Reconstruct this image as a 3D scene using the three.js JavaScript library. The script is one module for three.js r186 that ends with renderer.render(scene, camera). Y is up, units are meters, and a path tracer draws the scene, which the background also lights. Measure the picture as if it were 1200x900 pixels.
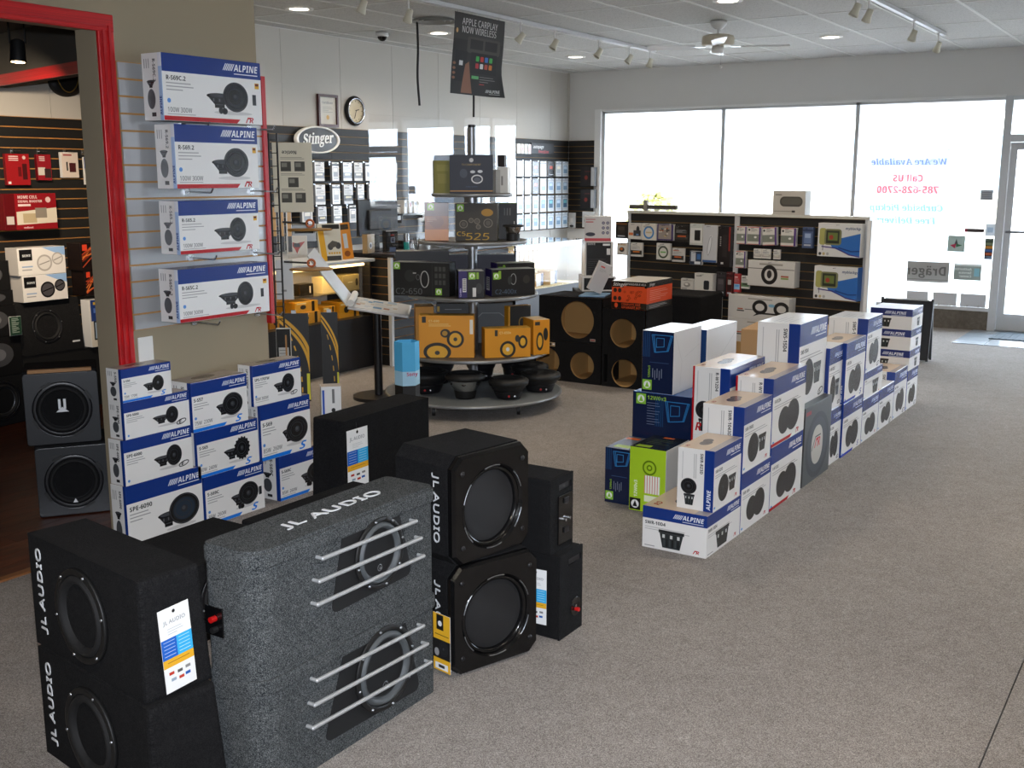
import * as THREE from 'three';
import { mergeGeometries } from 'three/addons/utils/BufferGeometryUtils.js';
import { RoundedBoxGeometry } from 'three/addons/geometries/RoundedBoxGeometry.js';
import { TextGeometry } from 'three/addons/geometries/TextGeometry.js';
import { FontLoader } from 'three/addons/loaders/FontLoader.js';
import { RectAreaLightUniformsLib } from 'three/addons/lights/RectAreaLightUniformsLib.js';

// ---------- camera, sky, sun, exposure ----------
const scene = new THREE.Scene();
const D2R = Math.PI / 180;
const camera = new THREE.PerspectiveCamera(39.23, 4 / 3, 0.05, 300);
camera.position.set(0, 1.70, 0);
{
  const yaw = -33.03 * D2R, pitch = 10.927 * D2R;
  camera.lookAt(Math.cos(yaw) * Math.cos(pitch), 1.70 - Math.sin(pitch), Math.sin(yaw) * Math.cos(pitch));
}
const renderer = new THREE.WebGLRenderer({ antialias: true });
renderer.toneMapping = THREE.LinearToneMapping;
renderer.toneMappingExposure = 1.3;
renderer.shadowMap.enabled = true;
RectAreaLightUniformsLib.init();
scene.background = new THREE.Color().setRGB(0.79, 0.93, 1.1);
scene.backgroundIntensity = 13.5;
const sun = new THREE.DirectionalLight(new THREE.Color().setRGB(1, 0.95, 0.86), 4);
sun.position.set(12 + 9, 26, -2 + 5); sun.target.position.set(12, 0, -2);
sun.castShadow = true; sun.shadow.mapSize.set(2048, 2048);
Object.assign(sun.shadow.camera, { left: -25, right: 25, top: 25, bottom: -25, near: 1, far: 80 });
scene.add(sun, sun.target);

// the photographer's on-camera flash, just above the lens (no cast shadows show beside the near boxes)
const flash = new THREE.SpotLight('#eef4ff', 38, 0, 44 * D2R, 0.75, 2);
flash.position.set(0, 1.80, 0); flash.target.position.copy(camera.position).add(new THREE.Vector3(0, 0, -5).applyQuaternion(camera.quaternion)); flash.castShadow = true; flash.shadow.radius = 1.5;
scene.add(flash, flash.target);

// ---------- helpers ----------
let seedV = 7;
const rnd = () => { seedV = (seedV * 1664525 + 1013904223) >>> 0; return seedV / 4294967296; };
const rr = (a, b) => a + (b - a) * rnd();
const pick = (a) => a[Math.floor(rnd() * a.length)];
const V = (x, y, z) => new THREE.Vector3(x, y, z);
const taken = new Map();
function numbered(name) {
  const n = taken.get(name) || 0; taken.set(name, n + 1);
  return n ? name + '_' + String(n).padStart(3, '0') : name;
}
function tag(o, label, category, group, kind) {
  if (label) o.userData.label = label;
  if (category) o.userData.category = category;
  if (group) o.userData.group = group;
  if (kind) o.userData.kind = kind;
  return o;
}
function thing(name, label, category, pos = [0, 0, 0], turn = 0, group) {
  const o = new THREE.Group(); o.name = numbered(name); o.position.set(...pos); o.rotation.y = turn;
  scene.add(o); return tag(o, label, category, group);
}
function part(name, geo, mat, parent, label) {
  const m = new THREE.Mesh(Array.isArray(geo) ? merge(geo) : geo, mat); m.name = name; m.castShadow = m.receiveShadow = true;
  parent.add(m); if (label) m.userData.label = label; return m;
}
function sub(name, parent, pos = [0, 0, 0]) { const g = new THREE.Group(); g.name = name; g.position.set(...pos); parent.add(g); return g; }
function single(name, geo, mat, label, category, pos = [0, 0, 0], turn = 0, group) {
  const m = new THREE.Mesh(Array.isArray(geo) ? merge(geo) : geo, mat); m.name = numbered(name); m.castShadow = m.receiveShadow = true;
  m.position.set(...pos); m.rotation.y = turn; scene.add(m); return tag(m, label, category, group);
}
function struct(name, geo, mat, parent) {
  const m = part(name, geo, mat, parent || scene); if (!parent) m.userData.kind = 'structure'; return m;
}
function structGroup(name) { const g = new THREE.Group(); g.name = name; g.userData.kind = 'structure'; scene.add(g); return g; }
function clean(g) { const q = g.index ? g.toNonIndexed() : g; for (const k of Object.keys(q.attributes)) if (!['position', 'normal', 'uv'].includes(k)) q.deleteAttribute(k); return q; }
function merge(list) { return list.length === 1 ? list[0] : mergeGeometries(list.map(clean)); }
const bx = (w, h, d, x = 0, y = 0, z = 0) => new THREE.BoxGeometry(w, h, d).translate(x, y, z);
// box between two corners, uv in metres
function slab(x0, x1, y0, y1, z0, z1) {
  const g = bx(x1 - x0, y1 - y0, z1 - z0, (x0 + x1) / 2, (y0 + y1) / 2, (z0 + z1) / 2);
  const p = g.attributes.position, n = g.attributes.normal, u = g.attributes.uv;
  for (let i = 0; i < p.count; i++) {
    const ax = Math.abs(n.getX(i)), ay = Math.abs(n.getY(i));
    if (ay > 0.5) u.setXY(i, p.getX(i), p.getZ(i)); else if (ax > 0.5) u.setXY(i, p.getZ(i), p.getY(i)); else u.setXY(i, p.getX(i), p.getY(i));
  }
  return g;
}
const rbx = (w, h, d, r, x = 0, y = 0, z = 0, seg = 2) => new RoundedBoxGeometry(w, h, d, seg, r).translate(x, y, z);
function rod(a, b, r, seg = 8, r2) {
  const A = V(...a), B = V(...b), g = new THREE.CylinderGeometry(r2 ?? r, r, A.distanceTo(B), seg);
  g.applyQuaternion(new THREE.Quaternion().setFromUnitVectors(V(0, 1, 0), B.clone().sub(A).normalize()));
  return g.translate((A.x + B.x) / 2, (A.y + B.y) / 2, (A.z + B.z) / 2);
}
function tube(pts, r, seg = 24, rs = 6) { return new THREE.TubeGeometry(new THREE.CatmullRomCurve3(pts.map((p) => V(...p))), seg, r, rs); }
const lathe = (pts, seg = 32) => new THREE.LatheGeometry(pts.map((p) => new THREE.Vector2(p[0], p[1])), seg);
const latheZ = (pts, seg = 32) => lathe(pts, seg).rotateX(Math.PI / 2);   // axis along +z
const cyl = (r, h, x = 0, y = 0, z = 0, seg = 24, r2) => new THREE.CylinderGeometry(r2 ?? r, r, h, seg).translate(x, y, z);
function poly(pts, depth, bevel = 0) {   // extruded outline in xy, along +z
  const s = new THREE.Shape(pts.map((p) => new THREE.Vector2(p[0], p[1])));
  return new THREE.ExtrudeGeometry(s, { depth, bevelEnabled: bevel > 0, bevelSize: bevel, bevelThickness: bevel, bevelSegments: 2, curveSegments: 16 });
}
function shapeOf(pts) { return new THREE.Shape(pts.map((p) => new THREE.Vector2(p[0], p[1]))); }
function circleHole(shape, x, y, r) { const h = new THREE.Path(); h.absarc(x, y, r, 0, Math.PI * 2, true); shape.holes.push(h); }
function rectHole(shape, x0, x1, y0, y1) { const h = new THREE.Path(); h.moveTo(x0, y0); h.lineTo(x0, y1); h.lineTo(x1, y1); h.lineTo(x1, y0); h.closePath(); shape.holes.push(h); }

// ---------- procedural textures ----------
function dataTex(n, fn, srgb = true) {
  const d = new Uint8Array(n * n * 4);
  for (let y = 0; y < n; y++) for (let x = 0; x < n; x++) { const c = fn(x, y), i = (y * n + x) * 4; d[i] = c[0]; d[i + 1] = c[1]; d[i + 2] = c[2]; d[i + 3] = 255; }
  const t = new THREE.DataTexture(d, n, n); t.wrapS = t.wrapT = THREE.RepeatWrapping; t.magFilter = THREE.LinearFilter; t.minFilter = THREE.LinearMipmapLinearFilter;
  t.generateMipmaps = true; if (srgb) t.colorSpace = THREE.SRGBColorSpace; t.needsUpdate = true; return t;
}
function vnoise(cells, seed) {   // tileable value noise
  const g = []; let s = seed; for (let i = 0; i < cells * cells; i++) { s = (s * 1664525 + 1013904223) >>> 0; g.push(s / 4294967296); }
  return (u, v) => { const x = u * cells, y = v * cells, ix = Math.floor(x), iy = Math.floor(y), fx = x - ix, fy = y - iy, sx = fx * fx * (3 - 2 * fx), sy = fy * fy * (3 - 2 * fy), m = (a, b) => g[((b % cells) + cells) % cells * cells + ((a % cells) + cells) % cells];
    return (m(ix, iy) * (1 - sx) + m(ix + 1, iy) * sx) * (1 - sy) + (m(ix, iy + 1) * (1 - sx) + m(ix + 1, iy + 1) * sx) * sy; };
}
const cl = (v) => Math.max(0, Math.min(255, Math.round(v)));
const nA = vnoise(6, 3), nB = vnoise(40, 9), nC = vnoise(160, 21);
function speckle(n, base, amp, coarse) { return dataTex(n, (x, y) => { const u = x / n, v = y / n, k = (rnd() - 0.5) * amp + (nB(u, v) - 0.5) * coarse + (nA(u, v) - 0.5) * coarse * 0.7 + (nC(u, v) - 0.5) * amp * 0.12; return [cl(base[0] + k), cl(base[1] + k * 0.98), cl(base[2] + k * 0.95)]; }); }
const carpetTex = speckle(1024, [142, 136, 131], 84, 7); carpetTex.repeat.set(1 / 1.9, 1 / 1.9);
const boxCarpetBlack = speckle(256, [25, 25, 26], 24, 5); boxCarpetBlack.repeat.set(3, 3);
const boxCarpetGrey = speckle(256, [70, 73, 74], 112, 13); boxCarpetGrey.repeat.set(3.4, 3.4);
const bumpTex = dataTex(256, () => { const k = cl(rnd() * 255); return [k, k, k]; }, false); bumpTex.repeat.set(3, 3);
const woodTex = dataTex(512, (x, y) => { const u = x / 512, v = y / 512, g = nB(u * 0.25, v) * 0.6 + nC(u * 0.12, v) * 0.4 + nA(u, v) * 0.4; return [cl(62 + g * 46), cl(32 + g * 26), cl(18 + g * 16)]; });
const tileTex = dataTex(256, (x, y) => { const u = x / 256, v = y / 256; let k = 197 + (nC(u, v) - 0.5) * 16 + (rnd() - 0.5) * 14; if (nC(u * 0.9, v * 0.9) < 0.16) k -= 34; return [cl(k), cl(k), cl(k - 3)]; });
const redTex = dataTex(256, (x, y) => { const u = x / 256, v = y / 256, g = (nB(u * 0.1, v) - 0.5) * 60 + (nC(u * 0.1, v) - 0.5) * 26; return [cl(186 + g * 0.8), cl(20 + g * 0.25), cl(24 + g * 0.2)]; });
const concreteTex = speckle(256, [104, 97, 88], 16, 16);

const std = (color, roughness = 0.7, extra = {}) => new THREE.MeshStandardMaterial({ color, roughness, ...extra });
const MAT = {
  carpet: new THREE.MeshPhysicalMaterial({ roughness: 1, specularIntensity: 0.3, map: carpetTex, bumpMap: bumpTex, bumpScale: 0.002 }),
  wall: std('#c6c2ba', 0.85), pillar: std('#978a72', 0.85), wallWin: std('#dad9d6', 0.85), wallRoom: std('#c4bfb6', 0.85),
  ceilTile: std('#ffffff', 0.95, { map: tileTex }), gridBar: std('#d8d8d4', 0.6), ceilDark: std('#35332f', 0.9),
  white: std('#e8e8e6', 0.5), whiteGloss: std('#f0f0ee', 0.3), black: std('#141414', 0.55), blackGloss: std('#0c0c0d', 0.18), blackSatin: std('#17171a', 0.38), rubber: std('#101011', 0.8),
  cone: std('#1a1a1b', 0.6), coneGrey: std('#26272a', 0.5), chrome: std('#c9ccd0', 0.22, { metalness: 1 }), steel: std('#9a9da1', 0.35, { metalness: 0.9 }), greyMetal: std('#8b8e90', 0.42, { metalness: 0.6 }),
  alu: std('#cfd1d2', 0.4, { metalness: 0.25 }), slatBlack: std('#171615', 0.6), slatGrey: std('#b4b6b8', 0.34, { metalness: 0.35 }), groove: std('#b07a3c', 0.7), grooveTan: std('#b98b52', 0.7), groovePale: std('#8a6a3e', 0.7),
  carpetBlack: new THREE.MeshPhysicalMaterial({ roughness: 1, specularIntensity: 0.3, map: boxCarpetBlack, bumpMap: bumpTex, bumpScale: 0.001 }), carpetGrey: new THREE.MeshPhysicalMaterial({ roughness: 1, specularIntensity: 0.2, map: boxCarpetGrey, bumpMap: bumpTex, bumpScale: 0.002 }),
  mdf: std('#c29a60', 0.8), cardboard: std('#b08d64', 0.85), red: std('#ffffff', 0.35, { map: redTex }), redPaint: std('#b3141b', 0.4), silverText: std('#e2e4e6', 0.35, { metalness: 0.15 }),
  wood: std('#ffffff', 0.4, { map: woodTex }), concrete: std('#ffffff', 0.9, { map: concreteTex }), plateWhite: std('#e4e2dc', 0.5),
  glass: new THREE.MeshPhysicalMaterial({ color: '#ffffff', roughness: 0.02, transmission: 1, thickness: 0, ior: 1.5 }),
  guard: new THREE.MeshPhysicalMaterial({ color: '#ffffff', roughness: 0.0, transmission: 1, thickness: 0, ior: 1.38 }),
  acrylic: new THREE.MeshPhysicalMaterial({ color: '#ffffff', roughness: 0.0, transmission: 1, thickness: 0, ior: 1.6 }),
  signWhite: std('#f6f4ee', 0.3), fabricBlue: std('#4fb4e6', 0.6), orange: std('#e2562a', 0.5), yellow: std('#e8a51f', 0.5), brownWood: std('#9a7136', 0.55),
};
const glow = (color, k) => new THREE.MeshStandardMaterial({ color: '#ffffff', emissive: new THREE.Color(color), emissiveIntensity: k, roughness: 0.6 });

// ---------- prints: box faces and sheets share a few canvas pages ----------
const PAGE = 2048, pages = [];
function newPage() {
  const c = document.createElement('canvas'); c.width = c.height = PAGE; const g = c.getContext('2d'); g.fillStyle = '#808080'; g.fillRect(0, 0, PAGE, PAGE);
  const t = new THREE.CanvasTexture(c); t.colorSpace = THREE.SRGBColorSpace; t.magFilter = THREE.LinearFilter; t.anisotropy = 8;
  const p = { g, t, x: 0, y: 0, row: 0, mats: {} }; pages.push(p); return p;
}
function pageMat(p, kind) {
  if (!p.mats[kind]) p.mats[kind] = kind === 'gloss' ? new THREE.MeshPhysicalMaterial({ map: p.t, roughness: 0.24, specularIntensity: 1 }) : kind === 'matte' ? std('#ffffff', 0.8, { map: p.t })
    : new THREE.MeshStandardMaterial({ map: p.t, roughness: 0.5 });
  return p.mats[kind];
}
function allocAll(sizes) {
  for (let tries = 0; tries < 2; tries++) {
    const p = tries ? newPage() : pages[pages.length - 1] || newPage(), keep = [p.x, p.y, p.row], out = []; let ok = true;
    for (const [w, h] of sizes) {
      if (p.x + w > PAGE) { p.x = 0; p.y += p.row; p.row = 0; }
      if (p.y + h > PAGE) { ok = false; break; }
      out.push({ x: p.x, y: p.y, w, h }); p.x += w; p.row = Math.max(p.row, h);
    }
    if (ok) return [p, out];
    [p.x, p.y, p.row] = keep;
  }
  throw new Error('page');
}
const FD = { f: [2, 1, 0, 1, 1, 1], b: [2, -1, 0, -1, 1, 1], l: [0, -1, 2, 1, 1, 1], r: [0, 1, 2, -1, 1, 1], t: [1, 1, 0, 1, 2, -1], d: [1, -1, 0, 1, 2, 1] };
const cartonCache = new Map();
// faces: f,b,l,r,t,d -> draw(ctx, W, H) or a colour string; fill = colour of the other faces
function cartonGeo(key, w, h, d, faces, fill, ppm, bev = 0.0015) {
  const k = key && key + [w, h, d].map((v) => v.toFixed(3)).join('x');
  if (k && cartonCache.has(k)) return cartonCache.get(k);
  const S = [w, h, d], sizeOf = (f) => { const q = FD[f]; return [S[q[2]], S[q[4]]]; };
  const drawn = Object.keys(faces).filter((f) => typeof faces[f] === 'function'), flats = {};
  for (const f of 'fblrtd') if (!drawn.includes(f)) flats[f] = faces[f] || fill;
  const colours = [...new Set(Object.values(flats))];
  const sizes = drawn.map((f) => sizeOf(f).map((m) => Math.max(16, Math.min(1400, Math.round(m * ppm))))).concat(colours.map(() => [8, 8]));
  const [p, rects] = allocAll(sizes), R = {};
  drawn.forEach((f, i) => {
    const q = rects[i], g = p.g; g.save(); g.translate(q.x, q.y); g.beginPath(); g.rect(0, 0, q.w, q.h); g.clip(); faces[f](g, q.w, q.h); g.restore();
    R[f] = [(q.x + 1) / PAGE, 1 - (q.y + q.h - 1) / PAGE, (q.x + q.w - 1) / PAGE, 1 - (q.y + 1) / PAGE];
  });
  colours.forEach((c, i) => { const q = rects[drawn.length + i]; p.g.fillStyle = c; p.g.fillRect(q.x, q.y, 8, 8); for (const f in flats) if (flats[f] === c) R[f] = [(q.x + 4) / PAGE, 1 - (q.y + 4) / PAGE, (q.x + 4) / PAGE, 1 - (q.y + 4) / PAGE]; });
  const half = S.map((v) => v / 2), pos = [], nor = [], uvs = [];
  const faceOf = (ax, s) => Object.keys(FD).find((f) => FD[f][0] === ax && FD[f][1] === s);
  const P = (ax, sg) => sg.map((s, i) => s * (i === ax ? half[i] : half[i] - bev));
  const U = (f, sg) => { const q = FD[f], r = R[f]; return [sg[q[2]] * q[3] > 0 ? r[2] : r[0], sg[q[4]] * q[5] > 0 ? r[3] : r[1]]; };
  const tri = (a, b, c, n) => {
    const e1 = V(...b[0]).sub(V(...a[0])), e2 = V(...c[0]).sub(V(...a[0])); const o = e1.cross(e2).dot(V(...n)) < 0 ? [a, c, b] : [a, b, c];
    for (const q of o) { pos.push(...q[0]); nor.push(...n); uvs.push(...q[1]); }
  };
  const quad = (a, b, c, e, n) => { tri(a, b, c, n); tri(a, c, e, n); };
  for (let ax = 0; ax < 3; ax++) for (const s of [-1, 1]) {
    const f = faceOf(ax, s), o = [0, 1, 2].filter((i) => i !== ax), n = [0, 0, 0]; n[ax] = s;
    const c = [[-1, -1], [1, -1], [1, 1], [-1, 1]].map(([a, b]) => { const sg = [0, 0, 0]; sg[ax] = s; sg[o[0]] = a; sg[o[1]] = b; return [P(ax, sg), U(f, sg)]; });
    quad(...c, n);
  }
  for (let ax = 0; ax < 3; ax++) { const [b, c] = [0, 1, 2].filter((i) => i !== ax);
    for (const sb of [-1, 1]) for (const sc of [-1, 1]) {
      const n = [0, 0, 0]; n[b] = sb * 0.7071; n[c] = sc * 0.7071; const f = faceOf(b, sb), sg = (a) => { const q = [0, 0, 0]; q[ax] = a; q[b] = sb; q[c] = sc; return q; };
      quad([P(b, sg(-1)), U(f, sg(-1))], [P(b, sg(1)), U(f, sg(1))], [P(c, sg(1)), U(f, sg(1))], [P(c, sg(-1)), U(f, sg(-1))], n);
    } }
  for (const sx of [-1, 1]) for (const sy of [-1, 1]) for (const sz of [-1, 1]) { const sg = [sx, sy, sz], f = faceOf(0, sx), u = U(f, sg); tri([P(0, sg), u], [P(1, sg), u], [P(2, sg), u], sg.map((s) => s * 0.577)); }
  const g = new THREE.BufferGeometry();
  g.setAttribute('position', new THREE.Float32BufferAttribute(pos, 3)); g.setAttribute('normal', new THREE.Float32BufferAttribute(nor, 3)); g.setAttribute('uv', new THREE.Float32BufferAttribute(uvs, 2));
  g.translate(0, h / 2, 0);
  const out = { geo: g, page: p }; if (k) cartonCache.set(k, out); return out;
}
// a printed carton as a thing; [x, y, z] is the middle of its base, front = +z before turning
function carton(name, label, category, [w, h, d], pos, turn, faces, { fill = '#e6e5e2', ppm = 700, group, kind = 'gloss', key, tilt = 0, roll = 0, bev } = {}) {
  const c = cartonGeo(key, w, h, d, faces, fill, ppm, bev), m = new THREE.Mesh(c.geo, pageMat(c.page, kind));
  m.name = numbered(name); m.castShadow = m.receiveShadow = true; m.position.set(...pos); m.rotation.order = 'YXZ'; m.rotation.set(tilt, turn, roll); scene.add(m);
  return tag(m, label, category, group);
}
function printPart(name, parent, [w, h, d], pos, faces, { fill = '#e6e5e2', ppm = 700, kind = 'plain', rot = [0, 0, 0], label, key } = {}) {
  const c = cartonGeo(key, w, h, d, faces, fill, ppm, Math.min(0.001, d * 0.2)), m = part(name, c.geo, pageMat(c.page, kind), parent, label); m.position.set(...pos); m.rotation.set(...rot); return m;
}
// ---------- print designs ----------
const BLUE = '#183680', BLUE2 = '#1f7ae0', REDP = '#b3151f', INK = '#1e1f22', PAPER = '#e9e8e5';
function T(g, s, x, y, size, color = INK, { bold = true, align = 'left', skew = 0, sx = 1, rot = 0, font = 'sans-serif' } = {}) {
  g.save(); g.translate(x, y); if (rot) g.rotate(rot); g.transform(sx, 0, -skew, 1, 0, 0); g.font = (bold ? 'bold ' : '') + Math.max(2, size) + 'px ' + font; g.textAlign = align; g.textBaseline = 'alphabetic'; g.fillStyle = color; g.fillText(s, 0, 0); g.restore();
}
const R4 = (g, x, y, w, h, c) => { g.fillStyle = c; g.fillRect(x, y, w, h); };
function E(g, x, y, rx, ry, c, rot = 0) { g.fillStyle = c; g.beginPath(); g.ellipse(x, y, rx, ry, rot, 0, 7); g.fill(); }
function EL(g, x, y, rx, ry, c, lw, rot = 0) { g.strokeStyle = c; g.lineWidth = lw; g.beginPath(); g.ellipse(x, y, rx, ry, rot, 0, 7); g.stroke(); }
function P(g, pts, c) { g.fillStyle = c; g.beginPath(); pts.forEach(([x, y], i) => (i ? g.lineTo(x, y) : g.moveTo(x, y))); g.closePath(); g.fill(); }
function L(g, pts, c, lw) { g.strokeStyle = c; g.lineWidth = lw; g.beginPath(); pts.forEach(([x, y], i) => (i ? g.lineTo(x, y) : g.moveTo(x, y))); g.stroke(); }
function lines(g, x, y, w, n, gap, c = '#8d8d8d', lw = 1) { for (let i = 0; i < n; i++) R4(g, x, y + i * gap, w * (i % 3 === 2 ? 0.6 : 0.9 + (i % 2) * 0.1), lw, c); }
function alpine(g, x, y, size, c = '#eef1f6') {   // right-aligned slashed wordmark
  g.save(); g.font = 'bold ' + Math.max(2, size) + 'px sans-serif'; const tw = g.measureText('ALPINE').width * 0.98; g.restore();
  const w = size * 0.13, gap = size * 0.235, lean = size * 0.42;
  for (let i = 0; i < 6; i++) { const a = x - tw - gap * (6 - i) - size * 0.02; P(g, [[a - lean * 0.35, y], [a - lean * 0.35 + w, y], [a + lean * 0.65 + w, y - size * 0.73], [a + lean * 0.65, y - size * 0.73]], c); }
  T(g, 'ALPINE', x, y, size, c, { align: 'right', skew: 0.16, sx: 0.98 }); R4(g, x - tw, y + size * 0.24, tw, Math.max(1, size * 0.1), c);
}
function drawCone(g, x, y, rx, ry, style = '') {   // speaker seen from the front (product picture)
  E(g, x, y, rx, ry, '#1b1c1e'); EL(g, x, y, rx * 0.93, ry * 0.93, '#3a3c40', Math.max(1, rx * 0.05)); E(g, x, y, rx * 0.8, ry * 0.8, '#26282b'); E(g, x, y, rx * 0.7, ry * 0.7, style === 'b' ? '#2a3542' : '#1d1e20');
  EL(g, x - rx * 0.05, y, rx * 0.55, ry * 0.55, '#34363a', Math.max(1, rx * 0.05)); E(g, x, y, rx * 0.22, ry * 0.24, '#303236'); E(g, x - rx * 0.04, y - ry * 0.05, rx * 0.12, ry * 0.13, '#46484c');
  if (style === 't') for (let i = 0; i < 16; i++) E(g, x + Math.cos(i * 0.393) * rx, y + Math.sin(i * 0.393) * ry, rx * 0.1, ry * 0.1, '#1b1c1e');
}
function drawSide(g, x, y, w, h) {   // speaker seen from the side
  P(g, [[x - w * 0.5, y - h * 0.2], [x + w * 0.5, y - h * 0.2], [x + w * 0.2, y + h * 0.14], [x - w * 0.2, y + h * 0.14]], '#232427'); E(g, x, y - h * 0.2, w * 0.52, h * 0.11, '#1c1d1f'); E(g, x, y - h * 0.22, w * 0.42, h * 0.07, '#45474b');
  R4(g, x - w * 0.2, y + h * 0.06, w * 0.4, h * 0.2, '#18191b'); R4(g, x - w * 0.16, y + h * 0.12, w * 0.32, h * 0.03, '#4a4c50'); for (const k of [-0.24, 0, 0.24]) R4(g, x + w * k - w * 0.03, y - h * 0.1, w * 0.06, h * 0.12, '#55575b');
}
function drawWoofer(g, x, y, w, h) {   // big woofer standing, seen from the side
  R4(g, x - w / 2, y - h / 2, w, h * 0.17, '#26292b'); P(g, [[x - w * 0.46, y - h * 0.33], [x + w * 0.46, y - h * 0.33], [x + w * 0.34, y + h * 0.5], [x - w * 0.34, y + h * 0.5]], '#2c3133');
  for (const k of [-0.3, 0, 0.28]) R4(g, x + w * k - w * 0.05, y - h * 0.26, w * 0.1, h * 0.2, '#c8cbca'); for (let i = 0; i < 6; i++) R4(g, x - w * 0.3 + i * w * 0.11, y, w * 0.05, h * 0.42, i % 2 ? '#1a1d1f' : '#3f4648');
}
function rLogo(g, x, y, s, c = REDP) { P(g, [[x - s, y + s * 0.5], [x - s * 0.45, y - s * 0.5], [x + s * 0.3, y - s * 0.5], [x + s * 0.1, y - s * 0.2], [x - s * 0.35, y - s * 0.2], [x - s * 0.75, y + s * 0.5]], c); T(g, 'R', x - s * 0.25, y + s * 0.5, s * 1.35, c, { skew: 0.3, sx: 1.3 }); }
function ovalLogo(g, x, y, s, c = INK, t = 'D') { g.save(); g.translate(x, y); g.rotate(-0.22); EL(g, 0, 0, s, s * 0.36, c, s * 0.14); g.restore(); T(g, t, x - s * 0.6, y + s * 0.28, s * 0.8, c, { skew: 0.3, sx: 1.25 }); }
// horizontal speaker carton front
function spkFront({ model, w1, kind = 'S', pic = 'round', band = 0.27 }) {
  return (g, W, H) => {
    R4(g, 0, 0, W, H, PAPER); R4(g, 0, 0, W, H * band, BLUE); alpine(g, W * 0.965, H * band * 0.62, Math.min(H * 0.15, W * 0.085));
    T(g, model, W * 0.035, H * (band + 0.12), H * 0.095); lines(g, W * 0.035, H * (band + 0.16), W * 0.26, 3, H * 0.05, '#9a9a9a', Math.max(1, H * 0.014));
    const cx = W * 0.72, cy = H * 0.6, r = H * 0.235;
    E(g, cx - W * 0.03, cy + r * 1.0, W * 0.2, H * 0.03, '#c9c8c6');
    if (pic === 'oval') { drawSide(g, cx - W * 0.2, cy + H * 0.08, W * 0.26, H * 0.4); drawCone(g, cx + W * 0.02, cy - H * 0.02, r * 1.22, r * 1.0, 'b'); } else { drawSide(g, cx - W * 0.17, cy + H * 0.06, W * 0.25, H * 0.4); drawCone(g, cx, cy - H * 0.02, pic === 'wide' ? r * 1.15 : r * 0.9, r, pic === 'teeth' ? 't' : ''); }
    if (/C/.test(model)) { E(g, W * 0.6, cy + r * 0.9, H * 0.06, H * 0.05, '#1a1b1d'); E(g, W * 0.56, cy + r * 0.86, H * 0.045, H * 0.055, '#232427'); R4(g, W * 0.9, cy - r * 0.35, H * 0.08, H * 0.17, '#26272a'); }
    if (kind === 'R') { P(g, [[0, H * 0.93], [W * 0.76, H * 0.93], [W * 0.72, H], [0, H]], REDP); rLogo(g, W * 0.86, H * 0.935, H * 0.09); E(g, W * 0.055, H * 0.7, H * 0.035, H * 0.035, '#5a8fd4'); R4(g, W * 0.93, H * 0.33, W * 0.045, H * 0.09, '#d9a31d'); R4(g, W * 0.935, H * 0.34, W * 0.035, H * 0.035, '#5d1a14'); }
    if (kind === 'S') { P(g, [[0, H * 0.93], [W * 0.6, H * 0.93], [W * 0.55, H], [0, H]], BLUE2); T(g, 'S', W * 0.8, H * 0.97, H * 0.2, BLUE2, { skew: 0.5, sx: 1.5, align: 'center' }); E(g, W * 0.055, H * 0.72, H * 0.03, H * 0.03, '#5a8fd4'); }
    if (kind === 'E') { ovalLogo(g, W * 0.86, H * 0.83, W * 0.075, INK, 'E'); E(g, W * 0.05, H * 0.9, H * 0.03, H * 0.03, '#5a8fd4'); }
    if (kind === 'D') { ovalLogo(g, W * 0.84, H * 0.85, W * 0.07, INK, 'S'); E(g, W * 0.055, H * 0.76, H * 0.03, H * 0.03, '#5a8fd4'); }
    if (w1) { T(g, w1, W * 0.035, H * (kind === 'R' ? 0.87 : 0.86), H * 0.1, '#3a3a3c', { bold: false, sx: 0.9 }); lines(g, W * 0.035, H * 0.895, W * 0.3, 1, 2, '#a5a5a5', Math.max(1, H * 0.012)); }
  };
}
function spkSideFace({ model, kind }) {   // narrow end: text up the middle, blue edge at the front corner
  return (g, W, H) => {
    R4(g, 0, 0, W, H, '#e4e3e0'); R4(g, W * 0.83, 0, W * 0.17, H, kind === 'R' ? '#a9c3e6' : BLUE); if (kind === 'R') { R4(g, W * 0.83, 0, W * 0.17, H * 0.2, '#dfe3ea'); T(g, 'ALPINE', W * 0.95, H * 0.92, W * 0.15, BLUE, { rot: -Math.PI / 2, sx: 1.2 }); }
    T(g, model, W * 0.55, H * 0.08, W * 0.19, INK, { rot: Math.PI / 2 }); for (let i = 0; i < 3; i++) { R4(g, W * (0.12 + i * 0.11), H * 0.08, W * 0.03, H * 0.14, '#777'); }
    drawSide(g, W * 0.42, H * 0.46, W * 0.4, H * 0.2); E(g, W * 0.42, H * 0.68, W * 0.2, H * 0.15, '#4b4d50'); R4(g, W * 0.4, H * 0.88, W * 0.22, H * 0.06, '#333');
  };
}
const topTan = (g, W, H) => { R4(g, 0, 0, W, H, '#cdb59b'); R4(g, W * 0.78, 0, W * 0.22, H, '#b9aca2'); E(g, W * 0.42, H * 0.55, W * 0.12, H * 0.2, '#5e5650'); E(g, W * 0.52, H * 0.42, W * 0.11, H * 0.16, '#6f665f'); };
const topWhite = (g, W, H) => { R4(g, 0, 0, W, H, '#dfe3e8'); lines(g, W * 0.1, H * 0.3, W * 0.5, 4, H * 0.12, '#b9c2cf', Math.max(1, H * 0.02)); };
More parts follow.
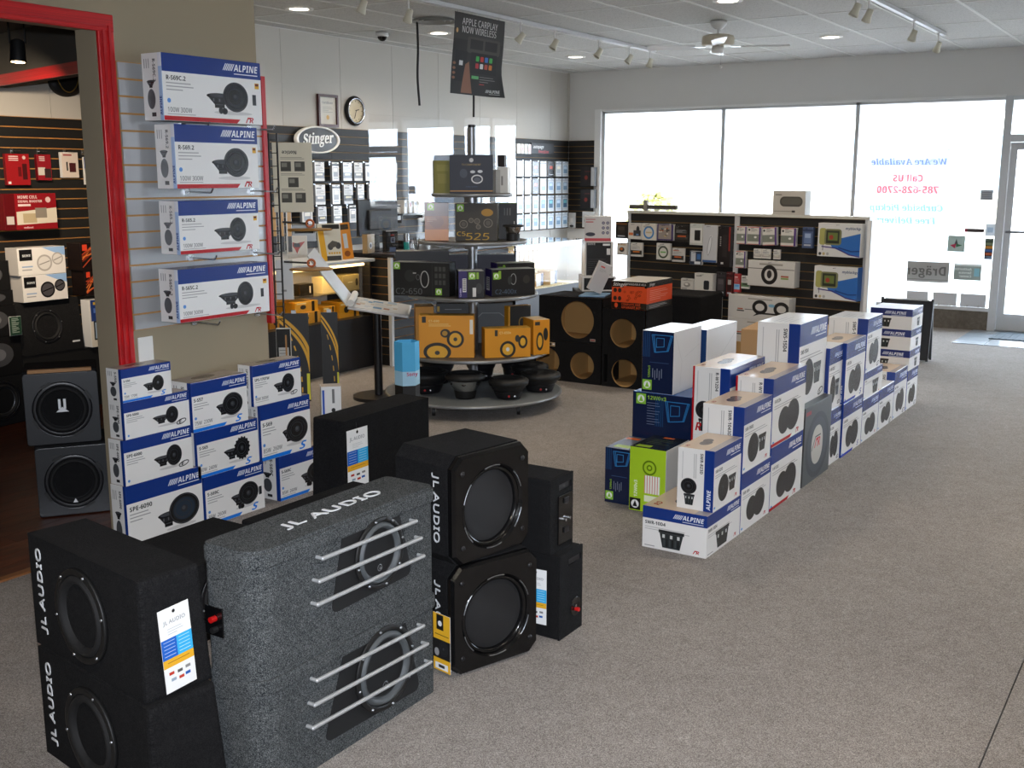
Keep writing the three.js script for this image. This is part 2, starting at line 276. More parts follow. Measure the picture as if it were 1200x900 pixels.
// tall subwoofer carton: front picture and end face
function subFront({ model, kind = 'R', pic = 'pair' }) {
  return (g, W, H) => {
    R4(g, 0, 0, W, H, PAPER); R4(g, 0, 0, W, H * 0.27, BLUE); alpine(g, W * 0.95, H * 0.17, Math.min(H * 0.12, W * 0.115)); T(g, model, W * 0.05, H * 0.37, H * 0.07, INK, { sx: 0.9 }); lines(g, W * 0.05, H * 0.41, W * 0.8, 2, H * 0.035, '#9c9c9c', Math.max(1, H * 0.01));
    const cy = H * 0.68; if (pic === 'flat') { drawWoofer(g, W * 0.62, H * 0.68, W * 0.34, H * 0.5); } else if (pic === 'cone') { drawWoofer(g, W * 0.68, cy - H * 0.01, W * 0.28, H * 0.26); drawCone(g, W * 0.36, cy, W * 0.19, H * 0.22); } else { drawCone(g, W * 0.36, cy, W * 0.17, H * 0.2); drawCone(g, W * 0.62, cy - H * 0.02, W * 0.2, H * 0.23); }
    E(g, W * 0.06, H * 0.94, W * 0.03, H * 0.02, '#6c9bd6');
    if (kind === 'R') rLogo(g, W * 0.84, H * 0.93, H * 0.055); if (kind === 'RW') { P(g, [[0, H * 0.95], [W * 0.62, H * 0.95], [W * 0.56, H], [0, H]], REDP); rLogo(g, W * 0.78, H * 0.94, H * 0.075); }
    if (kind === 'S') { P(g, [[0, H * 0.95], [W * 0.6, H * 0.95], [W * 0.55, H], [0, H]], '#3142a8'); T(g, 'S', W * 0.82, H * 0.97, H * 0.13, '#333f8e', { skew: 0.5, sx: 1.5, align: 'center' }); } if (kind === 'D') ovalLogo(g, W * 0.84, H * 0.93, W * 0.09, INK, 'S');
  };
}
function subEnd({ model, red, spk = true }) {
  return (g, W, H) => {
    R4(g, 0, 0, W, H, '#e7e6e3'); R4(g, W * 0.74, 0, W * 0.26, H, BLUE); if (red) R4(g, 0, 0, W * 0.055, H, REDP); T(g, model, W * 0.62, H * 0.06, W * 0.115, INK, { rot: Math.PI / 2 });
    for (let i = 0; i < 2; i++) R4(g, W * (0.5 - i * 0.05), H * 0.08, W * 0.015, H * 0.4, '#9a9a9a'); R4(g, W * 0.13, H * 0.06, W * 0.015, H * 0.45, '#b5b5b5');
    if (spk) { drawCone(g, W * 0.32, H * 0.62, W * 0.22, H * 0.13); drawWoofer(g, W * 0.34, H * 0.84, W * 0.3, H * 0.18); } if (red) T(g, 'R', W * 0.08, H * 0.93, W * 0.3, REDP, { skew: 0.2 });
    T(g, 'ALPINE', W * 0.93, H * 0.97, W * 0.15, '#e9edf5', { rot: -Math.PI / 2, skew: 0.12 });
  };
}
const FLATFRONT = (model) => (g, W, H) => {   // low wide subwoofer carton
  R4(g, 0, 0, W, H, '#e9e8e6'); R4(g, 0, 0, W, H * 0.28, BLUE); alpine(g, W * 0.95, H * 0.19, H * 0.15); T(g, model, W * 0.04, H * 0.42, H * 0.11); lines(g, W * 0.04, H * 0.48, W * 0.7, 2, H * 0.05, '#a2a2a2', Math.max(1, H * 0.012));
  drawWoofer(g, W * 0.46, H * 0.72, W * 0.4, H * 0.42); rLogo(g, W * 0.85, H * 0.9, H * 0.08); R4(g, W * 0.04, H * 0.93, W * 0.16, H * 0.02, '#999');
};
// brand-tagged hang tag
function hangTag(g, W, H) {
  R4(g, 0, 0, W, H, '#f2f3f2'); T(g, 'JL AUDIO', W / 2, H * 0.19, W * 0.15, '#6b6f74', { bold: false, align: 'center', sx: 1.15 }); lines(g, W * 0.25, H * 0.25, W * 0.5, 3, H * 0.03, '#aeb4b8', 2);
  R4(g, 0, H * 0.36, W * 0.5, H * 0.24, '#1f62c4'); R4(g, W * 0.5, H * 0.36, W * 0.5, H * 0.24, '#35b0ea'); for (let i = 0; i < 5; i++) { R4(g, W * 0.08, H * (0.39 + i * 0.042), W * 0.36, 2, '#dfe9f7'); R4(g, W * 0.56, H * (0.39 + i * 0.042), W * 0.36, 2, '#e3f4fc'); }
  R4(g, 0, H * 0.6, W, H * 0.1, '#eab02c'); R4(g, W * 0.15, H * 0.64, W * 0.7, 3, '#a3701a'); for (const [x, y, c] of [[0.15, 0.76, '#c0392b'], [0.42, 0.77, '#555'], [0.68, 0.76, '#888'], [0.2, 0.84, '#9ab'], [0.45, 0.85, '#c0392b'], [0.66, 0.84, '#2d5fb3']]) R4(g, W * x, H * y, W * 0.16, H * 0.035, c);
  E(g, W * 0.5, H * 0.06, W * 0.05, W * 0.05, '#222');
}
const leafLogo = (g, x, y, s, bg = '#8bc53f', fg = '#f3f7ee') => { R4(g, x, y, s, s, bg); E(g, x + s / 2, y + s / 2, s * 0.36, s * 0.36, fg); P(g, [[x + s * 0.5, y + s * 0.2], [x + s * 0.72, y + s * 0.74], [x + s * 0.28, y + s * 0.74]], bg); };
// generic packet fronts
function packet({ bg = '#eceae6', bar = '#b3222a', pic = '#555', accent = '#e0813a', style = 0 }) {
  return (g, W, H) => {
    R4(g, 0, 0, W, H, bg); E(g, W / 2, H * 0.06, W * 0.07, H * 0.02, '#777');
    if (style === 0) { R4(g, 0, H * 0.12, W, H * 0.13, bar); R4(g, W * 0.15, H * 0.36, W * 0.7, H * 0.36, pic); R4(g, W * 0.25, H * 0.44, W * 0.35, H * 0.18, accent); lines(g, W * 0.12, H * 0.8, W * 0.7, 3, H * 0.05, '#8a8a8a', 2); }
    if (style === 1) { EL(g, W / 2, H * 0.54, W * 0.32, W * 0.32, bar, W * 0.1); R4(g, W * 0.3, H * 0.5, W * 0.4, H * 0.08, accent); lines(g, W * 0.12, H * 0.16, W * 0.6, 2, H * 0.05, '#777', 2); }
    if (style === 2) { R4(g, 0, H * 0.55, W, H * 0.3, pic); R4(g, W * 0.1, H * 0.16, W * 0.5, H * 0.05, bar); lines(g, W * 0.1, H * 0.27, W * 0.75, 4, H * 0.055, '#9a9a9a', 2); R4(g, W * 0.2, H * 0.6, W * 0.6, H * 0.1, accent); }
    if (style === 3) { R4(g, W * 0.1, H * 0.12, W * 0.8, H * 0.08, bar); E(g, W * 0.5, H * 0.55, W * 0.26, H * 0.2, pic); E(g, W * 0.46, H * 0.5, W * 0.14, H * 0.1, accent); R4(g, W * 0.1, H * 0.86, W * 0.4, H * 0.05, '#444'); }
    if (style === 4) { R4(g, 0, H * 0.1, W, H * 0.1, bar); R4(g, W * 0.18, H * 0.27, W * 0.64, H * 0.5, pic); R4(g, W * 0.24, H * 0.31, W * 0.52, H * 0.2, accent); R4(g, W * 0.18, H * 0.82, W * 0.64, H * 0.07, '#b9bec4'); }
  };
}

// ---------- the setting ----------
const WZ = -7.49, WX = 12.91, CY = 3.048, PZ = -4.21, PT = 0.14;
{
  const fl = structGroup('floor');
  struct('carpet', slab(-3, WX, -0.12, 0, WZ, -0.428), MAT.carpet, fl);
  const cm2 = MAT.carpet.clone(); cm2.map = carpetTex.clone(); cm2.map.rotation = 1.57; cm2.map.needsUpdate = true; cm2.color.set('#ffffff');
  struct('carpet', slab(-3, WX, -0.12, 0.001, -0.423, 3.5), cm2, fl);
  const wf = structGroup('floor_2');
  const woods = [0, 1, 2, 3].map((i) => { const m = MAT.wood.clone(); m.map = woodTex.clone(); m.map.offset.set(i * 0.23, i * 0.31); m.map.needsUpdate = true; m.color = new THREE.Color(['#ffffff', '#e2d6cc', '#f4e6da', '#d2c2b6'][i]); return m; });
  for (let r = 0, z = PZ - 0.005; z > WZ; r++, z -= 0.125) {
    const xEnd = Math.min(5.6, 4.0 + Math.max(0, PZ - PT - z)) - 0.02; let x = 0.4 - (r * 0.37) % 1.1;
    while (x < xEnd) { const x1 = Math.min(x + 1.2, xEnd); struct('plank', slab(x + 0.001, x1 - 0.001, 0, 0.008, Math.max(z - 0.124, WZ), z - 0.001), woods[(r * 7 + Math.round(x * 3)) % 4 < 0 ? 0 : Math.abs(r * 7 + Math.round(x * 3)) % 4], wf); x = x1; }
  }
  // ceiling: grid bars and lay-in tiles
  const ce = structGroup('ceiling'); struct('deck', slab(-3, WX + 0.1, CY + 0.02, CY + 0.15, WZ - 0.1, 3.6), MAT.white, ce);
  const xs = [], zs = []; for (let x = 11.9 - 12 * 1.24; x < WX; x += 1.24) xs.push(x); for (let z = -1.895 - 10 * 0.597; z < 3.6; z += 0.597) zs.push(z);
  const XB = [-3, ...xs.filter((x) => x > -2.9), WX], ZB = [WZ, ...zs.filter((z) => z > WZ + 0.05 && z < 3.45), 3.5];
  for (let i = 0; i + 1 < XB.length; i++) for (let j = 0; j + 1 < ZB.length; j++) { if (XB[i + 1] < 0 && ZB[j] > 1) continue; const t = struct('ceiling_tile', slab(XB[i] + 0.008, XB[i + 1] - 0.008, CY, CY + 0.018, ZB[j] + 0.008, ZB[j + 1] - 0.008), MAT.ceilTile, ce); }
  for (const x of XB) struct('grid_bar', slab(x - 0.012, x + 0.012, CY - 0.004, CY + 0.012, WZ, 3.5), MAT.gridBar, ce);
  for (const z of ZB) struct('grid_bar', slab(-3, WX, CY - 0.006, CY + 0.012, z - 0.012, z + 0.012), MAT.gridBar, ce);
}
// slatted display boards: each slat its own piece; grooves show the board's core
function slats(parent, x0, x1, y0, y1, zFace, mat, grooveMat, breaks = []) {
  const edges = [x0, ...breaks.filter((b) => b > x0 && b < x1), x1];
  struct('slat_core', slab(x0, x1, y0, y1, zFace - 0.02, zFace - 0.008), grooveMat, parent);
  const n = Math.max(1, Math.round((y1 - y0) / 0.0762)), s = (y1 - y0) / n;
  for (let e = 0; e + 1 < edges.length; e++) for (let i = 0; i < n; i++) struct('slat', slab(edges[e] + 0.001, edges[e + 1] - 0.001, y0 + i * s + 0.0045, y0 + (i + 1) * s - 0.0045, zFace - 0.008, zFace), mat, parent);
}
{
  const wl = structGroup('wall_left');
  struct('wall_core', slab(-3, WX, 0, CY, WZ - 0.1, WZ - 0.008), MAT.wall, wl);
  for (let x = -3; x < WX; x += 0.813) struct('wall_panel', slab(x + 0.002, Math.min(x + 0.813, WX) - 0.002, 0, CY, WZ - 0.008, WZ), x < 5.6 ? MAT.wallRoom : MAT.wall, wl);
  slats(wl, 3.6, 5.62, 0.25, 2.13, WZ + 0.022, MAT.slatBlack, MAT.groove);
  slats(wl, 5.75, WX - 0.02, 1.0, 2.165, WZ + 0.022, MAT.slatBlack, MAT.groovePale, [8.2, 10.64]);
  const ww = structGroup('wall_front');
  struct('wall_above_windows', slab(WX, WX + 0.14, 2.545, CY + 0.02, WZ - 0.1, 3.6), MAT.wallWin, ww);
  struct('wall_corner', slab(WX, WX + 0.14, 0, 2.545, WZ - 0.1, -7.0), MAT.wallWin, ww);
  struct('curb', slab(WX - 0.02, WX + 0.14, 0, 0.215, -7.0, -2.06), MAT.concrete, ww); struct('curb', slab(WX - 0.02, WX + 0.14, 0, 0.215, -0.9, 3.6), MAT.concrete, ww);
  struct('corner_bead', slab(WX - 0.025, WX, 1.0, CY, WZ, WZ + 0.02), MAT.wall, ww);
  const sw = new THREE.Group(); sw.name = 'slat_board'; ww.add(sw);   // slats on the window wall, beside the corner
  struct('slat_core', slab(WX - 0.02, WX - 0.001, 1.0, 2.165, WZ + 0.03, -7.03), MAT.groovePale, sw);
  for (let i = 0; i < 15; i++) struct('slat', slab(WX - 0.028, WX - 0.02, 1.0 + i * 0.0777 + 0.0045, 1.0 + (i + 1) * 0.0777 - 0.0045, WZ + 0.03, -7.03), MAT.slatBlack, sw);
  struct('wall_rear', slab(-3.1, -3, 0, CY, WZ, 3.6), MAT.wall); struct('wall_right', slab(-3, WX, 0, CY, 3.5, 3.6), MAT.wall);
  // partition with the red-framed doorway and the display pillar
  const wp = structGroup('wall_partition');
  struct('wall_panel', slab(-3, 1.99, 0, CY, PZ - PT, PZ), MAT.pillar, wp); struct('wall_panel', slab(3.13, 4.08, 0, CY, PZ - PT, PZ), MAT.pillar, wp); struct('wall_panel', slab(1.99, 3.13, 2.335, CY, PZ - PT, PZ), MAT.pillar, wp);
  const diag = new THREE.BoxGeometry(0.1, CY, 2.3).rotateY(Math.atan2(1.6, -1.7)).translate(4.78, CY / 2, -5.22); struct('wall_panel', diag, MAT.pillar, wp);
  struct('wall_panel', slab(5.62, 5.72, 0, CY, WZ, -6.05), MAT.pillar, wp);
  const tr = structGroup('trim_1');
  const trimM = MAT.red;
  for (const [a, b] of [[3.13, 3.213], [1.907, 1.99]]) { struct('side_casing', rbx(b - a, 2.386, 0.02, 0.006, (a + b) / 2, 1.193, PZ + 0.01), trimM, tr); struct('casing_bead', slab(a + 0.02, a + 0.032, 0, 2.33, PZ + 0.018, PZ + 0.026), MAT.redPaint, tr); struct('casing_bead', slab(b - 0.032, b - 0.02, 0, 2.35, PZ + 0.018, PZ + 0.026), MAT.redPaint, tr); }
  struct('head_casing', rbx(1.306, 0.075, 0.022, 0.006, 2.56, 2.36, PZ + 0.011), trimM, tr); struct('casing_bead', slab(1.95, 3.17, 2.345, 2.353, PZ + 0.02, PZ + 0.028), MAT.redPaint, tr);
  struct('threshold', slab(1.99, 3.13, 0, 0.01, PZ - 0.02, PZ + 0.02), std('#8a5a34', 0.4), tr);
  const t2 = structGroup('trim_2'); struct('edge_trim', slab(4.075, 4.1, 0.93, 2.2, PZ, PZ + 0.035), MAT.redPaint, t2);
  slats(wp, 3.218, 4.075, 0.99, 2.204, PZ + 0.022, MAT.slatGrey, MAT.grooveTan);
  for (const y of [1.94, 1.635, 1.32, 1.005]) for (const x of [3.56, 3.98]) { const g = merge([bx(0.03, 0.05, 0.012, x, y, PZ + 0.028), rod([x, y - 0.01, PZ + 0.03], [x, y - 0.012, PZ + 0.2], 0.004), rod([x, y - 0.012, PZ + 0.2], [x, y + 0.008, PZ + 0.215], 0.004)]); struct('shelf_hook', g, MAT.chrome, wp); }
  const rc = structGroup('ceiling_2'); struct('ceiling_panel', new THREE.ExtrudeGeometry(shapeOf([[-3, -(PZ - PT)], [4.02, -(PZ - PT)], [5.6, 5.9], [5.6, -WZ], [-3, -WZ]]), { depth: 0.06, bevelEnabled: false }).rotateX(-Math.PI / 2).translate(0, 2.62, 0), MAT.ceilDark, rc);
  const bm = structGroup('beam_1'); const b0 = V(4.391, 0, -6.947), b1 = V(3.9, 0, -4.7), bl = b0.distanceTo(b1), ang = Math.atan2(b1.x - b0.x, b1.z - b0.z);
  const bar = (n, w, y0, y1, m, off) => { const g = bx(w, y1 - y0, bl + 0.4, off, (y0 + y1) / 2, 0).rotateY(ang).translate((b0.x + b1.x) / 2, 0, (b0.z + b1.z) / 2); struct(n, g, m, bm); };
  bar('soffit', 0.12, 2.3, 2.62, std('#4a4741', 0.85), 0.06); bar('red_band', 0.02, 2.29, 2.36, MAT.red, -0.01);
  single('outlet_plate', rbx(0.085, 0.115, 0.006, 0.002), MAT.plateWhite, 'white electrical outlet plate low on the pillar beside the red trim', 'outlet', [3.285, 0.895, PZ + 0.003]);
}
// windows and glass door
{
  const frame = MAT.alu;
  [[-7.0, -5.306], [-5.306, -3.66], [-3.66, -2.06]].forEach(([a, b], i) => {
    const w = structGroup('window_' + (i + 1));
    struct('pane', slab(WX + 0.055, WX + 0.06, 0.25, 2.52, a + 0.03, b - 0.02), MAT.glass, w);
    struct('mullion', slab(WX + 0.02, WX + 0.1, 0.215, 2.545, a, a + (i ? 0.045 : 0.06)), frame, w);
    struct('head_rail', slab(WX + 0.02, WX + 0.1, 2.505, 2.545, a, b), frame, w); struct('sill_rail', slab(WX - 0.03, WX + 0.1, 0.215, 0.255, a, b), frame, w);
  });
  const sidetrim = structGroup('trim_3'); struct('window_casing', slab(WX - 0.03, WX + 0.03, 0.2, 2.56, -7.07, -6.98), MAT.white, sidetrim); struct('window_casing', slab(WX - 0.02, WX + 0.02, 2.535, 2.56, -7.0, -2.06), MAT.white, sidetrim);
  const d = structGroup('door_1');
  for (const z of [-2.06, -0.98]) struct('door_jamb', slab(WX - 0.02, WX + 0.12, 0, 2.545, z, z + 0.08), frame, d);
  struct('transom_bar', slab(WX - 0.01, WX + 0.1, 2.06, 2.14, -1.98, -0.98), frame, d); struct('transom_pane', slab(WX + 0.05, WX + 0.055, 2.14, 2.5, -1.98, -0.98), MAT.glass, d); struct('head_rail', slab(WX, WX + 0.1, 2.5, 2.545, -1.98, -0.98), frame, d);
  for (const z of [-1.975, -1.055]) struct('door_stile', slab(WX + 0.02, WX + 0.065, 0.02, 2.055, z, z + 0.07), frame, d);
  struct('top_rail', slab(WX + 0.02, WX + 0.065, 1.98, 2.055, -1.91, -1.05), frame, d); struct('bottom_rail', slab(WX + 0.02, WX + 0.065, 0.02, 0.2, -1.91, -1.05), frame, d);
  struct('door_pane', slab(WX + 0.04, WX + 0.045, 0.2, 1.98, -1.91, -1.05), MAT.glass, d); struct('push_bar', rod([WX - 0.03, 1.1, -1.95], [WX - 0.03, 1.1, -1.03], 0.014), MAT.steel, d); struct('threshold_plate', slab(WX - 0.02, WX + 0.14, 0, 0.02, -1.98, -0.98), MAT.steel, d);
  const w4 = structGroup('window_4'); struct('pane', slab(WX + 0.055, WX + 0.06, 0.25, 2.52, -0.88, 3.5), MAT.glass, w4); struct('head_rail', slab(WX + 0.02, WX + 0.1, 2.505, 2.545, -0.9, 3.5), frame, w4); struct('sill_rail', slab(WX - 0.03, WX + 0.1, 0.215, 0.255, -0.9, 3.5), frame, w4);
}
// outdoors
{
  struct('sidewalk', slab(13.05, 19, -0.12, -0.03, -30, 25), std('#8f887e', 0.9)); struct('street', slab(19, 34, -0.2, -0.12, -40, 40), std('#8c8b88', 0.9)); struct('sidewalk_2', slab(34, 60, -0.14, -0.06, -40, 40), std('#bdb6aa', 0.9));
  const pv = new THREE.InstancedMesh(bx(0.196, 0.03, 0.096), std('#ffffff', 0.85), 3200); pv.name = 'sidewalk_pavers'; let k = 0; const m4 = new THREE.Matrix4(), c = new THREE.Color();
  for (let i = 0; i < 20 && k < 3200; i++) for (let j = 0; j < 160 && k < 3200; j++) { m4.makeTranslation(13.2 + i * 0.2 + (j % 2) * 0.1, -0.012, -9.5 + j * 0.1); pv.setMatrixAt(k, m4); const t = rr(0.1, 0.2); c.setRGB(t, t * 0.9, t * 0.82); pv.setColorAt(k, c); k++; }
  pv.count = k; scene.add(pv); tag(pv, 'pale brick pavers of the sidewalk outside the windows', 'pavers', null, 'stuff');
  struct('awning_roof', slab(-0.83, 0.83, 0, 0.08, -9, 5).rotateZ(-0.07).translate(13.9, 2.545, 0), std('#cfd6dc', 0.7));
  const bl = thing('storefront_building', 'pale storefront building across the street seen through the windows', 'building', [44, 0, -8]);
  part('wall', slab(-1, 6, -0.1, 6.2, -22, 14), std('#d9cdbb', 0.9), bl); part('cornice', slab(-1.3, -1, 5.6, 6.1, -22, 14), std('#c2b39c', 0.9), bl); part('base_band', slab(-1.1, -1, -0.1, 0.9, -22, 14), std('#a99d8b', 0.9), bl);
  for (let i = 0; i < 7; i++) { part('window', slab(-1.06, -1, 1.1, 3.3, -20 + i * 4.8, -16.6 + i * 4.8), std('#7f8a92', 0.2), bl); }
  const bush = thing('roadside_bush', 'rounded olive green bush across the street', 'bush', [30, -0.12, -14.4]);
  const lv = []; for (let i = 0; i < 260; i++) { const th = rnd() * 6.28, ph = rnd() * 1.6, r = 0.8 * (0.75 + 0.3 * rnd()); lv.push(new THREE.PlaneGeometry(0.16, 0.1).rotateX(rnd() * 6).rotateY(rnd() * 6).translate(Math.cos(th) * Math.sin(ph) * r, 0.5 + Math.cos(ph) * r, Math.sin(th) * Math.sin(ph) * r)); }
  part('foliage', lv, std('#8d8a4a', 0.9), bush).userData.kind = 'stuff'; part('stem', cyl(0.06, 0.7, 0, 0.35, 0, 8), MAT.brownWood, bush);
}
// ---------- loudspeakers on the floor ----------
const fontR = await new FontLoader().loadAsync('fonts/droid/droid_sans_regular.typeface.json');
const fontB = await new FontLoader().loadAsync('fonts/droid/droid_sans_bold.typeface.json');
const fontS = await new FontLoader().loadAsync('fonts/droid/droid_serif_bold.typeface.json');
function textGeo(s, len, h, depth = 0.003, font = fontR) {   // centred, scaled to len x cap height h
  const g = new TextGeometry(s, { font, size: 1, depth: 0.1, curveSegments: 4, bevelEnabled: false }); g.computeBoundingBox(); const b = g.boundingBox;
  g.translate(-(b.min.x + b.max.x) / 2, -(b.min.y + b.max.y) / 2, 0); g.scale(len / (b.max.x - b.min.x), h / (b.max.y - b.min.y), depth / 0.1); return g;
}
// cabinet from a side profile (z, y) with width w along x
function cabinetGeo(profile, w, bev = 0.01) {
  const g = poly(profile, w - 2 * bev, bev); return g.rotateY(-Math.PI / 2).translate(w / 2 - bev, 0, 0);
}
const boltGeo = latheZ([[0.0003, 0.013], [0.004, 0.012], [0.005, 0.006]], 8);
function woofer(parent, name, pos, R, { ring = MAT.blackSatin, cone = MAT.cone, cap = 0.42, depth = 0.035, bolts = 8, rot, mark, sur = MAT.rubber } = {}) {
  const g = sub(name, parent, pos); if (rot) g.rotation.set(...rot);
  part('trim_ring', latheZ([[R * 0.86, -0.004], [R * 0.86, 0.006], [R * 0.9, 0.009], [R * 0.99, 0.008], [R, 0.004], [R, -0.006], [R * 0.86, -0.004]], 48), ring, g);
  part('surround', latheZ([[R * 0.68, 0.0], [R * 0.71, 0.008], [R * 0.76, 0.014], [R * 0.81, 0.012], [R * 0.86, 0.0]], 48), sur, g);
  part('cone', latheZ([[0.001, -depth], [R * cap, -depth * 0.9], [R * 0.69, 0.0]], 48), cone, g);
  part('dust_cap', latheZ([[0.0005, -depth * 0.45], [R * cap * 0.5, -depth * 0.55], [R * cap * 0.85, -depth * 0.75], [R * cap, -depth * 0.95]], 40), MAT.coneGrey, g);
  for (let i = 0; i < bolts; i++) { const a = i / bolts * 6.283 + 0.2; part('bolt', boltGeo, MAT.steel, g).position.set(Math.cos(a) * R * 0.945, Math.sin(a) * R * 0.945, 0); }
  if (mark) part('emblem', [latheZ([[R * 0.075, -depth * 0.5], [R * 0.085, -depth * 0.42], [R * 0.1, -depth * 0.5]], 20).translate(0, -R * 0.42, 0.012), poly([[0, R * 0.05], [R * 0.045, -R * 0.04], [-R * 0.045, -R * 0.04]], 0.002).translate(0, -R * 0.42, 0.002)], MAT.steel, g);
  return g;
}
function tagPart(parent, pos, rot, w = 0.1, h = 0.25) { printPart('hang_tag', parent, [w, h, 0.0015], pos, { f: hangTag, b: hangTag }, { ppm: 1500, rot, key: 'hangtag', label: 'white, blue and yellow paper hang tag', kind: 'gloss' }); }
// two black wedge cabinets, woofer towards the doorway
function wedge(label, [x, y, z], dTop, dBot, h, tagAt) {
  const o = thing('wedge_speaker', label, 'speaker', [x, y, z], -97.8 * D2R);   // base reference: middle of the front bottom edge, front = +z
  const b = 0.012, W = 0.615, shape = cabinetGeo([[-dBot + b, b], [-b, b], [-b, h - b], [-dTop + b, h - b]], W, b);
  part('cabinet', shape, MAT.carpetBlack, o);
  const R = 0.136; woofer(o, 'woofer', [0.0, h * 0.485, 0.004], R, { ring: MAT.black, cone: std('#0e0e0f', 0.7), depth: 0.05, bolts: 6 });
  part('lettering', textGeo('JL AUDIO', h * 0.76, 0.036, 0.003).rotateZ(Math.PI / 2).translate(-W / 2 + 0.075, h * 0.52, 0.001), MAT.silverText, o, 'silver lettering');
  if (tagAt) tagPart(o, tagAt.slice(0, 3), [0, Math.PI / 2 + 0.1, 0.06], tagAt[3] ? 0.07 : 0.098, tagAt[3] || 0.235);
  return o;
}
wedge('black carpeted wedge speaker with a hang tag, lower of its stack', [1.69, 0, -2.50], 0.205, 0.235, 0.34, [0.318, -0.0, -0.10, 0.12]);
wedge('black carpeted wedge speaker with a hang tag, upper of its stack', [1.705, 0.34, -2.525], 0.18, 0.205, 0.34, [0.318, 0.02, -0.10]);
// two grey carpeted cabinets with barred woofers
const barMat = std('#b4b6b7', 0.35, { metalness: 0.35 });
function greyBox(label, y, h, rec, bars, top) {
  const o = thing('grey_sub_cabinet', label, 'speaker', [2.295, y, -2.05]);
  const W = 0.79, D = 0.2, x0 = -0.395, x1 = 0.395, r = 0.07, pts = [];
  const arc = (cx, cz, a0, a1, rad, n = 8) => { for (let i = 0; i <= n; i++) { const a = a0 + (a1 - a0) * i / n; pts.push([cx + Math.cos(a) * rad, cz + Math.sin(a) * rad]); } };
  // plan outline (x, -z): front at z = 0
  arc(x0 + r, r, Math.PI, Math.PI * 1.5, r); arc(x1 - 0.03, 0.03, Math.PI * 1.5, Math.PI * 2, 0.03); arc(x1 - 0.02, D - 0.02, 0, Math.PI / 2, 0.02); arc(x0 + 0.02, D - 0.02, Math.PI / 2, Math.PI, 0.02);
  const b = 0.012, ext = (outline, hh) => { const s = shapeOf(outline); const g = new THREE.ExtrudeGeometry(s, { depth: hh - 2 * b, bevelEnabled: true, bevelSize: 0.0, bevelThickness: b, bevelOffset: 0, bevelSegments: 2, curveSegments: 8 }); return g.rotateX(-Math.PI / 2).translate(0, b, 0); };
  const g = ext(pts, h);
  part('cabinet', g, MAT.carpetGrey, o);
  part('lid', new THREE.ExtrudeGeometry(shapeOf(pts.map(([a, c]) => [a * 1.008, c < 0.1 ? c - 0.006 : c])), { depth: 0.03, bevelEnabled: true, bevelSize: 0.002, bevelThickness: 0.006, bevelSegments: 3 }).rotateX(-Math.PI / 2).translate(0, h - 0.044, 0), MAT.carpetGrey, o);
  // woofer panel: a dark recessed board with rounded corners, framed by the carpet
  const s = new THREE.Shape(), q = rec.map(([a, c]) => V(a, c, 0)); const cr = 0.035;
  for (let i = 0; i < 4; i++) { const p = q[i], a = q[(i + 3) % 4], c = q[(i + 1) % 4], pa = p.clone().add(a.clone().sub(p).setLength(cr)), pc = p.clone().add(c.clone().sub(p).setLength(cr)); i ? s.lineTo(pa.x, pa.y) : s.moveTo(pa.x, pa.y); s.quadraticCurveTo(p.x, p.y, pc.x, pc.y); }
  part('baffle', new THREE.ExtrudeGeometry(s, { depth: 0.004, bevelEnabled: false, curveSegments: 10 }).translate(0, 0, -0.001), std('#0b0b0c', 0.9), o);
  const cx = (rec[0][0] + rec[2][0]) / 2 - 0.005, cyy = (rec[0][1] + rec[2][1]) / 2;
  woofer(o, 'woofer', [cx, cyy, 0.005], (rec[0][1] - rec[2][1]) * 0.475, { ring: MAT.black, depth: 0.02, bolts: 8, mark: true, sur: std('#4a4e50', 0.6) });
  bars.forEach(([a, c, e, f]) => part('grille_bar', [rod([a, c, 0.024], [e, f, 0.024], 0.0065), rod([a, c, 0.024], [a, c, 0], 0.0055), rod([e, f, 0.024], [e, f, 0], 0.0055), new THREE.SphereGeometry(0.0066, 8, 6).translate(a, c, 0.024), new THREE.SphereGeometry(0.0066, 8, 6).translate(e, f, 0.024)], barMat, o));
  if (top) {
    const tx = textGeo('JL AUDIO', 0.43, 0.05, 0.003).rotateX(-Math.PI / 2).translate(0.02, h + 0.0005, -0.095); part('lettering', tx, MAT.silverText, o, 'silver lettering');
    const term = sub('terminal_cup', o, [x0 - 0.001, 0.14, -0.165]); part('cup_plate', rbx(0.006, 0.085, 0.07, 0.002), MAT.blackGloss, term); part('binding_post', [rod([-0.004, 0.012, 0.008], [-0.022, 0.012, 0.008], 0.009)], std('#b01212', 0.4), term, 'red binding post'); part('binding_post', [rod([-0.004, -0.018, 0.012], [-0.022, -0.018, 0.012], 0.009)], MAT.black, term);
  }
}
greyBox('grey carpeted cabinet with barred woofer, standing on the carpet under its twin', 0, 0.352, [[-0.05, 0.336], [0.225, 0.325], [0.3, 0.045], [-0.155, 0.06]], [[-0.2, 0.285, 0.295, 0.27], [-0.213, 0.215, 0.315, 0.2], [-0.223, 0.148, 0.33, 0.13]], false);
greyBox('grey carpeted cabinet with barred woofer and silver lettering on its top', 0.352, 0.363, [[-0.045, 0.338], [0.207, 0.33], [0.268, 0.102], [-0.11, 0.095]], [[-0.159, 0.287, 0.266, 0.28], [-0.176, 0.224, 0.29, 0.217], [-0.186, 0.158, 0.302, 0.154]], true);
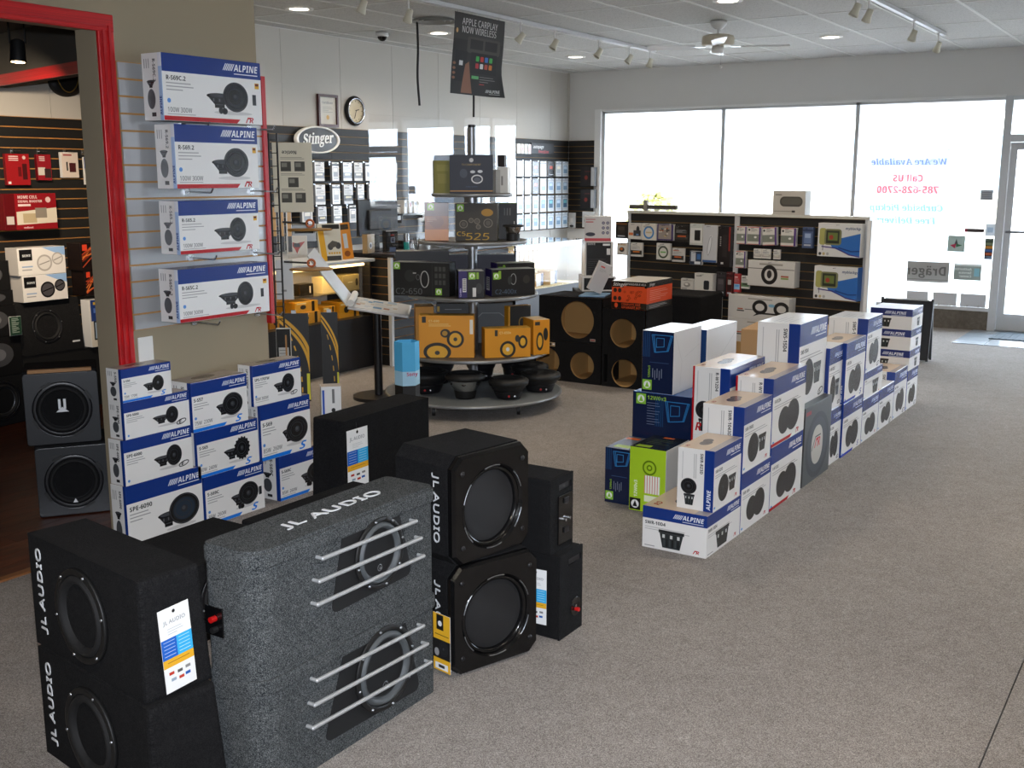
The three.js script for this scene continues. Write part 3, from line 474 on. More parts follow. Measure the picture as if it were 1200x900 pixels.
// two gloss-fronted cabinets with chamfered corners
function glossBox(label, pos, turn, h, card) {
  const o = thing('gloss_sub_cabinet', label, 'speaker', pos, turn), w = 0.38, d = 0.29, c = 0.038;
  const oc = [[-w / 2 + c, 0], [w / 2 - c, 0], [w / 2, c], [w / 2, h - c], [w / 2 - c, h], [-w / 2 + c, h], [-w / 2, h - c], [-w / 2, c]];
  part('cabinet', new THREE.ExtrudeGeometry(shapeOf(oc), { depth: d - 0.03, bevelEnabled: false }).translate(0, 0, -d), MAT.carpetBlack, o);
  const s = shapeOf(oc.map(([a, b]) => [a * 0.985, h / 2 + (b - h / 2) * 0.985])); circleHole(s, 0, h * 0.47, 0.142);
  part('bezel', new THREE.ExtrudeGeometry(s, { depth: 0.018, bevelEnabled: true, bevelSize: 0.008, bevelThickness: 0.012, bevelOffset: -0.008, bevelSegments: 1, curveSegments: 40 }).translate(0, 0, -0.03), MAT.blackGloss, o, 'glossy black bezel with chamfered corners');
  part('grille', latheZ([[0.0005, -0.014], [0.06, -0.015], [0.112, -0.02], [0.127, -0.026]], 48).translate(0, h * 0.47, 0), std('#1d1d1f', 0.75, { bumpMap: bumpTex, bumpScale: 0.002 }), o);
  const ringG = [latheZ([[0.125, -0.028], [0.127, -0.012], [0.136, -0.008], [0.142, -0.012], [0.143, -0.028]], 48)]; part('grille_ring', ringG.map((g) => g.translate(0, h * 0.47, 0)), MAT.blackGloss, o);
  for (let i = 0; i < 6; i++) { const a0 = i * Math.PI / 3 + 0.3, g = new THREE.TorusGeometry(0.146, 0.002, 6, 12, 0.5).rotateZ(a0).translate(0, h * 0.47, 0.001); part('ring_notch', g, MAT.steel, o, 'bright edge of the notched trim ring'); }
  for (const sx of [-1, 1]) for (const y of [0.065, h - 0.06]) part('corner_bolt', latheZ([[0.0004, 0.006], [0.006, 0.006], [0.009, 0.002], [0.009, 0]], 12).translate(sx * 0.148, y, 0), MAT.blackSatin, o);
  part('lettering', textGeo('JL AUDIO', h * 0.63, 0.034, 0.003).rotateZ(-Math.PI / 2).rotateY(-Math.PI / 2).translate(-w / 2 - 0.001, h * 0.52, -0.085), MAT.silverText, o, 'silver lettering');
  if (card) printPart('info_card', o, [0.085, 0.21, 0.0015], [-w / 2 - 0.006, 0.012, -0.055], { f: (g, W, H) => { R4(g, 0, 0, W, H, '#eab32a'); R4(g, W * 0.2, H * 0.02, W * 0.4, H * 0.26, '#151515'); E(g, W * 0.4, H * 0.17, W * 0.12, W * 0.12, '#e8e8e8'); R4(g, W * 0.1, H * 0.36, W * 0.8, 4, '#6b4d10'); R4(g, 0, H * 0.45, W, H * 0.33, '#1b1b1c'); drawCone(g, W * 0.6, H * 0.6, W * 0.26, H * 0.13); E(g, W * 0.2, H * 0.68, W * 0.14, H * 0.07, '#999'); R4(g, W * 0.1, H * 0.86, W * 0.75, H * 0.11, '#f0f0ee'); R4(g, W * 0.3, H * 0.89, W * 0.35, H * 0.05, '#333'); } }, { ppm: 1500, rot: [0, -Math.PI / 2 + 0.15, 0], label: 'yellow and black information card', key: 'ycard' });
}
glossBox('glossy black sub cabinet with round grille and yellow card, lower of its pair', [2.955, 0, -1.985], -19 * D2R, 0.398, true);
glossBox('glossy black sub cabinet with round grille, upper of its pair', [2.965, 0.398, -2.005], -10 * D2R, 0.385, false);
// two narrow black cabinets behind them
function narrowBox(label, pos, w, h, d, kind) {
  const o = thing('narrow_sub_cabinet', label, 'speaker', pos);
  const s = shapeOf([[-w / 2, 0], [w / 2, 0], [w / 2, h], [-w / 2, h]]); rectHole(s, -w * 0.12, w * 0.42, h - 0.055, h - 0.03);
  part('cabinet', rbx(w, h, d - 0.006, 0.006, 0, h / 2, -d / 2 - 0.006), MAT.carpetBlack, o); part('front_board', new THREE.ExtrudeGeometry(s, { depth: 0.008, bevelEnabled: false }).translate(0, 0, -0.008), MAT.carpetBlack, o); part('port_lining', slab(-w * 0.12, w * 0.42, h - 0.055, h - 0.03, -0.0065, -0.0055), MAT.blackSatin, o);
  if (kind) { part('control_panel', rbx(w * 0.62, h * 0.66, 0.006, 0.002, w * 0.12, h * 0.42, 0.003), MAT.blackGloss, o); part('binding_post', [rod([0.0, 0.12, 0.006], [0.0, 0.12, 0.02], 0.006), rod([0.03, 0.12, 0.006], [0.03, 0.12, 0.02], 0.006)], MAT.chrome, o); part('switch', [bx(0.03, 0.02, 0.006, 0.02, 0.19, 0.008), bx(0.03, 0.02, 0.006, 0.02, 0.075, 0.008)], MAT.blackSatin, o); }
  else { part('terminal_cup', latheZ([[0.0005, -0.002], [0.03, 0.002], [0.036, 0.004], [0.037, 0]], 20).translate(0.03, 0.1, 0.001), MAT.blackGloss, o); part('binding_post', rod([0.028, 0.09, 0.003], [0.028, 0.09, 0.02], 0.008), std('#c01616', 0.4), o, 'red binding post'); part('binding_post', rod([0.008, 0.112, 0.003], [0.008, 0.112, 0.018], 0.006), MAT.chrome, o); tagPart(o, [-w / 2 - 0.006, 0.05, -0.1], [0, -Math.PI / 2 + 0.08, 0], 0.09, 0.215); }
}
narrowBox('narrow black cabinet with red terminal and hang tag, on the carpet behind the glossy pair', [3.33, 0, -1.9], 0.17, 0.33, 0.36, 0);
narrowBox('narrow black cabinet with control panel, on top of the one with the red terminal', [3.315, 0.33, -1.935], 0.165, 0.285, 0.34, 1);
// plain black carpeted cabinets
{
  const o = thing('upright_speaker_cabinet', 'tall black carpeted cabinet with a hang tag, standing beside the stacked speaker boxes', 'speaker', [4.1, 0, -3.505], 0.02);
  part('cabinet', cabinetGeo([[-0.11, 0.012], [0.083, 0.012], [0.083, 0.538], [-0.083, 0.538]], 0.7, 0.012), MAT.carpetBlack, o); tagPart(o, [-0.25, 0.21, 0.1], [0.0, 0, 0], 0.155, 0.29); part('tag_cord', tube([[-0.25, 0.49, 0.1], [-0.25, 0.51, 0.097], [-0.25, 0.53, 0.094]], 0.002, 8, 5), MAT.black, o);
  for (const [x0, x1, z0, z1, h, l] of [[2.3, 2.95, -3.43, -3.0, 0.3, 'low black carpeted cabinet behind the wedge speakers'], [2.97, 3.68, -3.3, -2.95, 0.3, 'low black carpeted cabinet behind the grey cabinets']]) {
    const q = thing('low_sub_cabinet', l, 'speaker', [(x0 + x1) / 2, 0, z1]); part('cabinet', cabinetGeo([[z0 - z1 + 0.012, 0.012], [-0.012, 0.012], [-0.012, h - 0.012], [z0 - z1 + 0.04, h - 0.012]], x1 - x0, 0.012), MAT.carpetBlack, q);
    woofer(q, 'woofer', [0, h * 0.5, 0.003], 0.12, { bolts: 6 });
  }
}
// ---------- speaker cartons on the pillar and stacked at its foot ----------
const PIL = [
  ['R-S69C.2', 3.303, 3.90, 1.945, 2.238, 'oval-ish', 'blue and white speaker carton with a red stripe, topmost on the pillar hooks'],
  ['R-S69.2', 3.352, 3.86, 1.642, 1.931, 'w', 'blue and white speaker carton with a red stripe, second from the top on the pillar'],
  ['R-S65.2', 3.35, 3.846, 1.342, 1.587, 'w', 'blue and white speaker carton with a red stripe, third from the top on the pillar'],
  ['R-S65C.2', 3.325, 3.896, 1.027, 1.275, 'w', 'blue and white speaker carton with a red stripe, lowest on the pillar hooks'],
];
for (const [m, x0, x1, y0, y1, , label] of PIL)
  carton('speaker_carton', label, 'carton', [x1 - x0, y1 - y0, 0.132], [(x0 + x1) / 2, y0, -4.066], 0, { f: spkFront({ model: m, w1: '100W 300W', kind: 'R', pic: m.startsWith('R-S69') ? 'wide' : 'round' }), l: spkSideFace({ model: m, kind: 'R' }), t: BLUE }, { ppm: 950, group: 'speaker cartons on the pillar' });
const STK = [
  ['SPE-6090', 2.985, 3.425, 0.075, 0.28, '', 'oval', '', 'large blue-banded speaker carton with an oval speaker, lowest of the column by the doorway'],
  ['SPE-6000', 2.99, 3.378, 0.317, 0.53, 'E', 'round', '', 'blue-banded speaker carton with round speaker and black oval logo, second lowest by the doorway'],
  ['SPE-5000', 3.005, 3.375, 0.53, 0.7, 'E', 'round', '', 'blue-banded speaker carton with black oval logo, third up in the column by the doorway'],
  ['S-S50', 3.005, 3.28, 0.7, 0.853, 'S', 'round', '55W  170W', 'smallest blue-banded speaker carton, topmost of the column by the doorway'],
  ['S-S69C', 3.44, 3.832, 0.0, 0.252, 'S', 'wide', '85W  260W', 'blue-striped speaker carton with oval speaker and tweeter, bottom of the middle column'],
  ['S-S65', 3.405, 3.805, 0.252, 0.485, 'S', 'teeth', '80W  240W', 'blue-striped speaker carton with a toothed round speaker, middle of the middle column'],
  ['S-S57', 3.39, 3.745, 0.485, 0.728, 'S', 'wide', '75W  230W', 'blue-striped speaker carton with tan top, topmost of the middle column'],
  ['S-S69C', 3.945, 4.32, 0.0, 0.245, 'S', 'wide', '85W  260W', 'blue-striped speaker carton with oval speaker, bottom of the column by the tall black cabinet'],
  ['S-S69', 3.825, 4.19, 0.245, 0.542, 'S', 'wide', '85W  260W', 'blue-striped speaker carton, middle of the column by the tall black cabinet'],
  ['SPS-170TW', 3.785, 4.13, 0.542, 0.754, 'D', 'round', '90W 300W', 'blue-banded speaker carton with black swoosh logo, top of the column by the tall black cabinet'],
];
STK[0][3] = 0; STK[0][4] = 0.317;
for (const [m, x0, x1, y0, y1, kind, pic, w1, label] of STK) {
  const d = m === 'S-S57' || (m === 'S-S69C' && x0 > 3.9) ? 0.16 : 0.105;
  carton('speaker_carton', label, 'carton', [x1 - x0, y1 - y0, d], [(x0 + x1) / 2, y0, -4.03 - d / 2], 0, { f: spkFront({ model: m, w1, kind, pic }), l: spkSideFace({ model: m, kind }), t: (g, W, H) => { R4(g, 0, 0, W, H, '#a89c92'); R4(g, 0, H * 0.86, W, H * 0.14, BLUE); E(g, W * 0.45, H * 0.4, W * 0.2, H * 0.2, '#6e655e'); } }, { ppm: 900, group: 'speaker cartons stacked below the pillar' });
}
// ---------- the long row of subwoofer cartons ----------
const RZ = -1.79;
// [model, x0, x1, y0, y1, depth, zFront offset, kind, pic, end red, top, label]
const ROW = [
  ['SWR-10D4', 4.36, 4.768, 0, 0.2, 0.32, 0, 'FLAT', '', 0, 'tan', 'low wide blue-banded subwoofer carton lying at the front end of the row'],
  ['SWR-823D', 4.42, 4.75, 0.2, 0.487, 0.178, 0, 'R', 'cone', 0, 'tan', 'small upright subwoofer carton standing on the low wide one'],
  ['SWR-10D4', 4.772, 5.172, 0, 0.3, 0.21, 0, 'R', 'pair', 0, 'tan', 'upright subwoofer carton on the carpet just behind the low wide one'],
  ['SWR-1043D', 4.77, 5.15, 0.3, 0.625, 0.21, 0, 'R', 'cone', 0, 'tan', 'upright subwoofer carton with tan top, second layer, behind the small one'],
  ['R-W12D2', 5.177, 5.672, 0, 0.342, 0.2, 0, 'RW', 'pair', 1, 'tan', 'upright subwoofer carton with red base stripe, on the carpet beside the dark boxed woofer'],
  ['R-W12D4', 5.16, 5.675, 0.342, 0.7, 0.2, 0, 'RW', 'pair', 1, 'tan', 'upright subwoofer carton with red base stripe, second layer at the aisle side'],
  ['R-W12D4', 5.12, 5.62, 0, 0.37, 0.205, -0.215, 'RW', 'pair', 1, 'tan', 'subwoofer carton with red edge, hidden below its twin between dark and white stacks'],
  ['R-W12D4', 5.12, 5.62, 0.37, 0.735, 0.205, -0.215, 'RW', 'pair', 1, 'tan', 'subwoofer carton with red edge, second layer next to the dark blue cartons'],
  ['SWS-15D4', 5.69, 6.18, 0.45, 0.912, 0.24, -0.05, 'D', 'cone', 0, 'white', 'largest white-topped subwoofer carton, resting on the dark boxed woofer'],
  ['SWS-12D4', 6.21, 6.462, 0, 0.338, 0.2, -0.02, 'D', 'pair', 0, 'tan', 'subwoofer carton on the carpet just past the dark boxed woofer'],
  ['R-W12D2', 6.19, 6.455, 0.338, 0.715, 0.2, -0.03, 'D', 'cone', 0, 'white', 'subwoofer carton with teal woofer picture, second layer past the dark boxed woofer'],
  ['S-W12D4', 6.467, 6.895, 0, 0.337, 0.2, -0.01, 'S', 'pair', 0, 'tan', 'violet-striped subwoofer carton on the carpet in the middle of the row'],
  ['S-W12D4', 6.46, 6.885, 0.337, 0.712, 0.2, -0.01, 'S', 'pair', 0, 'tan', 'violet-striped subwoofer carton stacked on its twin in the middle of the row'],
  ['SWR-8D4', 6.9, 7.3, 0, 0.283, 0.2, -0.01, 'R', 'pair', 0, 'tan', 'subwoofer carton on the carpet under the flat carton, towards the far end of the row'],
  ['SWR-8D2', 6.9, 7.345, 0.283, 0.463, 0.22, -0.01, 'R', 'flat', 0, 'tan', 'low flat subwoofer carton in the second layer under the tall white-topped one'],
  ['SWS-10D4', 6.905, 7.26, 0.463, 0.81, 0.25, -0.01, 'D', 'pair', 0, 'white', 'tall white-topped subwoofer carton, third layer towards the far end'],
  ['SWS-8D4', 7.305, 7.7, 0, 0.287, 0.18, -0.01, 'D', 'pair', 0, 'white', 'low subwoofer carton on the carpet, fourth from the far end of the row'],
  ['SWT-10S4', 7.705, 8.07, 0, 0.345, 0.22, -0.01, 'D', 'pair', 0, 'tan', 'tan-topped subwoofer carton on the carpet beside the flat three-box stack'],
  ['SWS-8D2', 8.085, 8.41, 0, 0.298, 0.3, -0.01, 'D', 'pair', 0, 'white', 'last subwoofer carton of the row, on the carpet under three flat cartons'],
];
for (const [m, x0, x1, y0, y1, d, dz, kind, pic, red, top, label] of ROW) {
  const flat = kind === 'FLAT', tp = top === 'tan' ? (g, W, H) => { R4(g, 0, 0, W, H, '#d2bda6'); R4(g, 0, H * 0.8, W, H * 0.2, '#a9a2a2'); E(g, W * 0.4, H * 0.45, W * 0.14, H * 0.15, '#57504b'); E(g, W * 0.55, H * 0.4, W * 0.1, H * 0.13, '#6a625c'); T(g, 'RD', W * 0.08, H * 0.2, H * 0.14, '#a03028', { skew: 0.3 }); } : topWhite;
  const f = flat ? FLATFRONT(m) : subFront({ model: m, kind, pic }), l = flat ? FLATFRONT(m) : subEnd({ model: m, red, spk: m !== 'SWS-15D4' && m !== 'SWS-10D4' });
  carton('subwoofer_carton', label, 'carton', [x1 - x0, y1 - y0, d], [(x0 + x1) / 2, y0, RZ + dz - d / 2], 0, { f, l, t: tp }, { ppm: x0 < 5.6 ? 900 : 620, group: 'subwoofer cartons in the long row' });
}
{ // the dark boxed woofer in the row
  carton('dark_woofer_carton', 'dark grey carton with a large woofer picture and red R logo', 'carton', [0.485, 0.45, 0.2], [5.94, 0, RZ - 0.1], 0, { f: (g, W, H) => {
    R4(g, 0, 0, W, H, '#3b3b39'); E(g, W * 0.5, H * 0.55, W * 0.44, H * 0.42, '#1a1b1f'); E(g, W * 0.5, H * 0.55, W * 0.36, H * 0.35, '#2b2d33'); g.fillStyle = '#b9b3a8'; g.beginPath(); g.roundRect(W * 0.28, H * 0.3, W * 0.42, H * 0.5, W * 0.2); g.fill(); rLogo(g, W * 0.5, H * 0.52, H * 0.12, '#c3262c'); L(g, [[W * 0.3, H * 0.6], [W * 0.42, H * 0.44], [W * 0.62, H * 0.44]], '#2a2a2a', 5); R4(g, W * 0.04, H * 0.06, W * 0.18, H * 0.05, '#8f1a1f'); } }, { fill: '#343432', kind: 'plain' });
  const names = ['bottom', 'middle', 'top'];
  for (let i = 0; i < 3; i++) carton('flat_subwoofer_carton', 'flat blue-banded subwoofer carton, ' + names[i] + ' one of the three-box stack at the row end', 'carton', [0.3, 0.151, 0.33], [8.245, 0.298 + i * 0.151, -1.945], -Math.PI / 2, { f: (g, W, H) => { R4(g, 0, 0, W, H, '#e6e4e0'); R4(g, 0, 0, W, H * 0.36, '#24316e'); alpine(g, W * 0.85, H * 0.27, H * 0.2); drawWoofer(g, W * 0.36, H * 0.69, W * 0.3, H * 0.42); }, r: (g, W, H) => { R4(g, 0, 0, W, H, '#e6e4e0'); R4(g, 0, 0, W, H * 0.36, '#24316e'); alpine(g, W * 0.9, H * 0.27, H * 0.18); drawWoofer(g, W * 0.6, H * 0.7, W * 0.26, H * 0.4); }, t: topWhite }, { ppm: 600, key: 'flat3', group: 'flat cartons at the end of the row' });
}
// dark blue and lime cartons beside the row
const wire = (g, W, H, ox, oy, s) => { g.save(); g.translate(ox, oy); const c = '#2f86c8'; for (let i = 0; i < 3; i++) { L(g, [[i * 5, 0], [s + i * 4, 0], [s * 0.8 + i * 3, s * 0.75], [s * 0.15 + i * 3, s * 0.85], [i * 5, 0]], c, 2); } L(g, [[s * 0.25, s * 0.15], [s * 0.65, s * 0.15], [s * 0.65, s * 0.55], [s * 0.25, s * 0.6], [s * 0.25, s * 0.15]], c, 2.5); for (let i = 0; i < 6; i++) L(g, [[-8 - i * 6, -10], [-8 - i * 6, s * 1.1]], '#235f96', 1.5); g.restore(); };
const jlUp = (g, W, H) => { R4(g, 0, 0, W, H, '#141f3d'); wire(g, W, H, W * 0.3, H * 0.06, W * 0.6); T(g, '12W6v3', W * 0.27, H * 0.76, W * 0.1, '#9ccb3b', { rot: -Math.PI / 2 }); for (let i = 0; i < 5; i++) R4(g, W * (0.34 + i * 0.07), H * (0.6 + (i % 2) * 0.03), W * 0.02, H * 0.15, '#8d96a8'); leafLogo(g, W * 0.03, H * 0.79, W * 0.3); R4(g, W * 0.25, H * 0.5, W * 0.6, 2, '#35507d'); };
const jlSide = (g, W, H) => { R4(g, 0, 0, W, H, '#152141'); leafLogo(g, W * 0.06, H * 0.03, W * 0.17); T(g, '12W6v3', W * 0.25, H * 0.14, W * 0.09, '#9ccb3b'); lines(g, W * 0.25, H * 0.2, W * 0.22, 9, H * 0.055, '#7f8aa3', 2); wire(g, W, H, W * 0.56, H * 0.14, W * 0.38); };
const GJ = 'dark blue woofer cartons beside the row';
carton('blue_woofer_carton', 'dark blue woofer carton with blue line drawing, bottom of the stack behind the lime one', 'carton', [0.37, 0.28, 0.4], [5.405, 0, -2.415], -Math.PI / 2, { f: jlSide, l: '#152141', r: '#152141', t: '#1a2a50' }, { group: GJ });
carton('blue_woofer_carton', 'dark blue woofer carton with green leaf logo, second of the stack behind the lime one', 'carton', [0.345, 0.268, 0.4], [5.4, 0.28, -2.42], -Math.PI / 2, { f: jlSide, l: '#152141', r: '#152141', t: '#2b62a8' }, { group: GJ });
carton('blue_woofer_carton', 'tall dark blue carton with a plain white side, on top of the dark stack', 'carton', [0.186, 0.338, 0.36], [5.385, 0.548, -2.452], -Math.PI / 2, { f: jlUp, l: '#b9a98e', r: (g, W, H) => { R4(g, 0, 0, W, H, '#d9dadc'); L(g, [[W * 0.05, H * 0.05], [W * 0.3, H * 0.5], [W * 0.25, H * 0.9]], '#c4c6c9', 2); L(g, [[W * 0.4, H * 0.45], [W * 0.95, H * 0.3]], '#c9cbce', 2); }, t: '#e9ecf4' }, { group: GJ });
carton('blue_woofer_carton', 'tall carton with plain white side, standing next to the topmost dark blue one', 'carton', [0.165, 0.3, 0.45], [5.82, 0.556, -2.42], -Math.PI / 2, { f: '#1d3a68', r: (g, W, H) => { R4(g, 0, 0, W, H, '#d9dadc'); L(g, [[W * 0.2, H * 0.8], [W * 0.95, H * 0.2]], '#bfc1c4', 2); }, t: '#e9ecf4' }, { group: GJ });
carton('blue_woofer_carton', 'dark blue carton with green leaf logo on the carpet beside the lime one', 'carton', [0.155, 0.3, 0.28], [5.03, 0, -2.515], -Math.PI / 2, { f: jlUp, t: (g, W, H) => { R4(g, 0, 0, W, H, '#5b6067'); R4(g, W * 0.05, H * 0.1, W * 0.5, H * 0.14, '#d8692f'); R4(g, W * 0.2, H * 0.7, W * 0.6, H * 0.2, '#93ad3a'); } }, { fill: '#141f3d', group: GJ });
carton('lime_woofer_carton', 'lime green woofer carton with black top on the carpet', 'carton', [0.205, 0.34, 0.28], [4.975, 0, -2.318], -Math.PI / 2, { f: (g, W, H) => { R4(g, 0, 0, W, H, '#a9cf2b'); EL(g, W * 0.55, H * 0.3, W * 0.17, W * 0.17, '#5f7f14', 6); EL(g, W * 0.55, H * 0.3, W * 0.06, W * 0.06, '#5f7f14', 5); R4(g, W * 0.42, H * 0.42, W * 0.42, H * 0.28, '#eef0e4'); for (let i = 0; i < 6; i++) R4(g, W * (0.42 + i * 0.07), H * 0.42, 2, H * 0.28, '#c44'); R4(g, W * 0.42, H * 0.73, W * 0.4, H * 0.1, '#e9efcf'); T(g, '12W0v3', W * 0.22, H * 0.78, W * 0.12, '#eef5d8', { rot: -Math.PI / 2 }); leafLogo(g, W * 0.02, H * 0.8, W * 0.3, '#151515', '#f2f2f2'); }, t: (g, W, H) => { R4(g, 0, 0, W, H, '#191a16'); R4(g, W * 0.1, H * 0.78, W * 0.4, H * 0.16, '#8fae2a'); R4(g, W * 0.35, H * 0.05, W * 0.3, H * 0.1, '#d2672c'); lines(g, W * 0.2, H * 0.3, W * 0.6, 4, H * 0.1, '#6b7a3a', 3); }, r: '#c9cac9' }, { fill: '#2b2c22' });
carton('blue_woofer_carton', 'dark blue carton under the tall plain white-sided one, behind the dark stack', 'carton', [0.2, 0.555, 0.42], [5.83, 0, -2.43], -Math.PI / 2, { f: jlUp }, { fill: '#141f3d', group: GJ });
single('cardboard_box', [rbx(0.5, 0.34, 0.5, 0.004, 0, 0.17, 0), bx(0.5, 0.006, 0.24, 0, 0.343, 0.13).rotateZ(0.02), bx(0.5, 0.006, 0.24, 0, 0.343, -0.13).rotateZ(0.02)], MAT.cardboard, 'brown cardboard box behind the tall white-topped cartons', 'box', [6.6, 0.0, -2.35]);
single('cardboard_box', [rbx(0.45, 0.4, 0.55, 0.004, 0, 0.2, 0)], MAT.cardboard, 'brown cardboard box carrying another box behind the row', 'box', [7.35, 0, -2.4], 0.05);
single('cardboard_box', [rbx(0.5, 0.26, 0.62, 0.004, 0, 0.13, 0), bx(0.5, 0.004, 0.05, 0, 0.261, 0)], MAT.cardboard, 'closed cardboard box stacked on another, in front of the slatted display', 'box', [7.35, 0.4, -2.42], 0.1);
// ---------- round display tower ----------
const TC = [6.67, -4.69], TN = [0.575, 0.818], TF = [-0.818, 0.575], TR = -54.9 * D2R;
const TW = (r, f, y) => [TC[0] + TN[0] * r + TF[0] * f, y, TC[1] + TN[1] * r + TF[1] * f];
const TIERS = [[1.575, 0.3], [1.232, 0.41], [0.837, 0.49], [0.402, 0.572]];
{
  const o = thing('display_tower', 'tall round display stand with grey disc shelves on a central pole', 'display stand', [TC[0], 0, TC[1]], TR);
  part('pole', cyl(0.035, 1.98, 0, 1.06, 0, 20), MAT.steel, o); part('pole_top', cyl(0.028, 0.02, 0, 2.06, 0, 16), MAT.blackSatin, o);
  for (const [y, r] of TIERS) { const s = sub('shelf', o); part('shelf_board', cyl(r - 0.008, 0.02, 0, y - 0.012, 0, 64), std('#55504b', 0.5), s); part('shelf_rim', lathe([[r - 0.01, y - 0.026], [r, y - 0.024], [r + 0.004, y - 0.012], [r, y - 0.001], [r - 0.01, y]], 64), MAT.greyMetal, s); part('shelf_collar', cyl(0.06, 0.05, 0, y - 0.045, 0, 20), MAT.steel, s); }
  const b = sub('base', o, [0, 0, 0.1]); part('base_board', cyl(0.66, 0.022, 0, 0.1, 0, 64), std('#6d7274', 0.5), b); part('base_rim', lathe([[0.655, 0.087], [0.668, 0.09], [0.672, 0.1], [0.668, 0.111], [0.655, 0.1115]], 64), MAT.greyMetal, b);
  for (let i = 0; i < 5; i++) { const a = i * 1.2566 + 0.9, c = sub('caster', o, [Math.cos(a) * 0.52, 0, 0.1 + Math.sin(a) * 0.52]); part('wheel', cyl(0.036, 0.024, 0, 0, 0, 16).rotateZ(1.57).translate(0, 0.036, 0.015), MAT.black, c); part('fork', [bx(0.036, 0.04, 0.03, 0, 0.065, 0.01), cyl(0.012, 0.02, 0, 0.084, 0, 10)], MAT.chrome, c); }
}
const GT = 'boxes on the display tower';
const tb = (label, tier, r, f, w, h, d, turn, faces, opt = {}) => carton('product_box', label, 'box', [w, h, d], TW(r, f, (opt.y ?? TIERS[tier][0]) + 0.0005), TR + turn, faces, { ppm: 520, group: GT, kind: 'plain', ...opt });
tb('olive green product box on the top shelf of the tower', 0, -0.22, 0.05, 0.13, 0.235, 0.12, 0.12, { f: (g, W, H) => { R4(g, 0, 0, W, H, '#7f7a1e'); R4(g, W * 0.15, H * 0.12, W * 0.65, H * 0.2, '#8f8a35'); R4(g, W * 0.2, H * 0.4, W * 0.5, H * 0.3, '#8a8430'); } }, { fill: '#6b6618' });
tb('dark navy speaker box with product pictures on the top shelf of the tower', 0, -0.005, 0.14, 0.315, 0.275, 0.1, 0, { f: (g, W, H) => { R4(g, 0, 0, W, H, '#151b2e'); E(g, W * 0.5, H * 0.14, W * 0.05, W * 0.05, '#c9ccd0'); T(g, 'T3 COMPONENT', W * 0.5, H * 0.28, W * 0.06, '#c9a54a', { align: 'center', bold: false }); E(g, W * 0.32, H * 0.48, W * 0.09, H * 0.12, '#3a4150'); E(g, W * 0.53, H * 0.44, W * 0.06, H * 0.04, '#c7cbd2'); E(g, W * 0.7, H * 0.43, W * 0.06, H * 0.04, '#c7cbd2'); EL(g, W * 0.63, H * 0.63, W * 0.12, H * 0.1, '#d8d9dc', 5); E(g, W * 0.63, H * 0.64, W * 0.08, H * 0.06, '#4e5562'); R4(g, 0, H * 0.92, W, H * 0.03, '#b8863a'); T(g, '3-way system', W * 0.5, H * 0.84, W * 0.045, '#48608f', { align: 'center', bold: false }); } }, { fill: '#10141f', kind: 'plain' });
tb('slim pale grey box beside the navy box on the tower top', 0, 0.19, 0.0, 0.05, 0.17, 0.1, 0.2, {}, { fill: '#a9aba9' });
tb('white upright carton with a grey label on the tower top', 0, 0.235, 0.02, 0.085, 0.19, 0.07, -0.35, { f: (g, W, H) => { R4(g, 0, 0, W, H, '#dadbd8'); R4(g, W * 0.4, H * 0.35, W * 0.15, H * 0.35, '#8a8a88'); } });
tb('small dark brown box standing on the white carton of the tower top', 0, 0.222, 0.02, 0.055, 0.085, 0.05, -0.35, { f: '#2b2523' }, { fill: '#2b2523', y: 1.766 });
tb('orange-brown glossy speaker box with green leaf logo on the second shelf', 1, -0.265, 0.1, 0.175, 0.275, 0.1, 0.05, { f: (g, W, H) => { R4(g, 0, 0, W, H, '#8a5226'); R4(g, 0, 0, W, H * 0.35, '#5e4034'); R4(g, 0, H * 0.7, W, H * 0.3, '#c47a24'); leafLogo(g, W * 0.12, H * 0.02, W * 0.28); E(g, W * 0.5, H * 0.5, W * 0.3, H * 0.16, '#7a4a2c'); lines(g, W * 0.1, H * 0.4, W * 0.4, 3, H * 0.04, '#a98868', 2); } }, { fill: '#9a6a30', kind: 'gloss' });
tb('brown-black component speaker box marked 525 on the second shelf', 1, 0.035, 0.14, 0.31, 0.27, 0.12, -0.12, { f: (g, W, H) => { R4(g, 0, 0, W, H, '#3a362e'); leafLogo(g, W * 0.04, H * 0.02, W * 0.17); E(g, W * 0.76, H * 0.24, W * 0.14, H * 0.1, '#a87f2a'); for (const [x, y, r] of [[0.2, 0.55, 0.09], [0.38, 0.45, 0.05], [0.52, 0.47, 0.06], [0.78, 0.52, 0.1], [0.55, 0.62, 0.05]]) { EL(g, W * x, H * y, W * r, H * r * 1.1, '#807a6c', 3); E(g, W * x, H * y, W * r * 0.6, H * r * 0.7, '#57534a'); } T(g, '525', W * 0.22, H * 0.97, H * 0.26, '#c9a02e', { bold: false, sx: 1.6, skew: 0.15 }); T(g, 'C5', W * 0.03, H * 0.86, H * 0.16, '#d9b43c', { bold: false, sx: 1.4 }); }, l: (g, W, H) => { R4(g, 0, 0, W, H, '#3c291f'); R4(g, W * 0.1, 0, W * 0.3, H * 0.22, '#6e8a2d'); R4(g, W * 0.55, H * 0.62, W * 0.3, H * 0.22, '#d8d6cf'); } }, { fill: '#4a4436' });
tb('black speaker box standing behind the chrome driver on the second shelf', 1, 0.25, -0.04, 0.17, 0.27, 0.1, 0.0, { f: (g, W, H) => { R4(g, 0, 0, W, H, '#171717'); R4(g, 0, 0, W, H * 0.02, '#6d9a30'); for (let i = 0; i < 3; i++) R4(g, W * (0.42 + i * 0.12), H * 0.14, W * 0.05, H * 0.2, '#6a6a68'); R4(g, W * 0.85, H * 0.5, W * 0.04, H * 0.2, '#ccc'); } }, { fill: '#151515' });
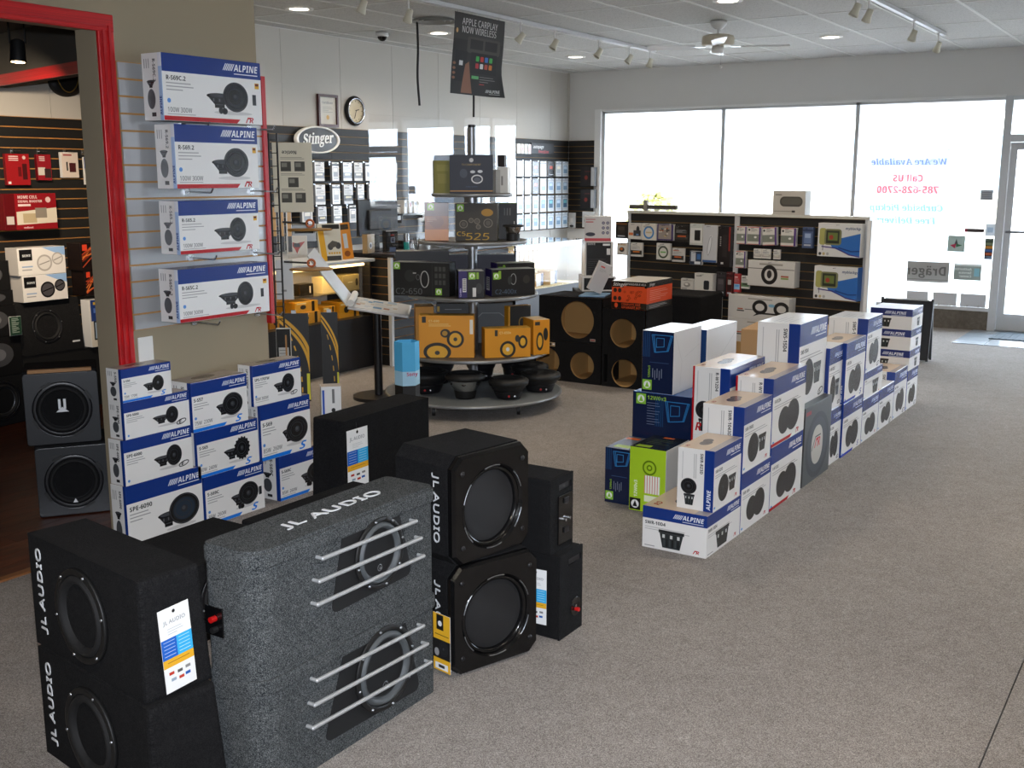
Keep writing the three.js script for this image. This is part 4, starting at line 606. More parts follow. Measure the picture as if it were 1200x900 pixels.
{
  const o = thing('chrome_driver', 'chrome basket speaker driver on the second shelf of the tower', 'speaker', TW(0.3, 0.14, 1.2325)); part('magnet', cyl(0.05, 0.05, 0, 0.025, 0, 24), MAT.black, o); part('basket', lathe([[0.04, 0.05], [0.055, 0.07], [0.062, 0.1], [0.06, 0.1]], 24), MAT.chrome, o); part('rim', lathe([[0.05, 0.1], [0.075, 0.1], [0.078, 0.112], [0.06, 0.116], [0.03, 0.105]], 32), MAT.black, o); part('cone', lathe([[0.001, 0.085], [0.03, 0.09], [0.055, 0.112]], 24), MAT.cone, o);
}
const blk650 = (g, W, H) => { R4(g, 0, 0, W, H, '#1a1b1a'); leafLogo(g, 2, 2, H * 0.2); EL(g, W * 0.56, H * 0.5, W * 0.07, H * 0.24, '#b9bab8', 4); E(g, W * 0.3, H * 0.4, W * 0.1, H * 0.18, '#2c2d2c'); R4(g, W * 0.35, H * 0.3, W * 0.06, H * 0.04, '#aaa'); EL(g, W * 0.44, H * 0.44, W * 0.03, H * 0.08, '#777', 2); T(g, 'C2-650', W * 0.03, H * 0.95, H * 0.25, '#6a6e70', { bold: false, sx: 1.1 }); R4(g, W * 0.69, 0, 2, H, '#333'); for (let i = 0; i < 9; i++) R4(g, W * (0.74 + (i % 3) * 0.07), H * (0.12 + Math.floor(i / 3) * 0.2), W * 0.05, H * 0.14, '#454643'); leafLogo(g, W * 0.75, H * 0.76, H * 0.2); };
tb('long black component speaker box with silver ring picture on the third shelf', 2, -0.355, 0.2, 0.43, 0.245, 0.15, -0.28, { f: blk650, t: '#6f7274' }, { fill: '#151615', ppm: 600 });
tb('black box with grey-brown top behind the long black one on the third shelf', 2, -0.38, -0.06, 0.4, 0.31, 0.15, 0.05, { f: '#161616', t: '#9b958f', r: '#5a544d' }, { fill: '#161616' });
tb('dark indigo long box at the back of the third shelf', 2, 0.02, -0.25, 0.6, 0.27, 0.14, 0, { f: '#15122b', t: '#b9bfc6' }, { fill: '#15122b' });
const pur = (g, W, H) => { R4(g, 0, 0, W, H, '#161413'); R4(g, 0, 0, W * 0.34, H, '#2b1c63'); T(g, 'C2-400x', W * 0.12, H * 0.95, W * 0.09, '#cfc9e8', { rot: -Math.PI / 2 }); R4(g, W * 0.16, H * 0.28, W * 0.15, H * 0.5, '#e2e2e0'); for (let i = 0; i < 7; i++) R4(g, W * 0.18, H * (0.31 + i * 0.065), W * 0.11, H * 0.03, '#333'); leafLogo(g, W * 0.4, H * 0.06, H * 0.26); R4(g, W * 0.7, H * 0.06, W * 0.1, H * 0.25, '#8bb53a'); E(g, W * 0.8, H * 0.65, W * 0.12, H * 0.2, '#333'); R4(g, W * 0.55, H * 0.62, W * 0.14, H * 0.34, '#d8d8d6'); };
tb('small purple and black speaker box in the middle of the third shelf', 2, -0.02, 0.33, 0.185, 0.195, 0.17, 0.1, { f: pur, t: '#c6c9cc' }, { fill: '#191714' });
const pur2 = (g, W, H) => { R4(g, 0, 0, W, H, '#191817'); leafLogo(g, W * 0.04, H * 0.12, H * 0.26); R4(g, W * 0.16, H * 0.06, W * 0.06, H * 0.3, '#8bb53a'); EL(g, W * 0.5, H * 0.38, W * 0.06, H * 0.2, '#a8a9a8', 3); E(g, W * 0.42, H * 0.42, W * 0.05, H * 0.16, '#3a3b3b'); T(g, 'C2-400x', W * 0.08, H * 0.92, H * 0.24, '#5b6e86', { bold: false }); E(g, W * 0.8, H * 0.4, W * 0.08, H * 0.16, '#37322e'); };
const pur2l = (g, W, H) => { R4(g, 0, 0, W, H, '#24185a'); R4(g, W * 0.2, H * 0.3, W * 0.5, H * 0.5, '#dededc'); for (let i = 0; i < 6; i++) R4(g, W * 0.25, H * (0.34 + i * 0.07), W * 0.4, H * 0.03, '#333'); };
tb('black speaker box with purple end at the rim of the third shelf', 2, 0.275, 0.2, 0.34, 0.195, 0.14, 0.32, { f: pur2, l: pur2l, t: '#8f9596' }, { fill: '#1a1918' });
tb('black speaker box with purple end behind another on the third shelf', 2, 0.3, 0.02, 0.3, 0.225, 0.14, 0.32, { f: pur2, l: pur2l, t: '#b4bcb2' }, { fill: '#1a1918' });
const yel = (g, W, H) => { R4(g, 0, 0, W, H, '#dd961c'); R4(g, W * 0.06, H * 0.03, W * 0.07, H * 0.14, '#2b2a28'); T(g, 'C1-690', W * 0.18, H * 0.16, H * 0.08, '#f0d9a0', { bold: false }); lines(g, W * 0.18, H * 0.2, W * 0.4, 2, H * 0.04, '#efd08c', 2); E(g, W * 0.66, H * 0.56, W * 0.155, H * 0.2, '#23221f'); E(g, W * 0.66, H * 0.56, W * 0.11, H * 0.15, '#e3ab2b'); E(g, W * 0.66, H * 0.56, W * 0.035, H * 0.045, '#3a3a38'); E(g, W * 0.48, H * 0.42, W * 0.09, H * 0.1, '#2a2926'); E(g, W * 0.47, H * 0.42, W * 0.05, H * 0.06, '#b58a2c'); E(g, W * 0.33, H * 0.86, W * 0.25, H * 0.22, '#23221f'); E(g, W * 0.33, H * 0.87, W * 0.19, H * 0.16, '#e3ab2b'); E(g, W * 0.33, H * 0.88, W * 0.045, H * 0.05, '#3a3a38'); R4(g, W * 0.92, H * 0.1, W * 0.06, H * 0.34, '#e4e0d4'); };
tb('large yellow speaker box with cone pictures at the front of the fourth shelf', 3, -0.19, 0.36, 0.4, 0.31, 0.12, -0.05, { f: yel, t: '#b98a2a' }, { fill: '#c98a1c' });
const yel2 = (g, W, H) => { R4(g, 0, 0, W, H, '#dd961c'); R4(g, W * 0.22, H * 0.06, W * 0.06, H * 0.2, '#2b2a28'); T(g, 'C1-650x', W * 0.32, H * 0.2, H * 0.11, '#f3deb0', { bold: false }); E(g, W * 0.5, H * 0.72, W * 0.17, H * 0.28, '#23221f'); E(g, W * 0.5, H * 0.72, W * 0.12, H * 0.2, '#e3ab2b'); E(g, W * 0.5, H * 0.72, W * 0.04, H * 0.07, '#ddd'); E(g, W * 0.83, H * 0.48, W * 0.1, H * 0.22, '#23221f'); E(g, W * 0.83, H * 0.48, W * 0.06, H * 0.14, '#e3ab2b'); E(g, W * 0.71, H * 0.36, W * 0.05, H * 0.12, '#3a3835'); };
tb('low wide yellow speaker box on the fourth shelf', 3, 0.24, 0.36, 0.34, 0.215, 0.12, 0.18, { f: yel2, t: '#b98a2a' }, { fill: '#c98a1c' });
tb('upright yellow speaker box at the rim of the fourth shelf', 3, 0.47, 0.2, 0.13, 0.26, 0.2, 0.35, { f: (g, W, H) => { R4(g, 0, 0, W, H, '#d8901a'); R4(g, W * 0.1, H * 0.06, W * 0.3, H * 0.1, '#333'); E(g, W * 0.4, H * 0.62, W * 0.22, H * 0.26, '#23221f'); E(g, W * 0.4, H * 0.62, W * 0.14, H * 0.18, '#e0a52a'); E(g, W * 0.75, H * 0.42, W * 0.14, H * 0.18, '#23221f'); }, t: '#c7ac80' }, { fill: '#cf8c1c' });
tb('yellow box with a white barcode label behind the large yellow one', 3, -0.375, -0.05, 0.14, 0.33, 0.2, 0.1, { f: (g, W, H) => { R4(g, 0, 0, W, H, '#cf8d20'); R4(g, W * 0.35, H * 0.25, W * 0.5, H * 0.3, '#e6e3da'); } }, { fill: '#b97f22' });
tb('charcoal box lying at the back of the fourth shelf', 3, -0.12, -0.15, 0.32, 0.34, 0.2, 0, { f: (g, W, H) => { R4(g, 0, 0, W, H, '#2c2f31'); R4(g, W * 0.02, H * 0.06, W * 0.06, H * 0.12, '#b9972e'); R4(g, W * 0.2, H * 0.12, W * 0.4, 3, '#8a8d8f'); } }, { fill: '#2c2f31' });
tb('medium grey box with a car outline behind the pole on the fourth shelf', 3, 0.14, -0.34, 0.34, 0.34, 0.12, 0, { f: (g, W, H) => { R4(g, 0, 0, W, H, '#53575a'); L(g, [[W * 0.15, H * 0.45], [W * 0.3, H * 0.3], [W * 0.7, H * 0.3], [W * 0.9, H * 0.45]], '#8b9093', 3); } }, { fill: '#4a4e50' });
tb('black and yellow box on edge at the back of the fourth shelf', 3, 0.34, -0.02, 0.2, 0.33, 0.06, 0.5, { f: (g, W, H) => { R4(g, 0, 0, W, H, '#1c1c1c'); R4(g, 0, 0, W * 0.08, H, '#c98d1e'); EL(g, W * 0.6, H * 0.4, W * 0.12, H * 0.12, '#b58a2c', 4); R4(g, W * 0.1, H * 0.62, W * 0.9, H * 0.06, '#c98d1e'); }, r: '#d3972a' }, { fill: '#c98d1e' });
// bare woofers on the tower base
function bareWoofer(label, r, f, R, h, chrome, tint) {
  const o = thing('bare_woofer', label, 'woofer', TW(r, f, 0.1115), 0, 'woofers on the tower base');
  part('magnet', lathe(chrome ? [[0.001, 0], [R * 0.48, 0], [R * 0.5, h * 0.06], [R * 0.56, h * 0.3], [R * 0.54, h * 0.32]] : [[0.001, 0], [R * 0.6, 0], [R * 0.63, h * 0.05], [R * 0.74, h * 0.34], [R * 0.74, h * 0.4]], 32), chrome ? MAT.black : MAT.blackSatin, o);
  part('basket', lathe(chrome ? [[R * 0.54, h * 0.32], [R * 0.66, h * 0.46], [R * 0.82, h * 0.72], [R * 0.84, h * 0.76]] : [[R * 0.72, h * 0.4], [R * 0.84, h * 0.5], [R * 0.88, h * 0.66]], 32), chrome ? MAT.chrome : MAT.blackSatin, o);
  if (chrome) for (let i = 0; i < 6; i++) { const a = i * 1.047; part('basket_window', new THREE.SphereGeometry(R * 0.13, 10, 8).scale(1, 0.9, 0.35).rotateX(-0.5).translate(0, h * 0.66, R * 0.73).rotateY(a), MAT.black, o); }
  part('rim', lathe(chrome ? [[R * 0.8, h * 0.74], [R * 0.96, h * 0.78], [R * 1.02, h * 0.86], [R * 0.99, h * 0.95], [R * 0.86, h]] : [[R * 0.86, h * 0.64], [R * 0.99, h * 0.68], [R * 1.02, h * 0.84], [R * 0.99, h * 0.95], [R * 0.86, h]], 40), MAT.black, o);
  part('surround', lathe([[R * 0.68, h * 0.94], [R * 0.75, h * 1.03], [R * 0.82, h * 1.03], [R * 0.88, h * 0.97]], 40), MAT.rubber, o);
  part('cone', lathe([[R * 0.25, h * 0.72], [R * 0.7, h * 0.95]], 40), MAT.cone, o); part('dust_cap', lathe([[0.0005, h * 0.86], [R * 0.2, h * 0.82], [R * 0.32, h * 0.74]], 32), tint || MAT.coneGrey, o);
  if (!chrome) { const q = V(TF[0], 0, TF[1]); part('binding_post', [rod([q.x * R * 0.55, h * 0.2, q.z * R * 0.55], [q.x * R * 0.72, h * 0.2, q.z * R * 0.72], 0.008)], std('#b51616', 0.4), o, 'red binding post'); part('binding_post', [rod([q.x * R * 0.55 + 0.03, h * 0.2, q.z * R * 0.55 + 0.03], [q.x * R * 0.72 + 0.03, h * 0.2, q.z * R * 0.72 + 0.03], 0.007)], MAT.chrome, o); }
  return o;
}
bareWoofer('woofer with polished metal basket at the front of the tower base', -0.06, 0.44, 0.148, 0.18, true);
bareWoofer('shallow black woofer with red binding post near the polished one', 0.255, 0.45, 0.145, 0.145, false);
bareWoofer('wide black woofer with red binding post at the rim of the tower base', 0.5, 0.19, 0.155, 0.14, false);
bareWoofer('wide black woofer lying behind the one at the rim of the tower base', 0.44, -0.125, 0.145, 0.15, false);
bareWoofer('deep black woofer behind the pole of the tower', 0.06, -0.28, 0.135, 0.21, false);
bareWoofer('smaller deep black woofer at the back of the tower base', 0.31, -0.36, 0.1, 0.18, false);
bareWoofer('black woofer next to the blue carton tube on the tower base', -0.36, 0.2, 0.18, 0.16, false);
bareWoofer('tall black woofer on the shaded side of the tower base', -0.28, -0.17, 0.15, 0.24, false);
// ---------- podium with an open portfolio, blue carton ----------
{
  const o = thing('portfolio_stand', 'black pedestal stand carrying an open ring binder portfolio', 'stand', [6.34, 0, -5.36], -54.9 * D2R);
  part('pole', cyl(0.032, 0.66, 0, 0.36, 0, 20), MAT.blackSatin, o); part('foot', cyl(0.2, 0.025, 0, 0.0125, 0, 40), MAT.blackSatin, o); part('mount_plate', bx(0.16, 0.015, 0.16, 0, 0.69, 0), MAT.blackSatin, o);
  const bd = sub('portfolio', o, [0.03, 0.715, 0.04]); bd.rotation.set(0.1, 0, -0.16);
  part('board', rbx(0.46, 0.016, 0.4, 0.005), MAT.alu, bd); const leaf = part('cover', rbx(0.47, 0.012, 0.36, 0.004, -0.235, 0, 0), MAT.alu, bd); leaf.position.set(-0.235, 0.01, 0); leaf.rotation.z = -0.78;
  part('binder_rings', rod([-0.215, 0.035, -0.17], [-0.215, 0.035, 0.17], 0.026, 16), MAT.white, bd);
  printPart('brochure_page', bd, [0.4, 0.004, 0.36], [0.015, 0.009, 0], { t: (g, W, H) => { R4(g, 0, 0, W, H, '#d9d8d4'); for (let i = 0; i < 22; i++) R4(g, rnd() * W * 0.8, rnd() * H * 0.8, W * rr(0.06, 0.22), H * rr(0.05, 0.2), pick(['#aebfce', '#7f9fbe', '#cdbfae', '#c9ced2', '#b98f7a', '#e6e4df'])); } }, { ppm: 500, kind: 'gloss' });
}
{
  const o = thing('blue_carton_tube', 'open hexagonal blue and black carton behind the tall black cabinet', 'carton', [5.16, 0, -4.13], 0.3), H0 = 0.7;
  const hex = (r) => [0, 1, 2, 3, 4, 5].map((i) => [Math.cos(i * 1.0472) * r, Math.sin(i * 1.0472) * r]);
  const s = shapeOf(hex(0.078)); const hp = new THREE.Path(hex(0.074).reverse().map((p) => new THREE.Vector2(...p))); s.holes.push(hp);
  const ext = (h0, h1) => new THREE.ExtrudeGeometry(s, { depth: h1 - h0, bevelEnabled: false }).rotateX(-Math.PI / 2).translate(0, h0, 0);
  part('upper_sleeve', ext(0.52, H0), MAT.fabricBlue, o); part('middle_sleeve', ext(0.43, 0.52), std('#a8d3ea', 0.6), o); part('lower_sleeve', ext(0, 0.43), MAT.black, o); part('lining', new THREE.ExtrudeGeometry(shapeOf(hex(0.072)), { depth: 0.005, bevelEnabled: false }).rotateX(-Math.PI / 2).translate(0, H0 - 0.12, 0), MAT.cardboard, o);
  part('lettering', textGeo('Sony', 0.07, 0.03, 0.002, fontB).rotateY(-0.6 - 0.3).translate(-0.05, 0.5, 0.052), std('#c0607a', 0.6), o);
}
{ // small carton on a clear riser with a red base
  const o = thing('acrylic_riser', 'clear acrylic riser with a red printed base beside the tall cabinet', 'riser', [4.43, 0, -4.1], -0.75);
  printPart('red_base', o, [0.13, 0.32, 0.1], [0, 0, 0], { f: (g, W, H) => { R4(g, 0, 0, W, H, '#b01a26'); T(g, 'P', W * 0.1, H * 0.15, W * 0.22, '#f0e8e8', { rot: 0.3 }); T(g, 'I-10', W * 0.6, H * 0.12, W * 0.18, '#f0e8e8'); } }, { fill: '#a01620' }); part('clear_tray', slab(-0.055, 0.055, 0.32, 0.345, -0.05, 0.05), MAT.acrylic, o);
  carton('small_white_carton', 'small white and blue carton standing on the clear riser', 'carton', [0.11, 0.2, 0.09], [4.43, 0.346, -4.1], -0.75, { f: (g, W, H) => { R4(g, 0, 0, W, H, '#e4e4e2'); R4(g, W * 0.06, H * 0.1, W * 0.1, H * 0.8, '#2d52b0'); R4(g, W * 0.55, H * 0.08, W * 0.12, H * 0.4, '#777'); E(g, W * 0.6, H * 0.68, W * 0.1, H * 0.06, '#333'); E(g, W * 0.6, H * 0.84, W * 0.1, H * 0.06, '#333'); }, t: '#b9aea2' });
}
// ---------- sales counters along the wall ----------
{
  const o = thing('glass_counter', 'black-based glass display counter glowing yellow inside, under the register desk', 'counter', [6.6, 0, -6.35]);
  part('base', slab(-0.75, 0.85, 0, 0.46, -0.55, 0), MAT.blackSatin, o); part('back_panel', slab(-0.75, 0.85, 0.46, 0.94, -0.55, -0.53), MAT.white, o); part('end_panel', slab(0.83, 0.85, 0.46, 0.94, -0.53, 0), MAT.blackSatin, o); part('end_panel', slab(-0.75, -0.73, 0.46, 0.94, -0.53, 0), MAT.blackSatin, o);
  part('front_pane', slab(-0.73, 0.83, 0.46, 0.94, -0.006, 0), MAT.glass, o); part('glass_shelf', slab(-0.73, 0.83, 0.69, 0.698, -0.5, -0.03), MAT.acrylic, o); part('counter_top', rbx(1.64, 0.03, 0.6, 0.008, 0.05, 0.962, -0.27), MAT.alu, o); part('light_tube', rod([-0.7, 0.925, -0.05], [0.8, 0.925, -0.05], 0.012), glow('#ffd58a', 3), o);
  const l = new THREE.RectAreaLight('#ffcc7a', 16, 1.4, 0.04); l.position.set(0.05, 0.9, -0.05); l.rotation.x = -Math.PI / 2 + 0.0; l.castShadow = true; o.add(l);
  const gy = 'boxes in the yellow-lit counter'; let k = 0;
  const Y = [[6.42, 0.0], [6.66, 0], [6.86, 0], [7.08, 0], [7.3, 0]];
  const yb = (label, x, y, w, h, d, c, z = -6.55) => carton('accessory_box', label, 'box', [w, h, d], [x, y, z], 0, { f: (g, W, H) => { R4(g, 0, 0, W, H, c); R4(g, W * 0.72, 0, W * 0.12, H, '#1c1b18'); E(g, W * 0.35, H * 0.5, W * 0.12, H * 0.2, '#2b2a26'); R4(g, W * 0.08, H * 0.1, W * 0.4, H * 0.12, '#f2dfa8'); }, l: '#c98f16', t: '#dca82c' }, { fill: c, ppm: 400, group: gy, kind: 'plain' });
  yb('yellow accessory box at the end of the counter floor by the black bags', 6.36, 0.461, 0.2, 0.1, 0.22, '#d99b1a'); yb('low yellow box with black stripe, under another in the lit counter', 6.72, 0.461, 0.28, 0.1, 0.24, '#dba01c'); yb('yellow box stacked on the low striped one in the lit counter', 6.7, 0.562, 0.28, 0.09, 0.22, '#e0a820'); yb('dark-labelled yellow box in the middle of the counter floor', 6.99, 0.461, 0.16, 0.12, 0.2, '#cf9418'); yb('yellow box at the slatted end of the counter floor', 7.24, 0.461, 0.26, 0.14, 0.22, '#d99f20');
  yb('yellow gauge box on the glass shelf of the counter', 6.5, 0.699, 0.12, 0.15, 0.1, '#e0a41c', -6.5); carton('gauge_box', 'black gauge box on the glass shelf of the lit counter', 'box', [0.16, 0.1, 0.1], [6.72, 0.699, -6.5], 0, { f: (g, W, H) => { R4(g, 0, 0, W, H, '#1f1c17'); R4(g, W * 0.7, H * 0.2, W * 0.1, H * 0.6, '#d8d6d0'); } }, { fill: '#1f1c17' }); carton('lit_white_box', 'cream box glowing under the lamp on the glass shelf', 'box', [0.2, 0.14, 0.12], [7.0, 0.699, -6.5], 0, {}, { fill: '#f0e2ae', kind: 'matte' }); carton('olive_radio_box', 'olive-grey receiver box at the end of the glass shelf', 'box', [0.22, 0.14, 0.14], [7.26, 0.699, -6.5], 0, { f: (g, W, H) => { R4(g, 0, 0, W, H, '#8c8460'); E(g, W * 0.85, H * 0.5, W * 0.08, H * 0.24, '#3a372c'); R4(g, W * 0.3, H * 0.45, W * 0.3, 4, '#cfc9a8'); } }, { fill: '#8c8460' });
}
{
  const o = thing('slatted_counter', 'dark slatted counter with a silver corner post', 'counter', [7.5, 0, -6.17]);
  part('body', slab(0.012, 1.92, 0, 0.985, -0.6, -0.012), MAT.slatBlack, o); part('groove_core', slab(0.008, 1.92, 0.1, 0.97, -0.012, -0.008), MAT.groove, o); part('groove_core', slab(0.008, 0.012, 0.1, 0.97, -0.55, -0.012), MAT.groove, o);
  for (let i = 0; i < 11; i++) { const y0 = 0.1 + i * 0.079, a = slab(0.03, 1.92, y0 + 0.004, y0 + 0.075, -0.008, 0), b = slab(0, 0.008, y0 + 0.004, y0 + 0.075, -0.55, -0.03); part('slat', a, MAT.slatBlack, o); part('slat', b, MAT.slatBlack, o); }
  part('corner_post', slab(-0.004, 0.03, 0, 0.985, -0.03, 0.004), MAT.alu, o, 'silver corner post'); part('kick_plate', slab(0.01, 1.92, 0, 0.1, -0.01, 0), MAT.black, o); part('counter_top', rbx(1.93, 0.03, 0.68, 0.006, 0.955, 1.0, -0.29), MAT.blackSatin, o);
}
{
  const o = thing('lit_showcase', 'glass showcase with a bright white tube along its top edge', 'showcase', [10.17, 0, -6.1]);
  part('base', slab(-0.72, 0.74, 0, 0.5, -0.55, 0), MAT.blackSatin, o); part('back_panel', slab(-0.72, 0.74, 0.5, 0.96, -0.55, -0.535), std('#b9ab80', 0.7), o); part('floor_board', slab(-0.72, 0.74, 0.5, 0.506, -0.535, -0.01), std('#cfc39a', 0.6), o); part('end_pane', slab(0.735, 0.74, 0.506, 0.96, -0.53, 0), MAT.glass, o); part('front_pane', slab(-0.72, 0.735, 0.506, 0.96, -0.006, -0.001), MAT.glass, o); part('glass_shelf', slab(-0.7, 0.2, 0.735, 0.742, -0.5, -0.12), MAT.acrylic, o);
  part('counter_top', slab(-0.72, 0.74, 0.985, 0.995, -0.55, 0.0), MAT.glass, o); part('top_frame', [slab(-0.72, 0.74, 0.96, 0.985, -0.02, 0.005), slab(-0.72, 0.74, 0.96, 0.985, -0.55, -0.53)], MAT.alu, o); part('light_tube', rod([-0.7, 0.945, -0.025], [0.72, 0.945, -0.025], 0.013), glow('#f4f8ff', 2.2), o); for (const x of [-0.72, 0.735]) part('frame_post', slab(x - 0.008, x + 0.008, 0.5, 0.985, -0.012, 0.004), MAT.black, o);
  const l = new THREE.RectAreaLight('#fff4dc', 2.5, 1.4, 0.04); l.position.set(0, 0.92, -0.05); l.rotation.x = -Math.PI / 2; l.castShadow = true; o.add(l);
  for (let i = 0; i < 8; i++) carton('upright_tan_box', 'slim tan box in the upright line on the showcase glass shelf', 'box', [0.075, rr(0.155, 0.17), 0.16], [9.6 + i * 0.094, 0.743, -6.38], 0, { f: (g, W, H) => { R4(g, 0, 0, W, H, pick(['#c9a978', '#d3b98e', '#bf9c66'])); R4(g, W * 0.35, H * 0.3, W * 0.15, H * 0.12, '#8a6a3c'); } }, { fill: '#c2a06a', ppm: 250, group: 'slim tan boxes on the showcase shelf' });
  for (let i = 0; i < 3; i++) { carton('blue_white_box', ['white and blue box on the showcase floor by the tower', 'white and blue box in the middle of the showcase floor', 'white and blue box on the showcase floor by the glass end'][i], 'box', [0.2, 0.125 + i * 0.012, 0.16], [9.82 + i * 0.3, 0.507, -6.3], 0.15, { f: (g, W, H) => { R4(g, 0, 0, W, H, '#dfe6f0'); R4(g, W * 0.62, 0, W * 0.38, H, '#3a4c70'); R4(g, W * 0.1, H * 0.5, W * 0.3, 3, '#8fa3c4'); }, l: '#cfae74' }, { fill: '#cdb07a', ppm: 300, group: 'boxes on the showcase floor' }); }
}
// clear sneeze-guard panes over the counter
{
  const o = thing('sneeze_guard', 'clear acrylic guard of two tall panes standing on the counter', 'guard', [7.2, 1.02, -6.2]);
  part('pane', slab(0.08, 1.31, 0.0, 1.2, -0.003, 0.003), MAT.guard, o, 'clear pane'); part('pane', slab(1.5, 2.4, 0.0, 1.25, -0.003, 0.003), MAT.guard, o, 'clear pane'); for (const x of [0.3, 1.2, 1.6, 2.1]) part('foot', bx(0.04, 0.02, 0.2, x, 0.006, 0), MAT.acrylic, o);
}
{ // register desk: monitor and small goods
  const m = thing('monitor', 'black computer monitor seen from behind on the register counter', 'monitor', [7.75, 1.016, -6.52], 0.05);
  part('housing', rbx(0.6, 0.33, 0.03, 0.01, 0, 0.31, 0), MAT.black, m); part('rear_bulge', rbx(0.34, 0.18, 0.03, 0.012, 0, 0.29, 0.025), MAT.black, m); part('neck', bx(0.06, 0.18, 0.03, 0, 0.1, -0.02), MAT.black, m); part('foot', rbx(0.22, 0.012, 0.18, 0.005, 0, 0.007, 0), MAT.black, m); part('round_emblem', latheZ([[0.016, 0.002], [0.018, 0.004], [0.02, 0.002]], 20).translate(0.0, 0.3, 0.04), MAT.steel, m);
  carton('dark_phone_box', 'small black box with a grey device picture on the counter corner', 'box', [0.13, 0.2, 0.06], [7.66, 1.016, -6.3], -0.3, { f: (g, W, H) => { R4(g, 0, 0, W, H, '#1d1d20'); R4(g, W * 0.4, H * 0.3, W * 0.35, H * 0.25, '#8d93a3'); R4(g, W * 0.45, H * 0.33, W * 0.25, H * 0.18, '#3a3f52'); R4(g, W * 0.4, H * 0.18, W * 0.3, H * 0.05, '#b33'); R4(g, W * 0.3, H * 0.75, W * 0.5, H * 0.2, '#5a6a8a'); R4(g, 0, 0, W, H * 0.04, '#ccc'); } }, { fill: '#1a1a1c' });
  carton('tan_gadget_box', 'small tan carton with a lens picture behind the black box', 'box', [0.15, 0.17, 0.05], [7.5, 1.016, -6.42], 0.25, { f: (g, W, H) => { R4(g, 0, 0, W, H, '#a88f6a'); E(g, W * 0.45, H * 0.6, W * 0.2, W * 0.2, '#d9d4c8'); E(g, W * 0.45, H * 0.6, W * 0.12, W * 0.12, '#555'); } }, { fill: '#a08660' });
  const c = thing('teal_spray_bottle', 'small silver and teal bottle on the counter corner', 'bottle', [7.82, 1.016, -6.24]); part('body', cyl(0.026, 0.09, 0, 0.045, 0, 20), std('#1aa39a', 0.35), c); part('cap', cyl(0.024, 0.08, 0, 0.13, 0, 20), MAT.chrome, c);
  const p = thing('pen_cup', 'clear cup of dark pens beside the teal bottle', 'pen cup', [8.0, 1.016, -6.26]); part('cup', lathe([[0.001, 0], [0.035, 0], [0.038, 0.06], [0.036, 0.06], [0.033, 0.004]], 20), MAT.acrylic, p); for (let i = 0; i < 5; i++) part('pen', rod([0.012 * Math.cos(i * 1.3), 0.004, 0.012 * Math.sin(i * 1.3)], [0.03 * Math.cos(i * 1.3), 0.12, 0.03 * Math.sin(i * 1.3)], 0.004), MAT.black, p);
  single('desk_phone', [rbx(0.2, 0.05, 0.18, 0.012, 0, 0.025, 0), rbx(0.05, 0.04, 0.19, 0.012, -0.07, 0.06, 0)], MAT.blackSatin, 'black desk telephone beside the monitor', 'telephone', [8.2, 1.016, -6.55], 0.2);
  const s = thing('motorcycle_card', 'white and yellow standing card with a motorcycle picture on the counter', 'card', [7.0, 0.978, -6.42], -0.35);
  printPart('card_face', s, [0.22, 0.32, 0.02], [0, 0, 0], { f: (g, W, H) => { R4(g, 0, 0, W, H, '#dcd8c8'); P(g, [[0, H * 0.1], [W * 0.24, H * 0.1], [W * 0.34, H], [W * 0.1, H]], '#e2ab27'); R4(g, W * 0.2, H * 0.03, W * 0.75, H * 0.12, '#2a2a28'); E(g, W * 0.5, H * 0.62, W * 0.12, H * 0.09, '#444'); E(g, W * 0.84, H * 0.6, W * 0.12, H * 0.09, '#444'); P(g, [[W * 0.42, H * 0.55], [W * 0.6, H * 0.46], [W * 0.82, H * 0.5], [W * 0.76, H * 0.62], [W * 0.55, H * 0.66]], '#55524a'); for (let i = 0; i < 5; i++) R4(g, W * (0.4 + i * 0.11), H * 0.77, W * 0.08, H * 0.05, '#d8a63a'); R4(g, W * 0.32, H * 0.87, W * 0.62, H * 0.12, '#333'); } }, { fill: '#cfcab8', rot: [-0.12, 0, 0] }); part('stand_leg', bx(0.06, 0.2, 0.004, 0, 0.1, -0.06).rotateX(0.15), MAT.cardboard, s);
  const q = thing('orange_card', 'narrow orange standing card with a bottle picture beside the motorcycle card', 'card', [7.24, 0.978, -6.44], -0.3);
  printPart('card_face', q, [0.12, 0.32, 0.015], [0, 0, 0], { f: (g, W, H) => { R4(g, 0, 0, W, H, '#d98a1c'); R4(g, W * 0.15, H * 0.05, W * 0.7, H * 0.14, '#3a2c12'); R4(g, W * 0.3, H * 0.3, W * 0.35, H * 0.4, '#c9cfd2'); E(g, W * 0.5, H * 0.85, W * 0.25, H * 0.08, '#8a4a14'); } }, { fill: '#c07a18', rot: [-0.12, 0, 0.06] }); part('stand_leg', bx(0.04, 0.2, 0.004, 0, 0.1, -0.05).rotateX(0.15), MAT.cardboard, q);
}
